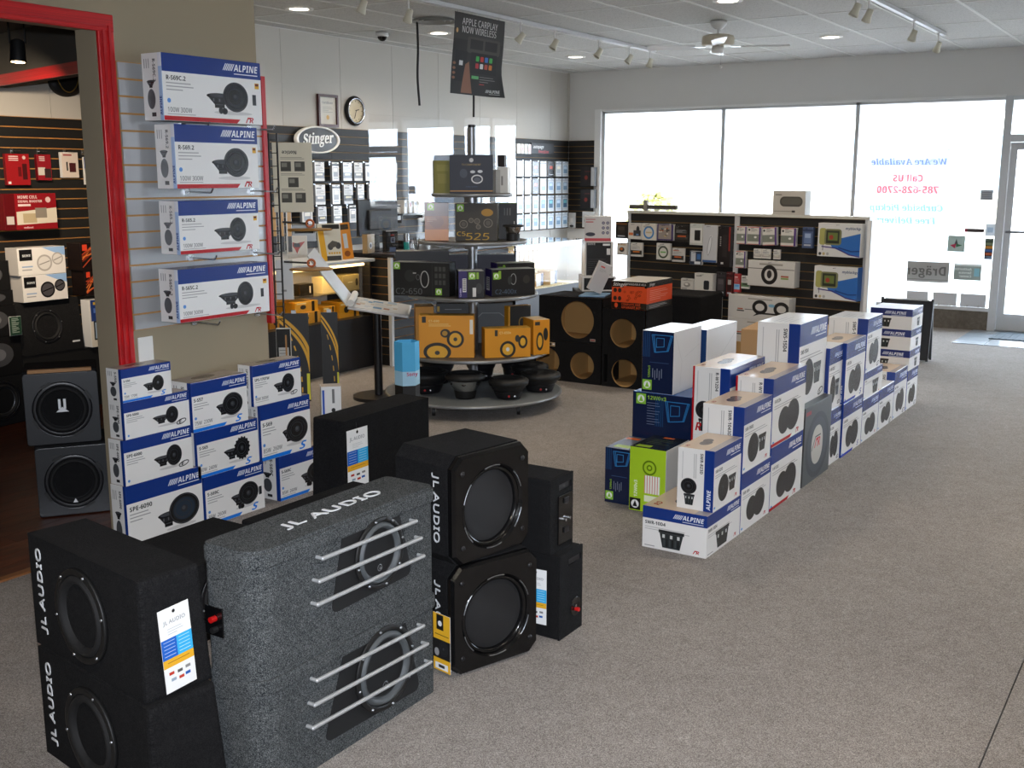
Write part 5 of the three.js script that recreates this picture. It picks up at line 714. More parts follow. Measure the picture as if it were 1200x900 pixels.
// wire rack by the pillar edge with hanging goods
{
  const A = [4.92, -5.0], o = thing('wire_grid_rack', 'black wire grid rack beside the red pillar edge', 'rack', [A[0], 0, A[1]], -0.75);
  for (const x of [0, 0.05]) part('upright', rod([x, 0, 0], [x, 1.96, 0], 0.006), MAT.black, o); part('rungs', Array.from({ length: 24 }, (_, i) => rod([0, 0.08 + i * 0.08, 0], [0.05, 0.08 + i * 0.08, 0], 0.003, 6)), MAT.black, o);
  part('foot', [bx(0.2, 0.02, 0.04, 0.02, 0.01, 0.02), bx(0.04, 0.02, 0.16, 0.02, 0.01, 0.04)], MAT.black, o);
  const dir = [Math.cos(0.75), 0, Math.sin(0.75)];
  [[1.375, 'higher'], [1.125, 'lower']].forEach(([y, w]) => {
    const d = thing('disc_holder', `black wire arm with a round wooden disc, the ${w} of two on the grid rack`, 'holder', [A[0] + 0.05, y, A[1] + 0.04], -0.75, 'disc holders on the rack');
    part('arm', tube([[0, 0.04, 0], [0.08, 0.035, 0.01], [0.16, 0.03, 0.02]], 0.006, 12), MAT.black, d); part('clip', new THREE.TorusGeometry(0.022, 0.007, 8, 16).translate(0.17, 0.03, 0.02), std('#b8602e', 0.5), d); part('disc', lathe([[0.001, -0.008], [0.12, -0.01], [0.13, -0.004], [0.12, 0.002], [0.001, 0.004]], 32).scale(1.1, 1, 0.8).translate(0.17, -0.005, 0.02), MAT.brownWood, d);
  });
  carton('information_sheet', 'large cream information sheet with five small photos, hanging upside down on the rack', 'sheet', [0.25, 0.44, 0.003], [5.15, 1.47, -5.03], -0.85, { f: (g, W, H) => { R4(g, 0, 0, W, H, '#d9d5c3'); for (const [x, y] of [[0.2, 0.27], [0.55, 0.27], [0.38, 0.5], [0.2, 0.72], [0.55, 0.72]]) { R4(g, W * x, H * y, W * 0.26, H * 0.14, '#4b4b46'); R4(g, W * x + 4, H * y + 6, W * 0.14, H * 0.06, '#85857c'); lines(g, W * 0.2, H * (y - 0.06), W * 0.6, 2, H * 0.02, '#8f8c80', 2); } T(g, 'Notice', W * 0.62, H * 0.12, W * 0.12, '#333', { rot: Math.PI }); } }, { fill: '#d5d0bd', kind: 'matte' });
  ['nearest the grid rack', 'second from the grid rack', 'third from the grid rack', 'farthest from the grid rack'].forEach((w, i) => carton('strip_package', `tall white, tan and black strip package, ${['first', 'second', 'third', 'fourth'][i]} out from the grid rack`, 'package', [0.036, 0.33, 0.012], [5.16 + i * 0.034, 1.2, -5.3 + i * 0.036], -0.85, { f: (g, W, H) => { R4(g, 0, 0, W, H, i ? '#d09a48' : '#e2e0da'); R4(g, 0, 0, W, H * 0.1, '#1c1b1a'); R4(g, 0, H * 0.1, W * 0.25, H * 0.9, '#e6e4de'); R4(g, W * 0.25, H * 0.68, W * 0.75, H * 0.32, '#1c1b1a'); } }, { group: 'strip packages on the rack', ppm: 500 }));
  carton('white_blister_pack', 'tall plain white blister pack hanging below the lower disc', 'package', [0.11, 0.26, 0.02], [5.13, 0.9, -5.12], -0.85, { f: (g, W, H) => { R4(g, 0, 0, W, H, '#c9ccce'); R4(g, W * 0.3, H * 0.75, W * 0.3, H * 0.05, '#888'); } });
  carton('red_bird_card', 'cream card with a red and black winged emblem behind the discs', 'card', [0.14, 0.13, 0.008], [5.42, 1.17, -5.28], -0.85, { f: (g, W, H) => { R4(g, 0, 0, W, H, '#d6cdbc'); P(g, [[W * 0.1, H * 0.3], [W * 0.5, H * 0.4], [W * 0.9, H * 0.3], [W * 0.6, H * 0.7], [W * 0.5, H * 0.95], [W * 0.4, H * 0.7]], '#a8301c'); R4(g, W * 0.35, H * 0.4, W * 0.3, H * 0.2, '#2a2522'); } });
  [0, 1].forEach((i) => {
    const b = thing('striped_mat_bag', ['clear bag of black mats with yellow road stripes, against the grid rack', 'clear bag of black mats with yellow road stripes, against the glass counter'][i], 'bag', [5.2 + i * 0.17, 0.2, -5.12 + i * 0.16], -0.85);
    const w = i ? 0.11 : 0.19; printPart('printed_mat', b, [w, 0.6, 0.02], [0, 0, 0], { f: (g, W, H) => { R4(g, 0, 0, W, H, '#131312'); g.strokeStyle = '#dba41d'; for (const [k, lw] of [[0, 0.12], [0.16, 0.1]]) { g.lineWidth = W * lw; g.beginPath(); g.moveTo(-W * 0.05, H * (0.02 + k * 0.3)); g.bezierCurveTo(W * 0.5, H * (0.14 + k * 0.5), W * 0.95, H * (0.3 + k * 0.4), W * 1.02, H * (0.5 + k)); g.stroke(); } g.setLineDash([H * 0.06, H * 0.06]); g.lineWidth = W * 0.05; g.beginPath(); g.moveTo(W * 0.35, H * 0.25); g.quadraticCurveTo(W * 0.8, H * 0.6, W * 0.7, H); g.stroke(); g.setLineDash([]); R4(g, W * 0.88, H * 0.68, W * 0.12, H * 0.3, '#d3cf2a'); } }, { fill: '#1a1a19', ppm: 500 });
    part('hook_clip', bx(0.03, 0.02, 0.03, 0, 0.61, 0), MAT.steel, b);
  });
  carton('tall_bottle_pack', 'black and white tall retail pack in front of the striped mat bags', 'package', [0.09, 0.4, 0.05], [4.9, 0.35, -4.92], -0.85, { f: (g, W, H) => { R4(g, 0, 0, W, H, '#191918'); R4(g, W * 0.15, H * 0.3, W * 0.7, H * 0.6, '#b9b9b4'); for (let i = 0; i < 10; i++) R4(g, W * 0.2, H * (0.34 + i * 0.05), W * 0.55, 2, '#555'); R4(g, W * 0.62, H * 0.1, W * 0.12, H * 0.9, '#a77a4a'); } });
  carton('small_boxed_kit', 'grey electronics box below the hanging packets at the wall', 'box', [0.16, 0.12, 0.05], [5.62, 1.25, -5.4], -0.85, { f: (g, W, H) => { R4(g, 0, 0, W, H, '#9aa0a4'); R4(g, W * 0.1, H * 0.25, W * 0.8, H * 0.3, '#2e3134'); } });
}
// ---------- goods on the long wall ----------
const wallLeft = scene.getObjectByName('wall_left');
const peg = (parent, x, y, z0, z1) => struct('peg_hook', merge([bx(0.02, 0.04, 0.006, x, y, z0 + 0.003), rod([x, y, z0], [x, y, z1], 0.003, 5)]), MAT.chrome, parent);
const faceCache = {}; const pk = (o) => { const k = JSON.stringify(o); return faceCache[k] || (faceCache[k] = packet(o)); };
{
  const styles = [{ bg: '#d8d6d0', bar: '#4c4c4e', pic: '#8b8f94', accent: '#e6e2d6', style: 2 }, { bg: '#cfd1d2', bar: '#6a6d70', pic: '#5d6166', accent: '#d9cfae', style: 2 }, { bg: '#e2e0da', bar: '#2e2f31', pic: '#9b9fa3', accent: '#f0ecdf', style: 4 }];
  const rows = [[1.651, 1.834, [7.93, 8.157, 8.333, 8.5, 8.673, 8.85, 9.05]], [1.424, 1.617, [7.75, 7.93, 8.157, 8.34, 8.53, 8.72, 8.9]], [1.235, 1.407, [7.74, 7.95, 8.17, 8.4, 8.6, 8.95, 9.1]]];
  const ord = ['first', 'second', 'third', 'fourth', 'fifth', 'sixth', 'seventh'], rw = ['top', 'middle', 'lowest'];
  rows.forEach(([y0, y1, xs], r) => xs.forEach((x, i) => {
    const w = [0.13, 0.1, 0.14, 0.12][(i + r) % 4]; peg(wallLeft, x, y1 - 0.01, WZ + 0.022, -7.36);
    carton('wall_packet', `silver-grey hanging packet, ${ord[i]} from the oval sign's end of the ${rw[r]} row behind the register`, 'packet', [w, y1 - y0, 0.03], [x, y0, -7.4], 0.05 * ((i % 3) - 1), { f: pk({ ...styles[(i * 2 + r) % 3], k: 0 }) }, { key: 'wp' + ((i * 2 + r) % 3), fill: '#8f9296', ppm: 450, group: 'silver packets behind the register' });
  }));
  // far corner: phone accessory packets in four rows
  const fr = [[1.692, 1.887], [1.473, 1.67], [1.242, 1.45], [1.021, 1.22]], fx = [11.38, 11.555, 11.735, 11.92, 12.107, 12.3, 12.496, 12.67], rn = ['top', 'second', 'third', 'bottom'];
  const fs = [{ bg: '#c9cdd0', bar: '#aab0b5', pic: '#b9bec3', accent: '#d86a5a', style: 4 }, { bg: '#d3d6d8', bar: '#9aa0a6', pic: '#aeb4b9', accent: '#e8e2cc', style: 4 }, { bg: '#1f1d1d', bar: '#191818', pic: '#2c2a29', accent: '#b5452e', style: 4 }, { bg: '#ccd4da', bar: '#b3bcc4', pic: '#7f9ab4', accent: '#c3d7e6', style: 4 }, { bg: '#c9d3da', bar: '#a9b4bd', pic: '#4f6f8c', accent: '#77c0c9', style: 4 }];
  const look = ['red-tinted', 'cream', 'black', 'pale blue', 'teal'];
  fr.forEach(([y0, y1], r) => fx.forEach((x, i) => {
    const s = [[0, 1, 1, 2, 1, 2, 1, 3], [0, 0, 1, 2, 3, 3, 3, 3], [3, 3, 3, 4, 4, 4, 3, 4], [4, 4, 4, 4, 3, 3, 3, 3]][r][i]; peg(wallLeft, x, y1 - 0.01, WZ + 0.022, -7.36);
    carton('phone_packet', `${look[s]} phone accessory packet, ${ord[i] || 'eighth'} towards the room corner in the ${rn[r]} row`, 'packet', [0.15, y1 - y0, 0.025], [x, y0, -7.4], 0, { f: pk(fs[s]) }, { key: 'fp' + s, fill: '#b9bec2', ppm: 300, group: 'phone packets in the corner' });
  }));
  for (let i = 0; i < 6; i++) carton('spine_case', `upright black and white case, ${ord[i]} from the monitor on the wall shelf`, 'case', [0.055, 0.14, 0.12], [9.2 + i * 0.085, 1.305, -7.4], 0, { f: (g, W, H) => { R4(g, 0, 0, W, H, '#d6d7d8'); R4(g, W * 0.25, H * 0.2, W * 0.4, H * 0.3, i % 2 ? '#a05060' : '#66707a'); R4(g, W * 0.8, 0, W * 0.2, H, '#26282a'); } }, { ppm: 300, group: 'cases on the wall shelf' });
  single('wall_shelf', [slab(9.1, 9.75, 1.285, 1.303, -7.46, -7.3), slab(9.2, 9.22, 1.2, 1.285, -7.465, -7.4), slab(9.62, 9.64, 1.2, 1.285, -7.465, -7.4)], MAT.blackSatin, 'narrow black shelf carrying upright cases behind the tower', 'shelf');
  for (let i = 0; i < 4; i++) carton('tan_top_packet', `tan and white packet on the upper wall row, ${ord[i]} towards the dark sign`, 'packet', [0.07, 0.12, 0.03], [11.56 + i * 0.085, 1.975, -7.43], 0, { f: (g, W, H) => { R4(g, 0, 0, W, H, ['#d8cdb8', '#c9a98a', '#dcd8d0', '#b98c74'][i]); R4(g, W * 0.2, H * 0.4, W * 0.6, H * 0.35, '#a8483a'); } }, { ppm: 300, group: 'tan packets on the upper wall row' });
  carton('brand_sign_panel', 'black sign panel with white and red lettering high in the corner', 'sign', [0.56, 0.135, 0.015], [12.17, 1.98, -7.445], 0, { f: (g, W, H) => { R4(g, 0, 0, W, H, '#161516'); T(g, 'autopage', W * 0.08, H * 0.5, H * 0.42, '#e8e8e8', { skew: 0.2 }); T(g, 'DirectLine', W * 0.3, H * 0.92, H * 0.38, '#d0242c', { skew: 0.2 }); } }, { fill: '#161516', kind: 'plain' });
  [[1.569, 1.814, 'upper'], [1.279, 1.523, 'lower']].forEach(([y0, y1, n]) => carton('black_headset_box', `black box with red detail and white spine, ${n} of two beside the window frame`, 'box', [0.21, y1 - y0, 0.07], [12.83, y0, -7.12], -Math.PI / 2, { f: (g, W, H) => { R4(g, 0, 0, W, H, '#1a1717'); E(g, W * 0.4, H * 0.55, W * 0.12, H * 0.12, '#8c2f22'); R4(g, W * 0.3, H * 0.2, W * 0.4, H * 0.06, '#5b2a26'); R4(g, W * 0.74, 0, W * 0.26, H, '#b9bbbe'); } }, { fill: '#1a1717', ppm: 300, kind: 'plain' }));
  carton('coiled_cable_pack', 'white card with a coiled cable, lowest beside the window frame', 'packet', [0.18, 0.21, 0.03], [12.86, 1.02, -7.13], -Math.PI / 2, { f: (g, W, H) => { R4(g, 0, 0, W, H, '#dfe1e1'); EL(g, W * 0.5, H * 0.56, W * 0.28, H * 0.26, '#3a3c3e', W * 0.1); R4(g, W * 0.4, H * 0.45, W * 0.2, H * 0.2, '#b9bcbe'); } }, { ppm: 300 });
  carton('charger_pack', 'white card with a small charger hanging in the room corner', 'packet', [0.1, 0.2, 0.03], [12.86, 1.01, -7.385], -Math.PI / 2, { f: (g, W, H) => { R4(g, 0, 0, W, H, '#d4d8da'); R4(g, W * 0.3, H * 0.35, W * 0.4, H * 0.3, '#f0f1f1'); E(g, W * 0.5, H * 0.88, W * 0.3, H * 0.08, '#333'); } }, { ppm: 300 });
  // framed certificate, clock, oval sign
  const f = thing('framed_certificate', 'certificate in a dark red-brown frame on the wall beside the clock', 'picture frame', [8.17, 2.33, WZ]);
  part('frame', [slab(-0.14, 0.14, 0.13, 0.155, 0, 0.03), slab(-0.14, 0.14, -0.155, -0.13, 0, 0.03), slab(-0.14, -0.118, -0.13, 0.13, 0, 0.03), slab(0.118, 0.14, -0.13, 0.13, 0, 0.03)], std('#4a2320', 0.35), f); printPart('certificate', f, [0.236, 0.26, 0.004], [0, -0.13, 0.012], { f: (g, W, H) => { R4(g, 0, 0, W, H, '#cfcabd'); T(g, 'Certificate', W / 2, H * 0.25, W * 0.12, '#555', { align: 'center', font: 'serif' }); lines(g, W * 0.2, H * 0.36, W * 0.6, 4, H * 0.06, '#8d8a82', 2); E(g, W * 0.5, H * 0.74, W * 0.09, W * 0.09, '#c79a48'); } }, { ppm: 500 });
  const c = thing('wall_clock', 'round wall clock with silver and black rim', 'clock', [8.57, 2.348, WZ]);
  part('rim', latheZ([[0.105, 0.0], [0.145, 0.005], [0.148, 0.02], [0.135, 0.04], [0.118, 0.042], [0.114, 0.03]], 40), MAT.black, c); part('inner_ring', latheZ([[0.112, 0.034], [0.118, 0.045], [0.126, 0.044], [0.128, 0.036]], 40), MAT.chrome, c); part('face', latheZ([[0.0005, 0.026], [0.115, 0.026]], 40), std('#cdbfa0', 0.7), c);
  part('hour_hand', bx(0.055, 0.008, 0.003, 0.022, 0.004, 0.032).rotateZ(0.2), MAT.black, c); part('minute_hand', bx(0.006, 0.085, 0.003, 0, -0.04, 0.035).rotateZ(-0.35), MAT.black, c); for (let i = 0; i < 12; i++) part('hour_mark', bx(0.005, 0.014, 0.002, 0, 0.095, 0.028).rotateZ(i * Math.PI / 6), MAT.black, c);
  const s = thing('oval_sign', 'oval sign with chrome rim and white script lettering on the black slats', 'sign', [7.97, 2.045, WZ + 0.05]);
  part('panel', latheZ([[0.0005, 0.012], [0.28, 0.012], [0.285, 0.0]], 64).scale(1, 0.42, 1), std('#393838', 0.4), s); part('rim', latheZ([[0.27, 0.008], [0.275, 0.02], [0.3, 0.024], [0.312, 0.012], [0.312, -0.01]], 64).scale(1, 0.42, 1), MAT.signWhite, s, 'bright white rim'); part('lettering', textGeo('Stinger', 0.42, 0.14, 0.006, fontS).applyMatrix4(new THREE.Matrix4().makeShear(0, 0, 0.22, 0, 0, 0)).rotateZ(0.06).translate(0.0, 0, 0.013), MAT.signWhite, s, 'white script lettering');
}
// ---------- slatted gondola in front of the windows ----------
const GA = [9.55, -4.85], GT2 = [-0.163, 0.987], GN = [-0.987, -0.163], GR = -99.4 * D2R;
const GW = (u, off, y) => [GA[0] + GT2[0] * u + GN[0] * off, y, GA[1] + GT2[1] * u + GN[1] * off];
{
  const o = thing('slatwall_gondola', 'free-standing black slatted display wall with silver posts', 'display wall', [GA[0], 0, GA[1]], GR), Lg = 2.453;
  part('core', slab(0, Lg, 0.1, 1.33, -0.1, -0.012), std('#2a2826', 0.7), o); part('groove_core', slab(0.02, Lg - 0.02, 0.12, 1.345, -0.012, -0.008), MAT.groovePale, o);
  for (const [a, b] of [[0.03, 1.19], [1.24, Lg - 0.03]]) for (let i = 0; i < 16; i++) part('slat', slab(a, b, 0.124 + i * 0.0765, 0.124 + i * 0.0765 + 0.068, -0.008, 0), MAT.slatBlack, o);
  for (const x of [-0.005, 1.19, Lg - 0.03]) part('post', slab(x, x + (x > 1 && x < 2 ? 0.05 : 0.035), 0, 1.35, -0.11, 0.006), MAT.alu, o, 'silver post'); part('top_cap', slab(-0.01, Lg + 0.01, 1.345, 1.368, -0.115, 0.012), std('#c9c7bd', 0.4), o); part('base_deck', slab(0, Lg, 0, 0.12, -0.2, 0.3), std('#a98a5a', 0.6), o);
  const side = thing('light_side_panel', 'tall white end panel at the aisle end of the slatted display', 'panel', GW(2.49, 0.04, 0), GR); part('panel', slab(-0.02, 0.01, 0, 1.34, -0.16, 0.02), MAT.white, side); part('edge_strip', slab(0.01, 0.016, 0, 1.34, -0.16, 0.02), MAT.alu, side);
  const item = (name, label, u0, u1, y0, y1, d, face, opt = {}) => { const pegs = opt.noPeg ? [] : [(u0 + u1) / 2]; for (const p of pegs) part('peg_hook', rod([p, y1 - 0.012, 0], [p, y1 - 0.012, 0.1 + d / 2], 0.003, 5), MAT.chrome, o); return carton(name, label, opt.cat || 'packet', [u1 - u0, y1 - y0, d], GW((u0 + u1) / 2, Math.max(0.06 - d / 2, d / 2 + 0.003), y0), GR + (opt.turn || 0), { f: face, ...(opt.faces || {}) }, { ppm: 560, fill: opt.fill || '#d5d2cc', group: 'goods on the slatted display', kind: 'plain', roll: opt.roll || 0, key: opt.key }); };
  item('hang_pack', 'black hang pack at the corner-side end of the display, upper row', -0.11, 0.03, 1.1, 1.265, 0.03, packet({ bg: '#1b1918', bar: '#7a4a1c', pic: '#2e2a27', accent: '#4a423a', style: 4 }), { fill: '#1b1918' });
  item('hang_pack', 'white camera kit packet with orange corner on the display', 0.042, 0.196, 1.099, 1.253, 0.03, (g, W, H) => { R4(g, 0, 0, W, H, '#cfcbc4'); R4(g, W * 0.05, H * 0.35, W * 0.35, H * 0.62, '#d8d5ce'); R4(g, W * 0.06, H * 0.6, W * 0.33, H * 0.16, '#d2713a'); E(g, W * 0.75, H * 0.4, W * 0.12, H * 0.22, '#26272a'); R4(g, W * 0.42, H * 0.45, W * 0.55, H * 0.35, '#3a3c40'); R4(g, W * 0.62, H * 0.66, W * 0.2, H * 0.1, '#6b93c4'); });
  item('hang_pack', 'white packet with a big blue ring of cable on the display', 0.204, 0.368, 1.095, 1.254, 0.03, packet({ bg: '#d9d4c8', bar: '#3a7fc0', accent: '#c9b48a', style: 1 }));
  item('hang_pack', 'colourful car-photo packet with purple edge on the display', 0.382, 0.567, 1.1, 1.253, 0.035, (g, W, H) => { R4(g, 0, 0, W, H, '#3a2a66'); R4(g, W * 0.08, H * 0.06, W * 0.8, H * 0.86, '#9a8f86'); for (let i = 0; i < 18; i++) R4(g, W * rr(0.1, 0.75), H * rr(0.1, 0.8), W * 0.1, H * 0.08, pick(['#d8d2c6', '#46423d', '#a55b3a', '#6b7f94', '#c9b27a'])); });
  item('hang_pack', 'black packet with orange labels on the display', 0.583, 0.738, 1.092, 1.248, 0.03, packet({ bg: '#1e1b19', bar: '#2b2522', pic: '#35302c', accent: '#b8562a', style: 2 }), { fill: '#1d1a18' });
  item('hang_pack', 'tall white frame-shaped packet with black window on the display', 0.75, 0.888, 1.071, 1.267, 0.03, (g, W, H) => { R4(g, 0, 0, W, H, '#c4c6be'); R4(g, W * 0.05, H * 0.2, W * 0.9, H * 0.7, '#d8d8d2'); R4(g, W * 0.38, H * 0.3, W * 0.45, H * 0.48, '#1b1b1b'); });
  item('tall_white_pack', 'tall white box with a slanted antenna bar picture on the display', 0.895, 1.045, 0.919, 1.257, 0.05, (g, W, H) => { R4(g, 0, 0, W, H, '#c5c6c8'); g.save(); g.translate(W * 0.5, H * 0.55); g.rotate(0.16); R4(g, -W * 0.12, -H * 0.28, W * 0.2, H * 0.52, '#dadbdd'); EL(g, -W * 0.02, 0, W * 0.11, H * 0.26, '#8f9194', 3); g.restore(); R4(g, 0, H * 0.94, W, H * 0.06, '#3b5f94'); }, { cat: 'box' });
  item('tall_black_pack', 'tall black and red box beside the tall white one on the display', 1.052, 1.185, 0.885, 1.25, 0.05, (g, W, H) => { R4(g, 0, 0, W, H, '#1b1516'); R4(g, W * 0.86, 0, W * 0.14, H * 0.6, '#8e231c'); for (let i = 0; i < 5; i++) R4(g, W * 0.18, H * (0.25 + i * 0.05), W * 0.1, H * 0.03, '#b9b5b0'); R4(g, W * 0.4, H * 0.2, W * 0.35, H * 0.55, '#2c2526'); R4(g, W * 0.3, H * 0.88, W * 0.2, H * 0.05, '#c9c5c0'); }, { fill: '#1b1516', cat: 'box' });
  item('hang_pack', 'small white packet with orange parts, second row at the corner end', -0.09, 0.03, 0.938, 1.058, 0.03, packet({ bg: '#d6d2ca', bar: '#c9a37a', pic: '#3c3a38', accent: '#cc6f30', style: 3 }));
  item('hang_pack', 'small white packet with a camera and orange box, second row of the display', 0.078, 0.21, 0.932, 1.065, 0.03, packet({ bg: '#d2cfc8', bar: '#b9b5ad', pic: '#2e2c2a', accent: '#d07a34', style: 2 }));
  item('hang_pack', 'white packet with a green ring of wire on the display', 0.38, 0.535, 0.917, 1.073, 0.03, packet({ bg: '#d6d5cc', bar: '#3c4a35', accent: '#6fae5a', style: 1 }));
  item('hang_pack', 'white and orange packet with dark fittings, second row of the display', 0.56, 0.69, 0.906, 1.034, 0.03, packet({ bg: '#c9c6c0', bar: '#b5513c', pic: '#2d2c2e', accent: '#d0622c', style: 2 }));
  item('hang_pack', 'dark packet with a white cable and blue base, second row of the display', 0.757, 0.888, 0.889, 1.015, 0.03, (g, W, H) => { R4(g, 0, 0, W, H, '#2e3a4e'); R4(g, W * 0.1, H * 0.05, W * 0.4, H * 0.7, '#c5cad0'); R4(g, W * 0.4, H * 0.75, W * 0.5, H * 0.2, '#dfe3e6'); R4(g, W * 0.6, H * 0.2, W * 0.3, H * 0.4, '#3f6faa'); });
  item('hang_pack', 'white packet with a round dial picture, low on the display', 0.668, 0.805, 0.651, 0.755, 0.03, packet({ bg: '#c9c6bf', bar: '#a9a59d', pic: '#8d8a84', accent: '#dedbd4', style: 3 }));
  item('white_device_box', 'white box with a black device picture, low on the display', 0.825, 1.02, 0.646, 0.815, 0.07, (g, W, H) => { R4(g, 0, 0, W, H, '#d2cfc7'); g.fillStyle = '#1e2126'; g.beginPath(); g.roundRect(W * 0.52, H * 0.38, W * 0.3, H * 0.5, 8); g.fill(); R4(g, W * 0.1, H * 0.12, W * 0.3, H * 0.06, '#8d8a84'); }, { cat: 'box' });
  item('hang_pack', 'dark grey packet between the white device box and the red packet', 1.05, 1.15, 0.621, 0.836, 0.03, packet({ bg: '#2a2729', bar: '#3a3538', pic: '#4a4548', accent: '#5f595c', style: 4 }), { fill: '#262425' });
  item('hang_pack', 'narrow dark red packet beside the middle post, low on the display', 1.158, 1.225, 0.619, 0.842, 0.04, packet({ bg: '#5d1f1f', bar: '#3d1515', pic: '#2b1414', accent: '#a8a29c', style: 4 }), { fill: '#4a1a1a' });
  item('bicycle_fan_pack', 'white card with a black folded mount, under the white device box', 0.97, 1.11, 0.41, 0.608, 0.03, (g, W, H) => { R4(g, 0, 0, W, H, '#cfccc5'); P(g, [[W * 0.1, H * 0.4], [W * 0.5, H * 0.5], [W * 0.9, H * 0.35], [W * 0.85, H * 0.6], [W * 0.55, H * 0.8], [W * 0.15, H * 0.7]], '#22262a'); E(g, W * 0.75, H * 0.5, W * 0.14, H * 0.1, '#2f3a3a'); });
  const rcF = (g, W, H) => { R4(g, 0, 0, W, H, '#d3d0c8'); R4(g, 0, 0, W, H * 0.05, '#b5403a'); R4(g, W * 0.86, 0, W * 0.14, H, '#4a2a74'); R4(g, 0, H * 0.42, W * 0.86, H * 0.4, '#7f8478'); E(g, W * 0.6, H * 0.58, W * 0.1, H * 0.06, '#e5e3dc'); E(g, W * 0.14, H * 0.18, W * 0.07, H * 0.06, '#333'); lines(g, W * 0.28, H * 0.14, W * 0.45, 3, H * 0.05, '#8d8a84', 2); R4(g, 0, H * 0.96, W * 0.86, H * 0.04, '#b5403a'); };
  [[1.19, 1.325], [1.355, 1.49], [1.51, 1.65], [1.685, 1.83]].forEach(([a, b], i) => item('radio_kit_pack', ['white and purple dash kit packet next to the middle post, upper row', 'white and purple dash kit packet, second from the middle post', 'white and purple dash kit packet hanging crooked, third from the middle post', 'white and purple dash kit packet next to the blue bag'][i], a + (i ? 0 : 0.055), b + (i ? 0 : 0.02), 1.1, 1.258, 0.035, rcF, { roll: i === 2 ? 0.06 : 0, key: 'rc' }));
  item('radio_kit_pack', 'white and purple dash kit packet alone in the second row', 1.245, 1.345, 0.886, 1.038, 0.035, rcF, { key: 'rc2' });
  item('blue_parts_bag', 'clear blue bag of parts hanging beside the monitor boxes', 1.89, 1.99, 1.092, 1.27, 0.03, packet({ bg: '#4a5a7c', bar: '#2e3a58', pic: '#6b7fa6', accent: '#9fb2d0', style: 4 }), { fill: '#3f5072', cat: 'bag' });
  const monF = (g, W, H) => { R4(g, 0, 0, W, H, '#d9d9d6'); P(g, [[W * 0.25, H * 0.5], [W * 0.6, H * 0.42], [W, H * 0.28], [W, H * 0.95], [W * 0.7, H * 0.9], [W * 0.35, H * 0.72]], '#2f6bb5'); L(g, [[W * 0.1, H * 0.7], [W * 0.45, H * 0.74], [W * 0.75, H * 0.92], [W, H * 0.97]], '#3d2a7a', 5); L(g, [[W * 0.5, H * 0.72], [W * 0.8, H * 0.82], [W, H * 0.8]], '#1d3f7e', 6); g.fillStyle = '#a9a660'; g.beginPath(); g.roundRect(W * 0.04, H * 0.15, W * 0.16, H * 0.5, 12); g.fill(); g.fillStyle = '#7d7f58'; g.beginPath(); g.roundRect(W * 0.16, H * 0.17, W * 0.4, H * 0.48, 14); g.fill(); R4(g, W * 0.2, H * 0.22, W * 0.31, H * 0.38, '#2d3327'); R4(g, W * 0.24, H * 0.28, W * 0.23, H * 0.24, '#6b7a3e'); E(g, W * 0.32, H * 0.42, W * 0.05, H * 0.07, '#a03c30'); L(g, [[W * 0.13, H * 0.65], [W * 0.13, H * 0.82]], '#555', 3); for (let i = 0; i < 3; i++) E(g, W * (0.07 + i * 0.09), H * 0.92, W * 0.032, H * 0.045, ['#333', '#b9a878', '#a9a9a4'][i]); T(g, 'myblackgo', W * 0.64, H * 0.18, H * 0.1, '#2e3f63', { skew: 0.1 }); };
  item('headrest_monitor_box', 'white and blue headrest screen box, upper of two at the aisle end', 2.05, 2.43, 1.033, 1.311, 0.09, monF, { cat: 'box', key: 'mon', faces: { r: '#d9d9d6' } }); item('headrest_monitor_box', 'white and blue headrest screen box, lower of two at the aisle end', 2.035, 2.425, 0.671, 0.952, 0.09, monF, { cat: 'box', key: 'mon2', faces: { r: '#2f6bb5' } });
  [[1.425, 1.505], [1.51, 1.592], [1.62, 1.685]].forEach(([a, b], i) => item('small_clip_pack', ['small white clip packet above the steering wheel cover box, by the ring packet', 'small white clip packet in the middle above the steering wheel cover box', 'plain white tag packet at the end above the steering wheel cover box'][i], a, b, 0.982, 1.066, 0.02, packet({ bg: '#d0cdc6', bar: '#8a867e', pic: '#a9a59d', accent: '#c9c5bc', style: 2 })));
  item('wheel_cover_box', 'white box with a black steering wheel cover picture', 1.4, 1.855, 0.744, 0.967, 0.1, (g, W, H) => { R4(g, 0, 0, W, H, '#cfccc6'); R4(g, W * 0.25, H * 0.1, W * 0.5, H * 0.07, '#9a958c'); R4(g, 0, H * 0.3, W, 3, '#55524d'); EL(g, W * 0.47, H * 0.54, W * 0.14, H * 0.31, '#1c1a1a', W * 0.07); E(g, W * 0.47, H * 0.52, W * 0.05, H * 0.16, '#2b2828'); R4(g, W * 0.72, H * 0.55, W * 0.16, H * 0.06, '#a5533a'); R4(g, W * 0.72, H * 0.63, W * 0.16, H * 0.06, '#7a9a4a'); }, { cat: 'box' });
  const spkBox = (g, W, H) => { R4(g, 0, 0, W, H, '#cdcac4'); R4(g, W * 0.33, H * 0.1, W * 0.4, H * 0.05, '#9a958c'); R4(g, W * 0.28, H * 0.58, W * 0.2, 3, '#444'); EL(g, W * 0.53, H * 0.46, W * 0.1, H * 0.23, '#232120', W * 0.05); EL(g, W * 0.88, H * 0.48, W * 0.1, H * 0.23, '#232120', W * 0.05); E(g, W * 0.72, H * 0.36, W * 0.05, H * 0.07, '#7fb0cc'); P(g, [[W * 0.42, H * 0.86], [W * 0.5, H * 0.68], [W * 0.92, H * 0.68], [W, H * 0.88], [W * 0.88, H * 0.75], [W * 0.54, H * 0.75]], '#232120'); R4(g, W * 0.16, H * 0.56, W * 0.09, H * 0.05, '#b0553a'); R4(g, W * 0.15, H * 0.64, W * 0.12, H * 0.05, '#444'); };
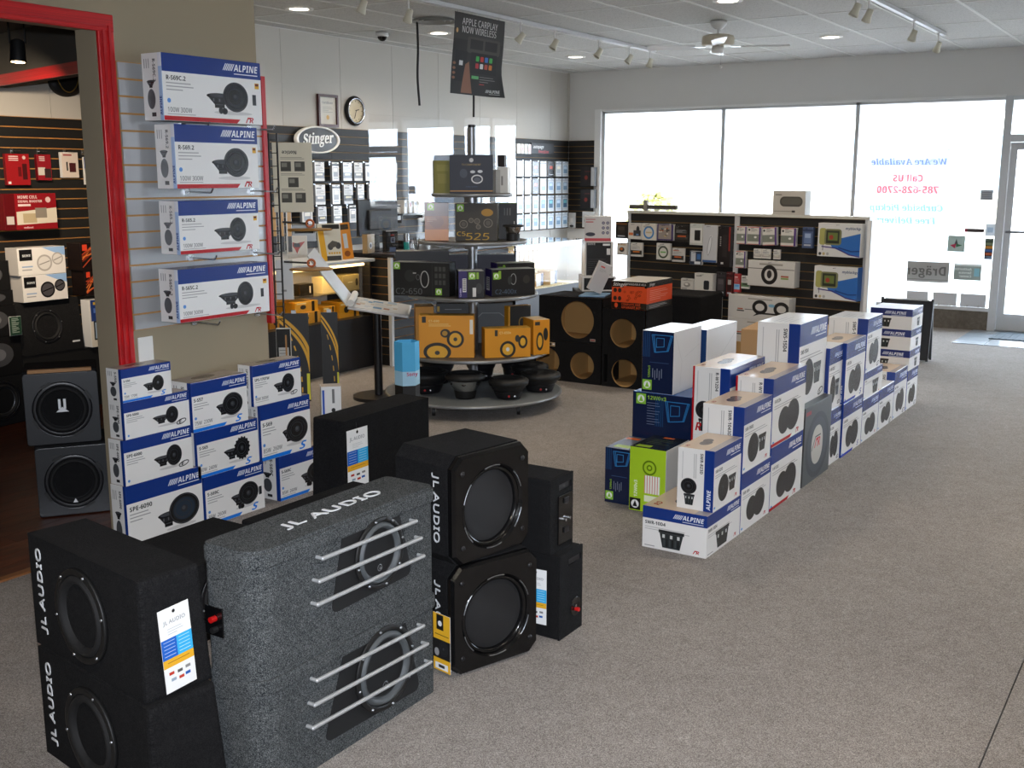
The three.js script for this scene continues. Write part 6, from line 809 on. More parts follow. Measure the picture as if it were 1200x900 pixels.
  item('headlight_ring_box', 'long white box with two black ring pictures at the foot of the display', 1.226, 1.83, 0.443, 0.652, 0.12, spkBox, { cat: 'box', noPeg: 1, key: 'ring' }); item('headlight_ring_box', 'long white box with black ring pictures, under its twin at the foot of the display', 1.226, 1.83, 0.232, 0.441, 0.12, spkBox, { cat: 'box', noPeg: 1, key: 'ring' }); item('cardboard_riser', 'brown cardboard carton under the two long white boxes of the display', 1.2, 1.85, 0.1205, 0.231, 0.14, '#a98a5c', { cat: 'box', noPeg: 1, fill: '#a98a5c' });
  item('red_spray_pack', 'red and blue spray pack hanging beside the small white card', 1.238, 1.3, 0.666, 0.832, 0.03, packet({ bg: '#b3383a', bar: '#d9d6d0', pic: '#8ab5d6', accent: '#4f93cf', style: 2 }), { fill: '#a03032' }); item('white_adapter_card', 'small white card with a green chip, next to the red spray pack', 1.312, 1.395, 0.703, 0.82, 0.02, packet({ bg: '#d3d0c9', bar: '#2b2b2b', pic: '#5d7a58', accent: '#2b2b2b', style: 2 }));
  carton('bluetooth_speaker_box', 'white box with a dark oval speaker picture on top of the display', 'box', [0.31, 0.205, 0.1], GW(1.715, -0.05, 1.3685), GR, { f: (g, W, H) => { R4(g, 0, 0, W, H, '#b9b4ab'); g.fillStyle = '#4b4a45'; g.beginPath(); g.roundRect(W * 0.22, H * 0.24, W * 0.7, H * 0.42, H * 0.2); g.fill(); g.fillStyle = '#5d5b55'; g.beginPath(); g.roundRect(W * 0.27, H * 0.3, W * 0.6, H * 0.28, H * 0.14); g.fill(); R4(g, W * 0.07, H * 0.14, W * 0.2, H * 0.05, '#7a766e'); R4(g, W * 0.05, H * 0.84, W * 0.55, H * 0.04, '#8d8980'); R4(g, W * 0.6, H * 0.82, W * 0.1, H * 0.08, '#333'); } }, { kind: 'plain', fill: '#aaa59b' });
  const ts = thing('topper_sign', 'dark bar sign standing on top of the slatted display', 'sign', GW(0.22, -0.09, 1.3685), GR); part('bar', slab(-0.27, 0.28, 0.015, 0.055, -0.012, 0.012), std('#4a4640', 0.6), ts); part('bracket', slab(-0.1, -0.06, 0, 0.1, -0.014, 0.014), std('#8d8a84', 0.5), ts); part('lettering', textGeo('CLEARANCE', 0.3, 0.018, 0.003, fontB).translate(0.1, 0.012, 0.013), std('#b9b5d0', 0.6), ts);
}
// ---------- empty enclosures ----------
function enclosure(label, z0, z1, y0, y1, d, holes, extra) {
  const w = z1 - z0, h = y1 - y0, o = thing('empty_enclosure', label, 'enclosure', [7.725, y0, (z0 + z1) / 2], -Math.PI / 2), t = 0.018;
  const sh = (skin) => { const s = shapeOf([[-w / 2, 0], [w / 2, 0], [w / 2, h], [-w / 2, h]]); for (const [hz, hyy, r] of holes) circleHole(s, hz - (z0 + z1) / 2, hyy - y0, r + skin); if (extra === 'slot') rectHole(s, -w / 2 + 0.02, -w / 2 + 0.055, 0.03, 0.27); return s; };
  part('front_skin', new THREE.ExtrudeGeometry(sh(0), { depth: 0.002, bevelEnabled: false, curveSegments: 40 }).translate(0, 0, -0.002), MAT.carpetBlack, o); part('front_board', new THREE.ExtrudeGeometry(sh(0), { depth: t, bevelEnabled: false, curveSegments: 40 }).translate(0, 0, -0.002 - t), MAT.mdf, o, 'bare board edge inside the holes');
  part('shell', [slab(-w / 2, w / 2, h - 0.003, h, -d, -0.002), slab(-w / 2, w / 2, 0, 0.003, -d, -0.002), slab(-w / 2, -w / 2 + 0.003, 0, h, -d, -0.002), slab(w / 2 - 0.003, w / 2, 0, h, -d, -0.002), slab(-w / 2, w / 2, 0, h, -d, -d + 0.003)], MAT.carpetBlack, o);
  const nb = extra === 'split' || extra === 'cup' ? [0] : []; part('inner_boards', [slab(-w / 2 + 0.003, w / 2 - 0.003, h - t, h - 0.003, -d + 0.003, -t), slab(-w / 2 + 0.003, w / 2 - 0.003, 0.003, t, -d + 0.003, -t), slab(-w / 2 + 0.003, -w / 2 + t, t, h - t, -d + 0.003, -t), slab(w / 2 - t, w / 2 - 0.003, t, h - t, -d + 0.003, -t), slab(-w / 2 + t, w / 2 - t, t, h - t, -d + 0.003, -d + t), ...nb.map((x) => slab(x - t / 2, x + t / 2, t, h - t, -d + t, -t))], MAT.mdf, o, 'bare brown board inside');
  if (extra === 'slot') { const a = -w / 2 + 0.02; part('slot_liner', [slab(a, a + 0.002, 0.03, 0.27, -0.2, -0.001), slab(a + 0.033, a + 0.035, 0.03, 0.27, -0.2, -0.001), slab(a, a + 0.035, 0.03, 0.032, -0.2, -0.001), slab(a, a + 0.035, 0.268, 0.27, -0.2, -0.001), slab(a, a + 0.035, 0.03, 0.27, -0.202, -0.2)], MAT.black, o); }
  if (extra === 'slot') part('divider', slab(-w / 2 + t, w / 2 - t, h * 0.47, h * 0.47 + t, -d + t, -t), MAT.mdf, o);
  if (extra === 'cup') { printPart('spec_label', o, [0.06, 0.035, 0.001], [-0.12, h - 0.05, 0.0005], { f: (g, W, H) => { R4(g, 0, 0, W, H, '#b59a74'); R4(g, W * 0.15, H * 0.2, W * 0.3, H * 0.6, '#222'); R4(g, W * 0.6, H * 0.3, W * 0.3, H * 0.3, '#eee'); } }); } if (extra === 'badge') printPart('badge', o, [0.05, 0.022, 0.001], [0.22, 0.02, 0.0005], { f: (g, W, H) => { R4(g, 0, 0, W, H, '#8d8a84'); R4(g, W * 0.1, H * 0.3, W * 0.8, H * 0.4, '#a03a34'); } });
}
enclosure('empty black enclosure with two round holes side by side, lower of the pair', -4.85, -4.15, 0, 0.338, 0.42, [[-4.662, 0.158, 0.115], [-4.327, 0.15, 0.112]], 'cup');
enclosure('empty black enclosure with one large round hole', -4.75, -4.15, 0.339, 0.715, 0.42, [[-4.377, 0.53, 0.155]], 'badge');
enclosure('empty black enclosure with two round holes one above the other and a slot', -4.143, -3.758, 0, 0.645, 0.52, [[-3.952, 0.452, 0.118], [-3.935, 0.124, 0.115]], 'slot');
{ const o = thing('plain_enclosure', 'plain black carpeted box behind the orange kit box', 'enclosure', [8.72, 0, -3.82]); part('cabinet', rbx(0.5, 0.7, 0.42, 0.015, 0, 0.35, 0), MAT.carpetBlack, o); part('rear_terminal', latheZ([[0.0005, 0.001], [0.035, 0.003], [0.038, 0]], 20).translate(0, 0.2, 0.212), MAT.blackGloss, o); }
const kitF = (g, W, H) => { R4(g, 0, 0, W, H, '#e0522a'); R4(g, 0, 0, W, H * 0.22, '#191716'); R4(g, 0, H * 0.76, W, H * 0.24, '#191716'); T(g, 'Stinger', W * 0.03, H * 0.18, H * 0.16, '#e8e6e2', { skew: 0.25 }); T(g, 'EXPANDABLE 4GA', W * 0.36, H * 0.13, H * 0.1, '#c9c5c0'); R4(g, W * 0.34, H * 0.17, W * 0.6, H * 0.05, '#d8512c'); for (const [x, y] of [[0.1, 0.33], [0.23, 0.33], [0.1, 0.62], [0.23, 0.62]]) E(g, W * x, H * y, W * 0.05, H * 0.08, '#3a2a26'); for (let i = 0; i < 16; i++) EL(g, W * rr(0.35, 0.9), H * rr(0.32, 0.7), W * 0.03, H * 0.03, '#7a2614', 2); T(g, 'COMPLETE AMP', W * 0.28, H * 0.86, H * 0.1, '#e0522a'); T(g, 'UPGRADE KIT', W * 0.28, H * 0.97, H * 0.12, '#e0522a'); E(g, W * 0.13, H * 0.87, W * 0.05, H * 0.09, '#d8512c'); };
const kitR = (g, W, H) => { R4(g, 0, 0, W, H, '#dd4f28'); R4(g, 0, 0, W, H * 0.2, '#191716'); R4(g, 0, H * 0.78, W, H * 0.22, '#3a3634'); T(g, 'Stinger', W * 0.1, H * 0.15, H * 0.13, '#d8d6d2', { skew: 0.25 }); lines(g, W * 0.12, H * 0.32, W * 0.7, 6, H * 0.065, '#f0a890', 2); lines(g, W * 0.1, H * 0.85, W * 0.7, 3, H * 0.04, '#bbb', 2); };
carton('orange_kit_box', 'orange and black wiring kit box on the double-hole enclosure', 'box', [0.31, 0.225, 0.5], [7.985, 0.6465, -3.915], -Math.PI / 2 + 0.02, { f: kitF, r: kitR, t: '#d6cfc4' }, { fill: '#c94a26' });
single('flat_blue_sheet', rbx(0.26, 0.012, 0.22, 0.003, 0, 0.006, 0), std('#7fa3c4', 0.5), 'pale blue flat folder lying on the large-hole enclosure', 'folder', [7.93, 0.716, -4.33], 0.3);
carton('leaning_white_box', 'white book-shaped box leaning on the large-hole enclosure', 'box', [0.12, 0.25, 0.1], [7.93, 0.755, -4.34], -0.95, { f: (g, W, H) => { R4(g, 0, 0, W, H, '#c4c2c0'); R4(g, W * 0.2, H * 0.12, W * 0.3, H * 0.05, '#c4473c'); lines(g, W * 0.2, H * 0.22, W * 0.5, 3, H * 0.04, '#9a9896', 2); }, l: '#d9d7d4', t: '#e9e9ec' }, { kind: 'plain', roll: -0.42 });
{
  const R0 = -0.95;
  single('black_base_carton', rbx(0.4, 0.7, 0.4, 0.004, 0, 0.35, 0), std('#191919', 0.7), 'black carton under the receiver boxes behind the enclosures', 'box', [8.5, 0, -4.62], R0);
  carton('receiver_box', 'black and white receiver box with a short band, under the tall one', 'box', [0.3, 0.13, 0.3], [8.5, 0.7005, -4.62], R0, { f: (g, W, H) => { R4(g, 0, 0, W, H, '#d8d6d2'); R4(g, W * 0.06, H * 0.1, W * 0.88, H * 0.8, '#1a1a1a'); EL(g, W * 0.35, H * 0.5, W * 0.1, H * 0.14, '#c9c9c6', 3); } }, { fill: '#cfcdc9' });
  carton('receiver_box', 'tall black-faced receiver box with white edges', 'box', [0.25, 0.305, 0.28], [8.5, 0.831, -4.62], R0, { f: (g, W, H) => { R4(g, 0, 0, W, H, '#d5d3cf'); R4(g, W * 0.05, H * 0.03, W * 0.86, H * 0.94, '#1b1b1c'); T(g, 'SONY', W * 0.08, H * 0.1, W * 0.1, '#cfcfcf', { font: 'serif' }); R4(g, W * 0.62, H * 0.06, W * 0.26, H * 0.06, '#e4e4e2'); R4(g, W * 0.76, H * 0.2, W * 0.13, H * 0.18, '#e0e0de'); lines(g, W * 0.1, H * 0.5, W * 0.7, 6, H * 0.06, '#4a4a4b', 3); } }, { fill: '#cfcdc9' });
  carton('dash_camera_box', 'white box with red base stripe and six lens pictures', 'box', [0.235, 0.215, 0.2], [8.5, 1.1365, -4.62], R0 - 0.1, { f: (g, W, H) => { R4(g, 0, 0, W, H, '#cbc8c6'); R4(g, 0, H * 0.88, W, H * 0.12, '#b53540'); R4(g, W * 0.05, H * 0.1, W * 0.35, H * 0.03, '#a55'); R4(g, W * 0.05, H * 0.2, W * 0.28, H * 0.04, '#b54a4a'); for (let i = 0; i < 6; i++) { E(g, W * (0.7 + (i % 2) * 0.16), H * (0.26 + Math.floor(i / 2) * 0.2), W * 0.055, H * 0.06, '#3c3a52'); E(g, W * (0.7 + (i % 2) * 0.16), H * (0.26 + Math.floor(i / 2) * 0.2), W * 0.025, H * 0.03, '#b3b0c4'); } E(g, W * 0.22, H * 0.72, W * 0.18, H * 0.08, '#2a2838'); }, r: '#c2bfbd', t: '#dad8d6' }, { kind: 'plain' });
}
// ---------- ceiling fittings ----------
function downlight(label, x, z, seen = true) {
  const o = thing('recessed_light', label, 'ceiling light', [x, CY - 0.006, z], 0, 'recessed ceiling lights');
  part('trim_ring', lathe([[0.075, -0.001], [0.1, -0.006], [0.115, -0.004], [0.118, 0.004]], 32), MAT.white, o); part('lens', lathe([[0.0005, -0.002], [0.078, -0.002]], 32), glow('#fff0dc', 7), o);
  const s = new THREE.SpotLight('#ffeed8', LAMP, 0, 75 * D2R, 0.9, 2); s.position.set(0, -0.02, 0); s.target.position.set(0, -2, 0); s.castShadow = true; s.shadow.radius = 8; o.add(s, s.target);
}
const LAMP = 8;
[['recessed ceiling light over the register, beside the pillar', 6.8, -6.5], ['recessed ceiling light near the certificate and clock', 8.64, -6.45], ['recessed ceiling light nearest the room corner', 11.18, -6.4], ['recessed ceiling light before the ceiling fan', 8.32, -3.4], ['recessed ceiling light between the fan and the short track', 10.99, -3.4],
  ['recessed ceiling light over the stacked speaker cartons', 5.6, -3.4], ['recessed ceiling light over the open carpet, window side', 8.32, -0.3], ['recessed ceiling light over the open carpet, mid aisle', 5.6, -0.3], ['recessed ceiling light over the entrance aisle', 2.9, -0.3], ['recessed ceiling light at the back of the shop', 0.2, -1.8]].forEach((a) => downlight(...a));
function track(label, x0, x1, z, heads, names) {
  const o = thing('light_track', label, 'light track', [0, CY - 0.006, z]); part('rail', slab(x0, x1, -0.03, 0, -0.018, 0.018), MAT.alu, o); part('end_cap', slab(x1, x1 + 0.03, -0.032, 0, -0.02, 0.02), MAT.white, o); part('mount', slab(x0 + 0.3, x0 + 0.4, -0.004, 0.002, -0.03, 0.03), MAT.white, o);
  heads.forEach(([x, yaw, tilt], i) => {
    const h = thing('track_spotlight', names(i), 'spotlight', [x, CY - 0.04, z], yaw, 'spotlights on the ceiling tracks'); part('adapter', bx(0.05, 0.02, 0.03, 0, 0.008, 0), MAT.white, h); part('stem', cyl(0.007, 0.09, 0, -0.045, 0, 8), MAT.white, h);
    const c = lathe([[0.01, 0.05], [0.024, 0.047], [0.027, 0.0], [0.037, -0.038], [0.037, -0.046], [0.032, -0.046]], 20).rotateX(tilt).translate(0, -0.12, 0); part('shade', c, std('#cfcbb8', 0.5), h); part('bulb_face', lathe([[0.0005, -0.038], [0.033, -0.038]], 20).rotateX(tilt).translate(0, -0.12, 0), std('#8a7f62', 0.3), h);
  });
}
const nth = ['first', 'second', 'third', 'fourth', 'fifth', 'sixth', 'seventh'];
track('long ceiling light track running past the hanging poster', 5.2, 10.95, -5.3, [[6.19, 0.3, 0.4], [6.72, -0.4, 0.6], [8.29, 0.4, 0.7], [8.87, 0.9, 0.5], [9.72, 0.9, 0.6], [10.38, 0.8, 0.6], [10.87, 0.7, 0.3]], (i) => `unlit track spotlight, ${nth[i]} towards the window end of the long track`);
track('short ceiling light track on the window side of the fan', 7.6, 11.2, -2.385, [[8.27, 0.4, 0.4], [8.6, -0.6, 0.5], [10.02, 0.4, 0.3], [10.99, -0.9, 0.7]], (i) => `unlit track spotlight, ${nth[i]} towards the windows on the short track`);
{
  const o = thing('ceiling_fan', 'white ceiling fan with four blades and a light kit', 'ceiling fan', [9.33, 0, -3.89], TR - 0.2);
  part('canopy', lathe([[0.001, 3.042], [0.075, 3.042], [0.07, 3.01], [0.035, 2.975], [0.02, 2.97]], 32), MAT.white, o); part('down_rod', cyl(0.014, 0.06, 0, 2.95, 0, 12), MAT.white, o); part('motor_housing', lathe([[0.001, 2.93], [0.09, 2.928], [0.135, 2.915], [0.142, 2.9], [0.142, 2.845], [0.13, 2.83], [0.001, 2.825]], 40), std('#c9c1ac', 0.4), o); part('light_kit', lathe([[0.001, 2.825], [0.05, 2.825], [0.055, 2.79], [0.05, 2.77], [0.001, 2.765]], 24), MAT.white, o);
  for (let i = 0; i < 4; i++) { const a = i * Math.PI / 2, b = sub('blade_arm', o); b.rotation.y = a; part('bracket', bx(0.12, 0.008, 0.035, 0.17, 2.825, 0), MAT.chrome, b); part('blade', new THREE.ExtrudeGeometry(shapeOf([[0.2, -0.05], [0.58, -0.068], [0.62, -0.04], [0.62, 0.04], [0.58, 0.068], [0.2, 0.05]]), { depth: 0.006, bevelEnabled: false }).rotateX(-Math.PI / 2 + 0.2).translate(0, 2.822, 0), i % 2 ? MAT.whiteGloss : MAT.white, b); }
  part('pull_chain', rod([0.03, 2.77, 0.02], [0.03, 2.66, 0.02], 0.002, 5), MAT.chrome, o); part('pull_knob', new THREE.SphereGeometry(0.014, 10, 8).translate(0.03, 2.65, 0.02), MAT.white, o);
  const d = thing('dome_camera', 'small white and black dome security camera on the ceiling', 'camera', [8.3, CY - 0.006, -6.87]); part('housing', lathe([[0.001, 0], [0.06, 0], [0.062, -0.03], [0.05, -0.04]], 24), MAT.white, d); part('dome', lathe([[0.048, -0.04], [0.04, -0.062], [0.02, -0.078], [0.0005, -0.082]], 24), MAT.blackGloss, d);
  const v = thing('ceiling_diffuser', 'round slotted air diffuser in the ceiling near the poster', 'air vent', [7.9, CY - 0.006, -5.95]); for (const r of [0.2, 0.15, 0.1]) part('ring', lathe([[r - 0.03, 0], [r - 0.005, -0.018], [r, -0.016], [r - 0.02, 0.002]], 40), std('#8f8e8a', 0.6), v); part('core', lathe([[0.0005, -0.01], [0.06, -0.006], [0.07, 0]], 32), std('#6f6e6a', 0.6), v);
  single('hanging_strap', [tube([[0, 0.72, 0], [0.004, 0.5, 0.003], [-0.006, 0.25, 0], [0.012, 0, 0.004]], 0.011, 24, 6)], MAT.black, 'long black strap dangling from the ceiling near the clock', 'strap', [7.89, 2.32, -6.13]); single('hanging_strap', [tube([[0, 0.84, 0], [0.004, 0.5, 0], [0.005, 0.15, 0.0], [-0.004, 0, 0.004]], 0.01, 20, 6)], MAT.black, 'short black strap end showing under the poster', 'strap', [7.85, 2.2, -5.5]);
  const ps = thing('hanging_poster', 'black car-stereo poster hanging from the ceiling track', 'poster', [7.71, 2.365, -5.35]);
  const pg = new THREE.PlaneGeometry(0.73, 0.635, 12, 10); const pp = pg.attributes.position; for (let i = 0; i < pp.count; i++) pp.setZ(i, 0.03 * Math.sin(pp.getY(i) * 4) + (pp.getX(i) > 0.2 && pp.getY(i) < -0.1 ? 0.05 * (pp.getX(i) - 0.2) / 0.16 * (-pp.getY(i) - 0.1) / 0.2 : 0)); pg.computeVertexNormals();
  const cv = document.createElement('canvas'); cv.width = 586; cv.height = 512; const g = cv.getContext('2d'), W = 586, H = 512; R4(g, 0, 0, W, H, '#232120'); R4(g, 0, 0, W, H * 0.32, '#33302f'); T(g, 'APPLE CARPLAY', W * 0.5, H * 0.14, W * 0.1, '#d6d2cf', { align: 'center', bold: false }); T(g, 'NOW WIRELESS', W * 0.49, H * 0.235, W * 0.098, '#d6d2cf', { align: 'center', bold: false }); g.fillStyle = '#46413e'; g.beginPath(); g.roundRect(W * 0.27, H * 0.27, W * 0.66, H * 0.2, 20); g.fill(); R4(g, W * 0.33, H * 0.3, W * 0.25, H * 0.12, '#1c1a1a'); R4(g, W * 0.62, H * 0.3, W * 0.25, H * 0.12, '#1c1a1a'); R4(g, W * 0.36, H * 0.46, W * 0.52, H * 0.26, '#151415'); for (let i = 0; i < 8; i++) { g.fillStyle = ['#3fae4e', '#c4352c', '#3c6fc0', '#46b04f', '#b8333a', '#d9d9d9', '#b64a3a', '#d07a2c'][i]; g.beginPath(); g.roundRect(W * (0.46 + (i % 4) * 0.09), H * (0.5 + Math.floor(i / 4) * 0.09), W * 0.065, H * 0.065, 6); g.fill(); } g.fillStyle = '#0e0e0f'; g.beginPath(); g.roundRect(W * 0.06, H * 0.46, W * 0.22, H * 0.38, 12); g.fill(); R4(g, W * 0.14, H * 0.58, W * 0.07, H * 0.06, '#d8d8d8'); P(g, [[W * 0.26, H * 0.62], [W * 0.33, H * 0.58], [W * 0.42, H * 0.98], [W * 0.2, H * 0.98], [W * 0.22, H * 0.86]], '#8a5d46'); for (let i = 0; i < 4; i++) E(g, W * 0.05, H * (0.62 + i * 0.06), W * 0.03, H * 0.018, '#8a5d46'); R4(g, W * 0.4, H * 0.75, W * 0.14, H * 0.04, '#5fae6a'); lines(g, W * 0.56, H * 0.755, W * 0.3, 3, H * 0.03, '#9a9592', 3); R4(g, W * 0.56, H * 0.845, W * 0.1, 6, '#b03030'); alpine(g, W * 0.93, H * 0.95, H * 0.055, '#d8d6d4'); E(g, W * 0.06, H * 0.22, W * 0.02, H * 0.03, '#c9a066');
  const pt = new THREE.CanvasTexture(cv); pt.colorSpace = THREE.SRGBColorSpace; const pm = part('sheet', pg.translate(0, 0.318, 0), std('#ffffff', 0.75, { map: pt, side: THREE.DoubleSide }), ps); part('hanger_wire', [rod([-0.3, 0.62, 0.01], [-0.3, 0.675, 0.01], 0.002, 5), rod([0.3, 0.62, 0.01], [0.3, 0.675, 0.01], 0.002, 5)], MAT.steel, ps);
}
// ---------- at the windows ----------
function stickerTex(W, H, draw, mirror = true) { const c = document.createElement('canvas'); c.width = W; c.height = H; const g = c.getContext('2d'); if (mirror) { g.translate(W, 0); g.scale(-1, 1); } draw(g, W, H); const t = new THREE.CanvasTexture(c); t.colorSpace = THREE.SRGBColorSpace; return t; }
function sticker(name, label, category, z0, z1, y0, y1, tex, trans = 0.5, x = WX + 0.05) {
  const g = bx(z1 - z0, y1 - y0, 0.001); const m = new THREE.MeshPhysicalMaterial({ map: tex, roughness: 0.9, transmission: trans, thickness: 0 });
  return single(name, g, m, label, category, [x, (y0 + y1) / 2, (z0 + z1) / 2], -Math.PI / 2);
}
sticker('paper_banner', 'large paper banner with mirrored red and blue lettering on the window', 'banner', -3.47, -2.6, 0.9, 2.0, stickerTex(512, 640, (g, W, H) => { R4(g, 0, 0, W, H, '#f2f5fa'); for (let i = 0; i < 40; i++) L(g, [[(i * 97) % W, (i * 61) % H], [(i * 97) % W + 40, (i * 61) % H + 26]], '#c3cbe6', 3); const o = { align: 'center' }; T(g, 'We Are Available', W / 2, H * 0.16, 56, '#8fa4e0', { ...o, font: 'serif', skew: 0.15 }); T(g, 'Call US', W / 2, H * 0.33, 60, '#e58a8e', o); T(g, '785-628-2700', W / 2, H * 0.45, 66, '#e58a8e', o); T(g, 'Curbside Pickup', W / 2, H * 0.63, 58, '#9cc3e6', { ...o, font: 'serif', skew: 0.15 }); T(g, 'Free Delivery', W / 2, H * 0.76, 58, '#9cc3e6', { ...o, font: 'serif', skew: 0.15 }); T(g, 'Let Us Make Your Day', W / 2, H * 0.92, 34, '#d9c3d6', { ...o, bold: false }); }), 0.6);
sticker('window_sign', 'grey window sign with large mirrored lettering', 'sign', -2.975, -2.515, 0.503, 0.738, stickerTex(256, 128, (g, W, H) => { R4(g, 0, 0, W, H, '#a9a9a6'); T(g, 'Dräger', W * 0.05, H * 0.66, H * 0.6, '#6d6d6b'); R4(g, 0, H * 0.85, W, 4, '#7b7b78'); }), 0.12);
sticker('window_notice', 'grey-green window notice beside the grey sign', 'notice', -2.465, -2.175, 0.548, 0.73, stickerTex(192, 128, (g, W, H) => { R4(g, 0, 0, W, H, '#9fa8a2'); R4(g, 0, 0, W, H * 0.14, '#dfe3df'); T(g, 'Authorized', W * 0.35, H * 0.4, 26, '#eef2ee'); T(g, 'Service', W * 0.35, H * 0.62, 26, '#eef2ee'); T(g, 'Center', W * 0.35, H * 0.84, 26, '#eef2ee'); R4(g, W * 0.06, H * 0.25, W * 0.2, H * 0.5, '#8fc3cf'); }), 0.12);
sticker('emblem_decal', 'square grey decal with a red and green pinwheel emblem on the window', 'decal', -2.554, -2.37, 0.862, 1.043, stickerTex(128, 128, (g, W, H) => { R4(g, 0, 0, W, H, '#b3c4bf'); P(g, [[W * 0.5, H * 0.2], [W * 0.62, H * 0.6], [W * 0.38, H * 0.6]], '#4a4f52'); P(g, [[W * 0.15, H * 0.6], [W * 0.5, H * 0.5], [W * 0.5, H * 0.72]], '#37704c'); P(g, [[W * 0.85, H * 0.6], [W * 0.5, H * 0.5], [W * 0.55, H * 0.8]], '#c03a5a'); }), 0.15);
sticker('black_strip_decal', 'thin black strip decal with a red end on the window', 'decal', -2.385, -2.18, 1.083, 1.125, stickerTex(128, 32, (g, W, H) => { R4(g, 0, 0, W, H, '#4d4341'); R4(g, W * 0.85, 0, W * 0.15, H, '#8a2a3a'); }), 0.0);
sticker('card_decal', 'small white square decal beside the door frame', 'decal', -2.168, -2.07, 1.045, 1.183, stickerTex(64, 64, (g, W, H) => { R4(g, 0, 0, W, H, '#e9eef2'); R4(g, W * 0.2, H * 0.3, W * 0.6, H * 0.4, '#b9c9d6'); }), 0.2);
sticker('payment_decal', 'column of small multicoloured card decals beside the door frame', 'decal', -2.16, -2.075, 0.79, 1.018, stickerTex(64, 160, (g, W, H) => { ['#4c5a48', '#7d8a6b', '#c98a3a', '#3d5a8c', '#a85a3a', '#6d7f95'].forEach((c, i) => R4(g, 4, 4 + i * 26, W - 8, 22, c)); }), 0.0);
sticker('hours_decal', 'small grey notice decal high beside the door frame', 'decal', -2.249, -2.12, 1.44, 1.548, stickerTex(64, 64, (g, W, H) => { R4(g, 0, 0, W, H, '#b9bdc2'); for (let i = 0; i < 4; i++) R4(g, 8, 14 + i * 12, 48, 5, '#7c8188'); }), 0.1);
{
  [[-2.955, -2.7], [-2.665, -2.39], [-2.37, -2.084]].forEach(([a, b], i) => { const o = thing('sill_plate_panel', ['pale grey panel leaning on the window sill, behind the black sign board', 'pale grey panel leaning on the window sill, middle of three', 'pale grey panel leaning on the window sill, beside the door frame'][i], 'panel', [WX - 0.012, 0.256, (a + b) / 2], -Math.PI / 2, 'panels on the window sill'); part('panel', rbx(b - a - 0.02, 0.145, 0.012, 0.004, 0, 0.0725, 0), std('#c9ccd0', 0.5), o); part('clip', [bx(0.03, 0.008, 0.004, -0.06, 0.012, 0.007), bx(0.03, 0.008, 0.004, 0.06, 0.012, 0.007)], MAT.chrome, o); });
  const a = thing('sandwich_board', 'black folding sign board standing behind the flat carton stack', 'sign board', [10.42, 0, -2.37], -Math.PI / 2); const leg = (s) => { const q = sub('board_panel', a); q.rotation.x = s * 0.13; part('panel', rbx(0.44, 0.55, 0.014, 0.004, 0, 0.285, s * -0.075), MAT.blackSatin, q); for (const e of [-0.225, 0.225]) part('frame_rail', slab(e - 0.01, e + 0.01, 0.0, 0.575, -0.012 - s * 0.075, 0.012 - s * 0.075), MAT.black, q); }; leg(1); leg(-1); part('hinge', rod([-0.2, 0.565, 0], [0.2, 0.565, 0], 0.01), MAT.steel, a);
  const tl = structGroup('floor_3'); for (let i = 0; i < 4; i++) for (let j = 0; j < 4; j++) struct('entrance_tile', slab(11.75 + i * 0.287, 11.75 + i * 0.287 + 0.282, 0, 0.006, -2.2 + j * 0.31, -2.2 + j * 0.31 + 0.305), std(['#9aa3ab', '#a5adb3', '#929aa2'][(i * 3 + j) % 3], 0.25), tl);
  single('door_mat', [rbx(0.62, 0.012, 0.95, 0.005, 0, 0.006, 0), ...Array.from({ length: 14 }, (_, i) => bx(0.6, 0.004, 0.02, 0, 0.013, -0.44 + i * 0.067))], std('#5f6a72', 0.9), 'grey ribbed door mat inside the glass door', 'mat', [12.52, 0.006, -1.45]);
}
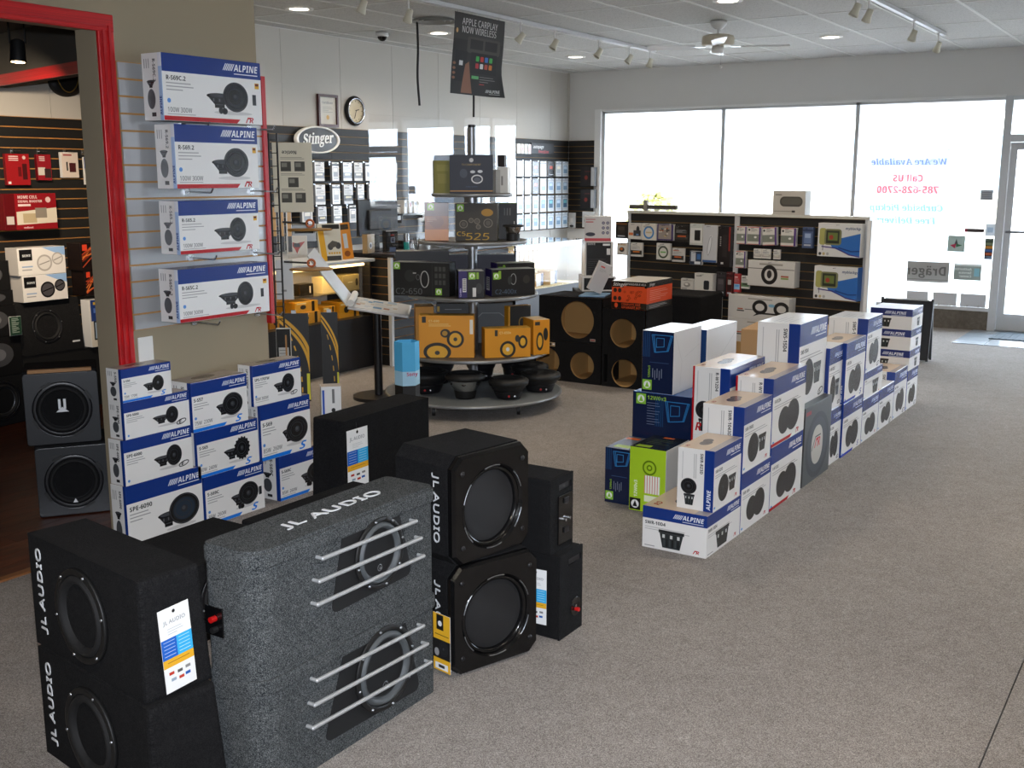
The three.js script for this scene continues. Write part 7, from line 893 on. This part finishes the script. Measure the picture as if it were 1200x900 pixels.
// ---------- the adjoining room seen through the doorway ----------
{
  const tr2 = thing('adjoining_track', 'black ceiling light track in the adjoining room', 'light track', [3.6, 2.6, -5.45], -0.45); part('rail', slab(-0.5, 0.6, -0.06, 0.0, -0.02, 0.02), MAT.black, tr2);
  [[3.56, -5.44, 'lit black spotlight on the adjoining room track, nearer its end'], [3.18, -5.25, 'lit black spotlight on the adjoining room track, nearer the doorway']].forEach(([x, z, l]) => {
    const o = thing('lit_spotlight', l, 'spotlight', [x, 2.54, z], -0.9); part('yoke', [bx(0.006, 0.14, 0.012, -0.04, -0.08, 0), bx(0.006, 0.14, 0.012, 0.04, -0.08, 0), bx(0.08, 0.006, 0.012, 0, -0.012, 0)], MAT.black, o); part('can', lathe([[0.02, 0.07], [0.036, 0.06], [0.04, -0.03], [0.042, -0.05], [0.036, -0.05]], 20).rotateX(-0.15).translate(0, -0.2, 0.01), MAT.black, o); part('lamp_face', lathe([[0.0005, -0.046], [0.037, -0.046]], 20).rotateX(-0.15).translate(0, -0.2, 0.01), glow('#ffd9a0', 12), o);
    const s = new THREE.SpotLight('#ffe9cc', 10, 0, 0.6, 0.9, 2); s.position.set(0, -0.27, -0.06); s.target.position.set(-0.83, -1.1, -2.1); s.castShadow = true; o.add(s, s.target);
  });
  const w = thing('round_emblem_plaque', 'round black wall plaque with a gold curved line', 'plaque', [5.26, 2.4, WZ + 0.005]); part('disc', latheZ([[0.0005, 0.05], [0.1, 0.048], [0.145, 0.035], [0.15, 0.0]], 40).scale(0.95, 0.72, 1), MAT.black, w); part('gold_line', tube([[-0.11, 0.05, 0.05], [-0.05, -0.06, 0.058], [0.0, -0.075, 0.06], [0.06, -0.03, 0.058], [0.1, 0.06, 0.05]], 0.004, 24, 6), std('#b9984a', 0.3, { metalness: 0.7 }), w);
  const redPk = packet({ bg: '#8c1f22', bar: '#a52a2a', pic: '#5c1416', accent: '#3a2a2a', style: 2 });
  carton('booster_packet', 'large red signal booster packet hanging in the adjoining room', 'packet', [0.19, 0.225, 0.03], [4.765, 1.634, -7.42], 0, { f: (g, W, H) => { R4(g, 0, 0, W, H, '#9c1f24'); for (let i = 0; i < 3; i++) R4(g, W * 0.14, H * (0.07 + i * 0.06), W * 0.4, H * 0.03, '#e8d8d4'); E(g, W * 0.78, H * 0.12, W * 0.07, H * 0.06, '#d9b9b4'); R4(g, W * 0.68, H * 0.32, W * 0.2, H * 0.5, '#4a1a1c'); R4(g, W * 0.5, H * 0.42, W * 0.14, H * 0.3, '#631a1d'); R4(g, W * 0.06, H * 0.88, W * 0.12, H * 0.08, '#ddd'); } }, { fill: '#7a181c', ppm: 500 });
  carton('booster_packet', 'red hang packet with a white picture panel in the adjoining room', 'packet', [0.117, 0.19, 0.03], [4.98, 1.668, -7.42], 0, { f: (g, W, H) => { R4(g, 0, 0, W, H, '#92212a'); for (let i = 0; i < 3; i++) R4(g, W * 0.16, H * (0.08 + i * 0.07), W * 0.4, H * 0.035, '#e4d2ce'); R4(g, W * 0.05, H * 0.5, W * 0.5, H * 0.3, '#cfc9be'); R4(g, W * 0.5, H * 0.55, W * 0.45, H * 0.35, '#3a2c2c'); } }, { fill: '#6e161c', ppm: 500 });
  carton('booster_packet', 'white hang packet with a dark red device in the adjoining room', 'packet', [0.146, 0.19, 0.03], [5.2, 1.687, -7.42], 0, { f: (g, W, H) => { R4(g, 0, 0, W, H, '#d8c9bd'); R4(g, W * 0.12, H * 0.08, W * 0.5, H * 0.06, '#a05050'); R4(g, W * 0.45, H * 0.42, W * 0.38, H * 0.36, '#4a2024'); R4(g, W * 0.28, H * 0.38, W * 0.08, H * 0.34, '#2b2b2b'); } }, { ppm: 500 });
  carton('blue_cable_packet', 'narrow blue and white packet hanging beside the door jamb in the adjoining room', 'packet', [0.07, 0.21, 0.02], [5.36, 1.634, -7.42], 0, { f: (g, W, H) => { R4(g, 0, 0, W, H, '#d3d2ce'); R4(g, 0, 0, W, H * 0.42, '#2c4f9c'); } });
  for (const x of [4.765, 4.98, 5.2, 5.36]) peg(wallLeft, x, 1.88, WZ + 0.022, -7.36);
  carton('booster_box', 'wide red signal booster box with a room picture in the adjoining room', 'box', [0.42, 0.262, 0.1], [4.78, 1.313, -7.36], 0, { f: (g, W, H) => { R4(g, 0, 0, W, H, '#8f1b22'); R4(g, 0, 0, W * 0.2, H, '#5e1318'); T(g, 'HOME CELL', W * 0.26, H * 0.14, H * 0.11, '#ead8d4'); T(g, 'SIGNAL BOOSTER', W * 0.26, H * 0.25, H * 0.09, '#ead8d4'); R4(g, W * 0.26, H * 0.29, W * 0.24, H * 0.06, '#e8d6d2'); P(g, [[W * 0.22, H * 0.5], [W, H * 0.4], [W, H * 0.82], [W * 0.22, H * 0.86]], '#d9cfbb'); R4(g, W * 0.34, H * 0.55, W * 0.26, H * 0.26, '#b9a886'); R4(g, W * 0.58, H * 0.4, W * 0.22, H * 0.28, '#8d8478'); E(g, W * 0.84, H * 0.18, W * 0.05, H * 0.08, '#dcb9b4'); R4(g, W * 0.03, H * 0.62, W * 0.14, H * 0.22, '#c9c0b8'); T(g, 'weBoost', W * 0.34, H * 0.96, H * 0.07, '#e8d6d2'); } }, { fill: '#741419', ppm: 600 });
  const shelf = thing('black_plinth', 'low black plinth under the speakers in the adjoining room', 'plinth', [4.72, 0, -6.95]); part('body', slab(-0.36, 0.36, 0, 0.455, -0.45, 0.02), MAT.black, shelf); part('top_edge', slab(-0.36, 0.36, 0.445, 0.456, 0.02, 0.026), MAT.blackSatin, shelf);
  const sb = thing('small_sub_box', 'black subwoofer box with a round cone, under the two white speaker cartons', 'speaker', [4.62, 0.457, -6.92]); part('cabinet', cabinetGeo([[-0.3, 0.01], [-0.01, 0.01], [-0.05, 0.365], [-0.25, 0.365]], 0.5, 0.01), MAT.carpetBlack, sb); woofer(sb, 'woofer', [-0.03, 0.19, -0.02], 0.12, { bolts: 6, rot: [-0.11, 0, 0] }); part('badge', bx(0.06, 0.012, 0.003, 0.18, 0.06, 0.0), MAT.silverText, sb);
  const sony = (white) => (g, W, H) => { R4(g, 0, 0, W, H, '#ddd9d4'); P(g, [[W * 0.5, 0], [W, 0], [W, H * 0.35], [W * 0.75, H * 0.2]], '#8fb0d8'); R4(g, W * 0.04, H * 0.06, W * 0.26, H * 0.4, '#18181a'); T(g, 'SONY', W * 0.1, H * 0.32, H * 0.12, '#e8e8e8', { font: 'serif' }); R4(g, W * 0.08, H * 0.66, W * 0.22, H * 0.05, '#8fa6c4'); R4(g, W * 0.08, H * 0.78, W * 0.2, H * 0.04, '#999'); for (const [x, y, r] of [[0.55, 0.58, 0.16], [0.83, 0.45, 0.12]]) { E(g, W * x, H * y, W * r, H * r * 1.9, white ? '#a7a39e' : '#1e1e20'); E(g, W * x, H * y, W * r * 0.8, H * r * 1.5, white ? '#d3cfca' : '#4a474a'); L(g, [[W * (x - r * 0.7), H * (y + 0.06)], [W * (x + r * 0.7), H * (y - 0.06)]], white ? '#8d8984' : '#18181a', 4); } };
  carton('marine_speaker_box', 'white speaker carton with white grille picture, on top of its dark-grilled twin', 'carton', [0.37, 0.19, 0.14], [4.57, 1.02, -6.98], 0, { f: sony(true), l: '#c9c5c0' }, { ppm: 600 }); carton('marine_speaker_box', 'white speaker carton with black grille picture in the adjoining room', 'carton', [0.35, 0.185, 0.14], [4.58, 0.833, -6.98], 0, { f: sony(false), l: '#c9c5c0' }, { ppm: 600 });
  const fire = (g, W, H) => { R4(g, 0, 0, W, H, '#1d1413'); R4(g, W * 0.08, H * 0.06, W * 0.2, H * 0.22, '#d8442a'); for (let i = 0; i < 9; i++) L(g, [[W * 0.05, H * rr(0.4, 0.9)], [W * 0.7, H * rr(0, 0.6)]], pick(['#c0482a', '#e07a3a', '#7a2a1a']), 4); };
  carton('fire_speaker_box', 'black speaker box with orange flame streaks, upper of two in the adjoining room', 'box', [0.2, 0.2, 0.16], [4.99, 1.02, -7.0], 0, { f: fire }, { fill: '#1a1211', ppm: 500 }); carton('fire_speaker_box', 'black speaker box with orange flame streaks, lower of two in the adjoining room', 'box', [0.16, 0.185, 0.16], [4.99, 0.834, -7.0], 0, { f: fire }, { fill: '#1a1211', ppm: 500 });
  carton('blue_bottle_box', 'blue and yellow topped box with bottle picture in the adjoining room', 'box', [0.11, 0.35, 0.1], [4.955, 0.4565, -6.93], 0, { f: (g, W, H) => { R4(g, 0, 0, W, H, '#d9d0c0'); R4(g, W * 0.1, 0, W * 0.9, H * 0.45, '#2a3f7c'); R4(g, W * 0.3, H * 0.05, W * 0.5, H * 0.06, '#d0a63a'); R4(g, W * 0.3, H * 0.18, W * 0.4, H * 0.1, '#5a7ac0'); R4(g, W * 0.25, H * 0.45, W * 0.6, H * 0.4, '#2b3038'); R4(g, W * 0.35, H * 0.48, W * 0.12, H * 0.34, '#9fb4c9'); } }, { ppm: 500 });
  single('box_pedestal', rbx(0.24, 0.474, 0.4, 0.004, 0, 0.245, 0), std('#1b1b1c', 0.7), 'black box under the white and navy flat box in the adjoining room', 'box', [5.22, 0, -6.8]);
  carton('white_flat_box', 'white and navy flat box on the floor shelf in the adjoining room', 'box', [0.22, 0.1, 0.2], [5.2, 0.4825, -6.7], 0, { f: (g, W, H) => { R4(g, 0, 0, W, H, '#d3d0cb'); R4(g, 0, 0, W, H * 0.4, '#20284a'); } });
  // far left column
  const kb = (g, W, H) => { R4(g, 0, 0, W, H, '#1b1b1c'); E(g, W * 0.6, H * 0.45, W * 0.25, H * 0.3, '#4a4a4c'); E(g, W * 0.6, H * 0.45, W * 0.12, H * 0.15, '#77777a'); T(g, '120w', W * 0.2, H * 0.94, H * 0.18, '#dcdcdc', { skew: 0.2 }); };
  const enc = thing('woofer_cabinet', 'black woofer cabinet on the wood floor under the stacked speaker boxes', 'speaker', [4.12, 0.008, -6.86], 0.1); part('cabinet', rbx(0.44, 0.345, 0.3, 0.012, 0, 0.173, -0.15), MAT.carpetBlack, enc); woofer(enc, 'woofer', [0.04, 0.18, 0.004], 0.135, { cone: std('#3a3d42', 0.35, { metalness: 0.4 }), bolts: 0 });
  [[0.354, 0.27, 0.44], [0.625, 0.21, 0.4], [0.836, 0.1, 0.4], [0.937, 0.2, 0.38]].forEach(([y, h, w2], i) => carton('black_speaker_box', ['black speaker box marked 120w on the woofer cabinet', 'black speaker box, second above the woofer cabinet', 'slim black speaker box, third above the woofer cabinet', 'black speaker box with a pale cone, topmost above the woofer cabinet'][i], 'box', [w2, h, 0.2], [4.11 - i * 0.004, y, -6.96], 0.08, { f: kb }, { fill: '#1a1a1b', ppm: 400 }));
  carton('green_info_card', 'dark green information card leaning on the black speaker boxes', 'card', [0.09, 0.13, 0.004], [4.27, 0.63, -6.82], 0, { f: (g, W, H) => { R4(g, 0, 0, W, H, '#2c4436'); lines(g, W * 0.2, H * 0.1, W * 0.6, 10, H * 0.08, '#a8b5a6', 3); } });
  // two cabinets standing just inside the doorway, facing out
  const fs = (label, pos, turn, h, strip, gl) => { const o = thing('tower_sub_cabinet', label, 'speaker', pos, turn), W = 0.345; part('cabinet', rbx(W, h, 0.3, 0.008, 0, h / 2, -0.16), MAT.carpetBlack, o); const s = new THREE.Shape(); s.moveTo(-W / 2 + 0.02, 0.005); s.lineTo(W / 2 - 0.02, 0.005); s.quadraticCurveTo(W / 2, 0.005, W / 2, 0.025); s.lineTo(W / 2, h - 0.03); s.quadraticCurveTo(W / 2, h - 0.01, W / 2 - 0.02, h - 0.01); s.lineTo(-W / 2 + 0.02, h - 0.01); s.quadraticCurveTo(-W / 2, h - 0.01, -W / 2, h - 0.03); s.lineTo(-W / 2, 0.025); s.quadraticCurveTo(-W / 2, 0.005, -W / 2 + 0.02, 0.005); circleHole(s, 0, h * 0.48, 0.138); part('bezel', new THREE.ExtrudeGeometry(s, { depth: 0.014, bevelEnabled: true, bevelSize: 0.003, bevelThickness: 0.003, bevelOffset: -0.003, curveSegments: 40 }).translate(0, 0, -0.012), std('#2b2d30', 0.35), o);
    woofer(o, 'woofer', [0, h * 0.48, -0.004], 0.137, { bolts: 0, cap: 0.5, depth: 0.03, cone: std('#202123', 0.45) }); for (let i = 0; i < 4; i++) part('notch', bx(0.05, 0.014, 0.01, 0, 0.142, 0.005).rotateZ(i * Math.PI / 2 + 0.5).translate(0, h * 0.48, 0), MAT.black, o); if (strip) part('wood_strip', bx(W * 0.85, 0.016, 0.03, 0, h - 0.001, -0.02), std('#a0703a', 0.5), o, 'bare wood strip'); if (gl) part('emblem', [bx(0.012, 0.05, 0.004, -0.012, 0, 0), bx(0.012, 0.05, 0.004, 0.012, 0, 0), poly([[-0.03, -0.04], [0.03, -0.04], [0, -0.015]], 0.004)].map((g) => g.translate(0, h * 0.5 + 0.02, 0.004)), MAT.silverText, o, 'silver emblem'); else part('emblem', poly([[-0.012, -0.008], [0.012, -0.008], [0, 0.014]], 0.003).translate(0, h * 0.48 - 0.1, 0.012), MAT.silverText, o, 'silver emblem'); };
  fs('black square-fronted woofer cabinet on the wood floor, lower of two in the doorway', [3.2, 0.008, -4.72], -0.62, 0.37, false, false); fs('black square-fronted woofer cabinet with silver emblem, upper of two in the doorway', [3.18, 0.379, -4.74], -0.62, 0.375, true, true);
}
for (const p of pages) p.t.needsUpdate = true;
renderer.render(scene, camera);
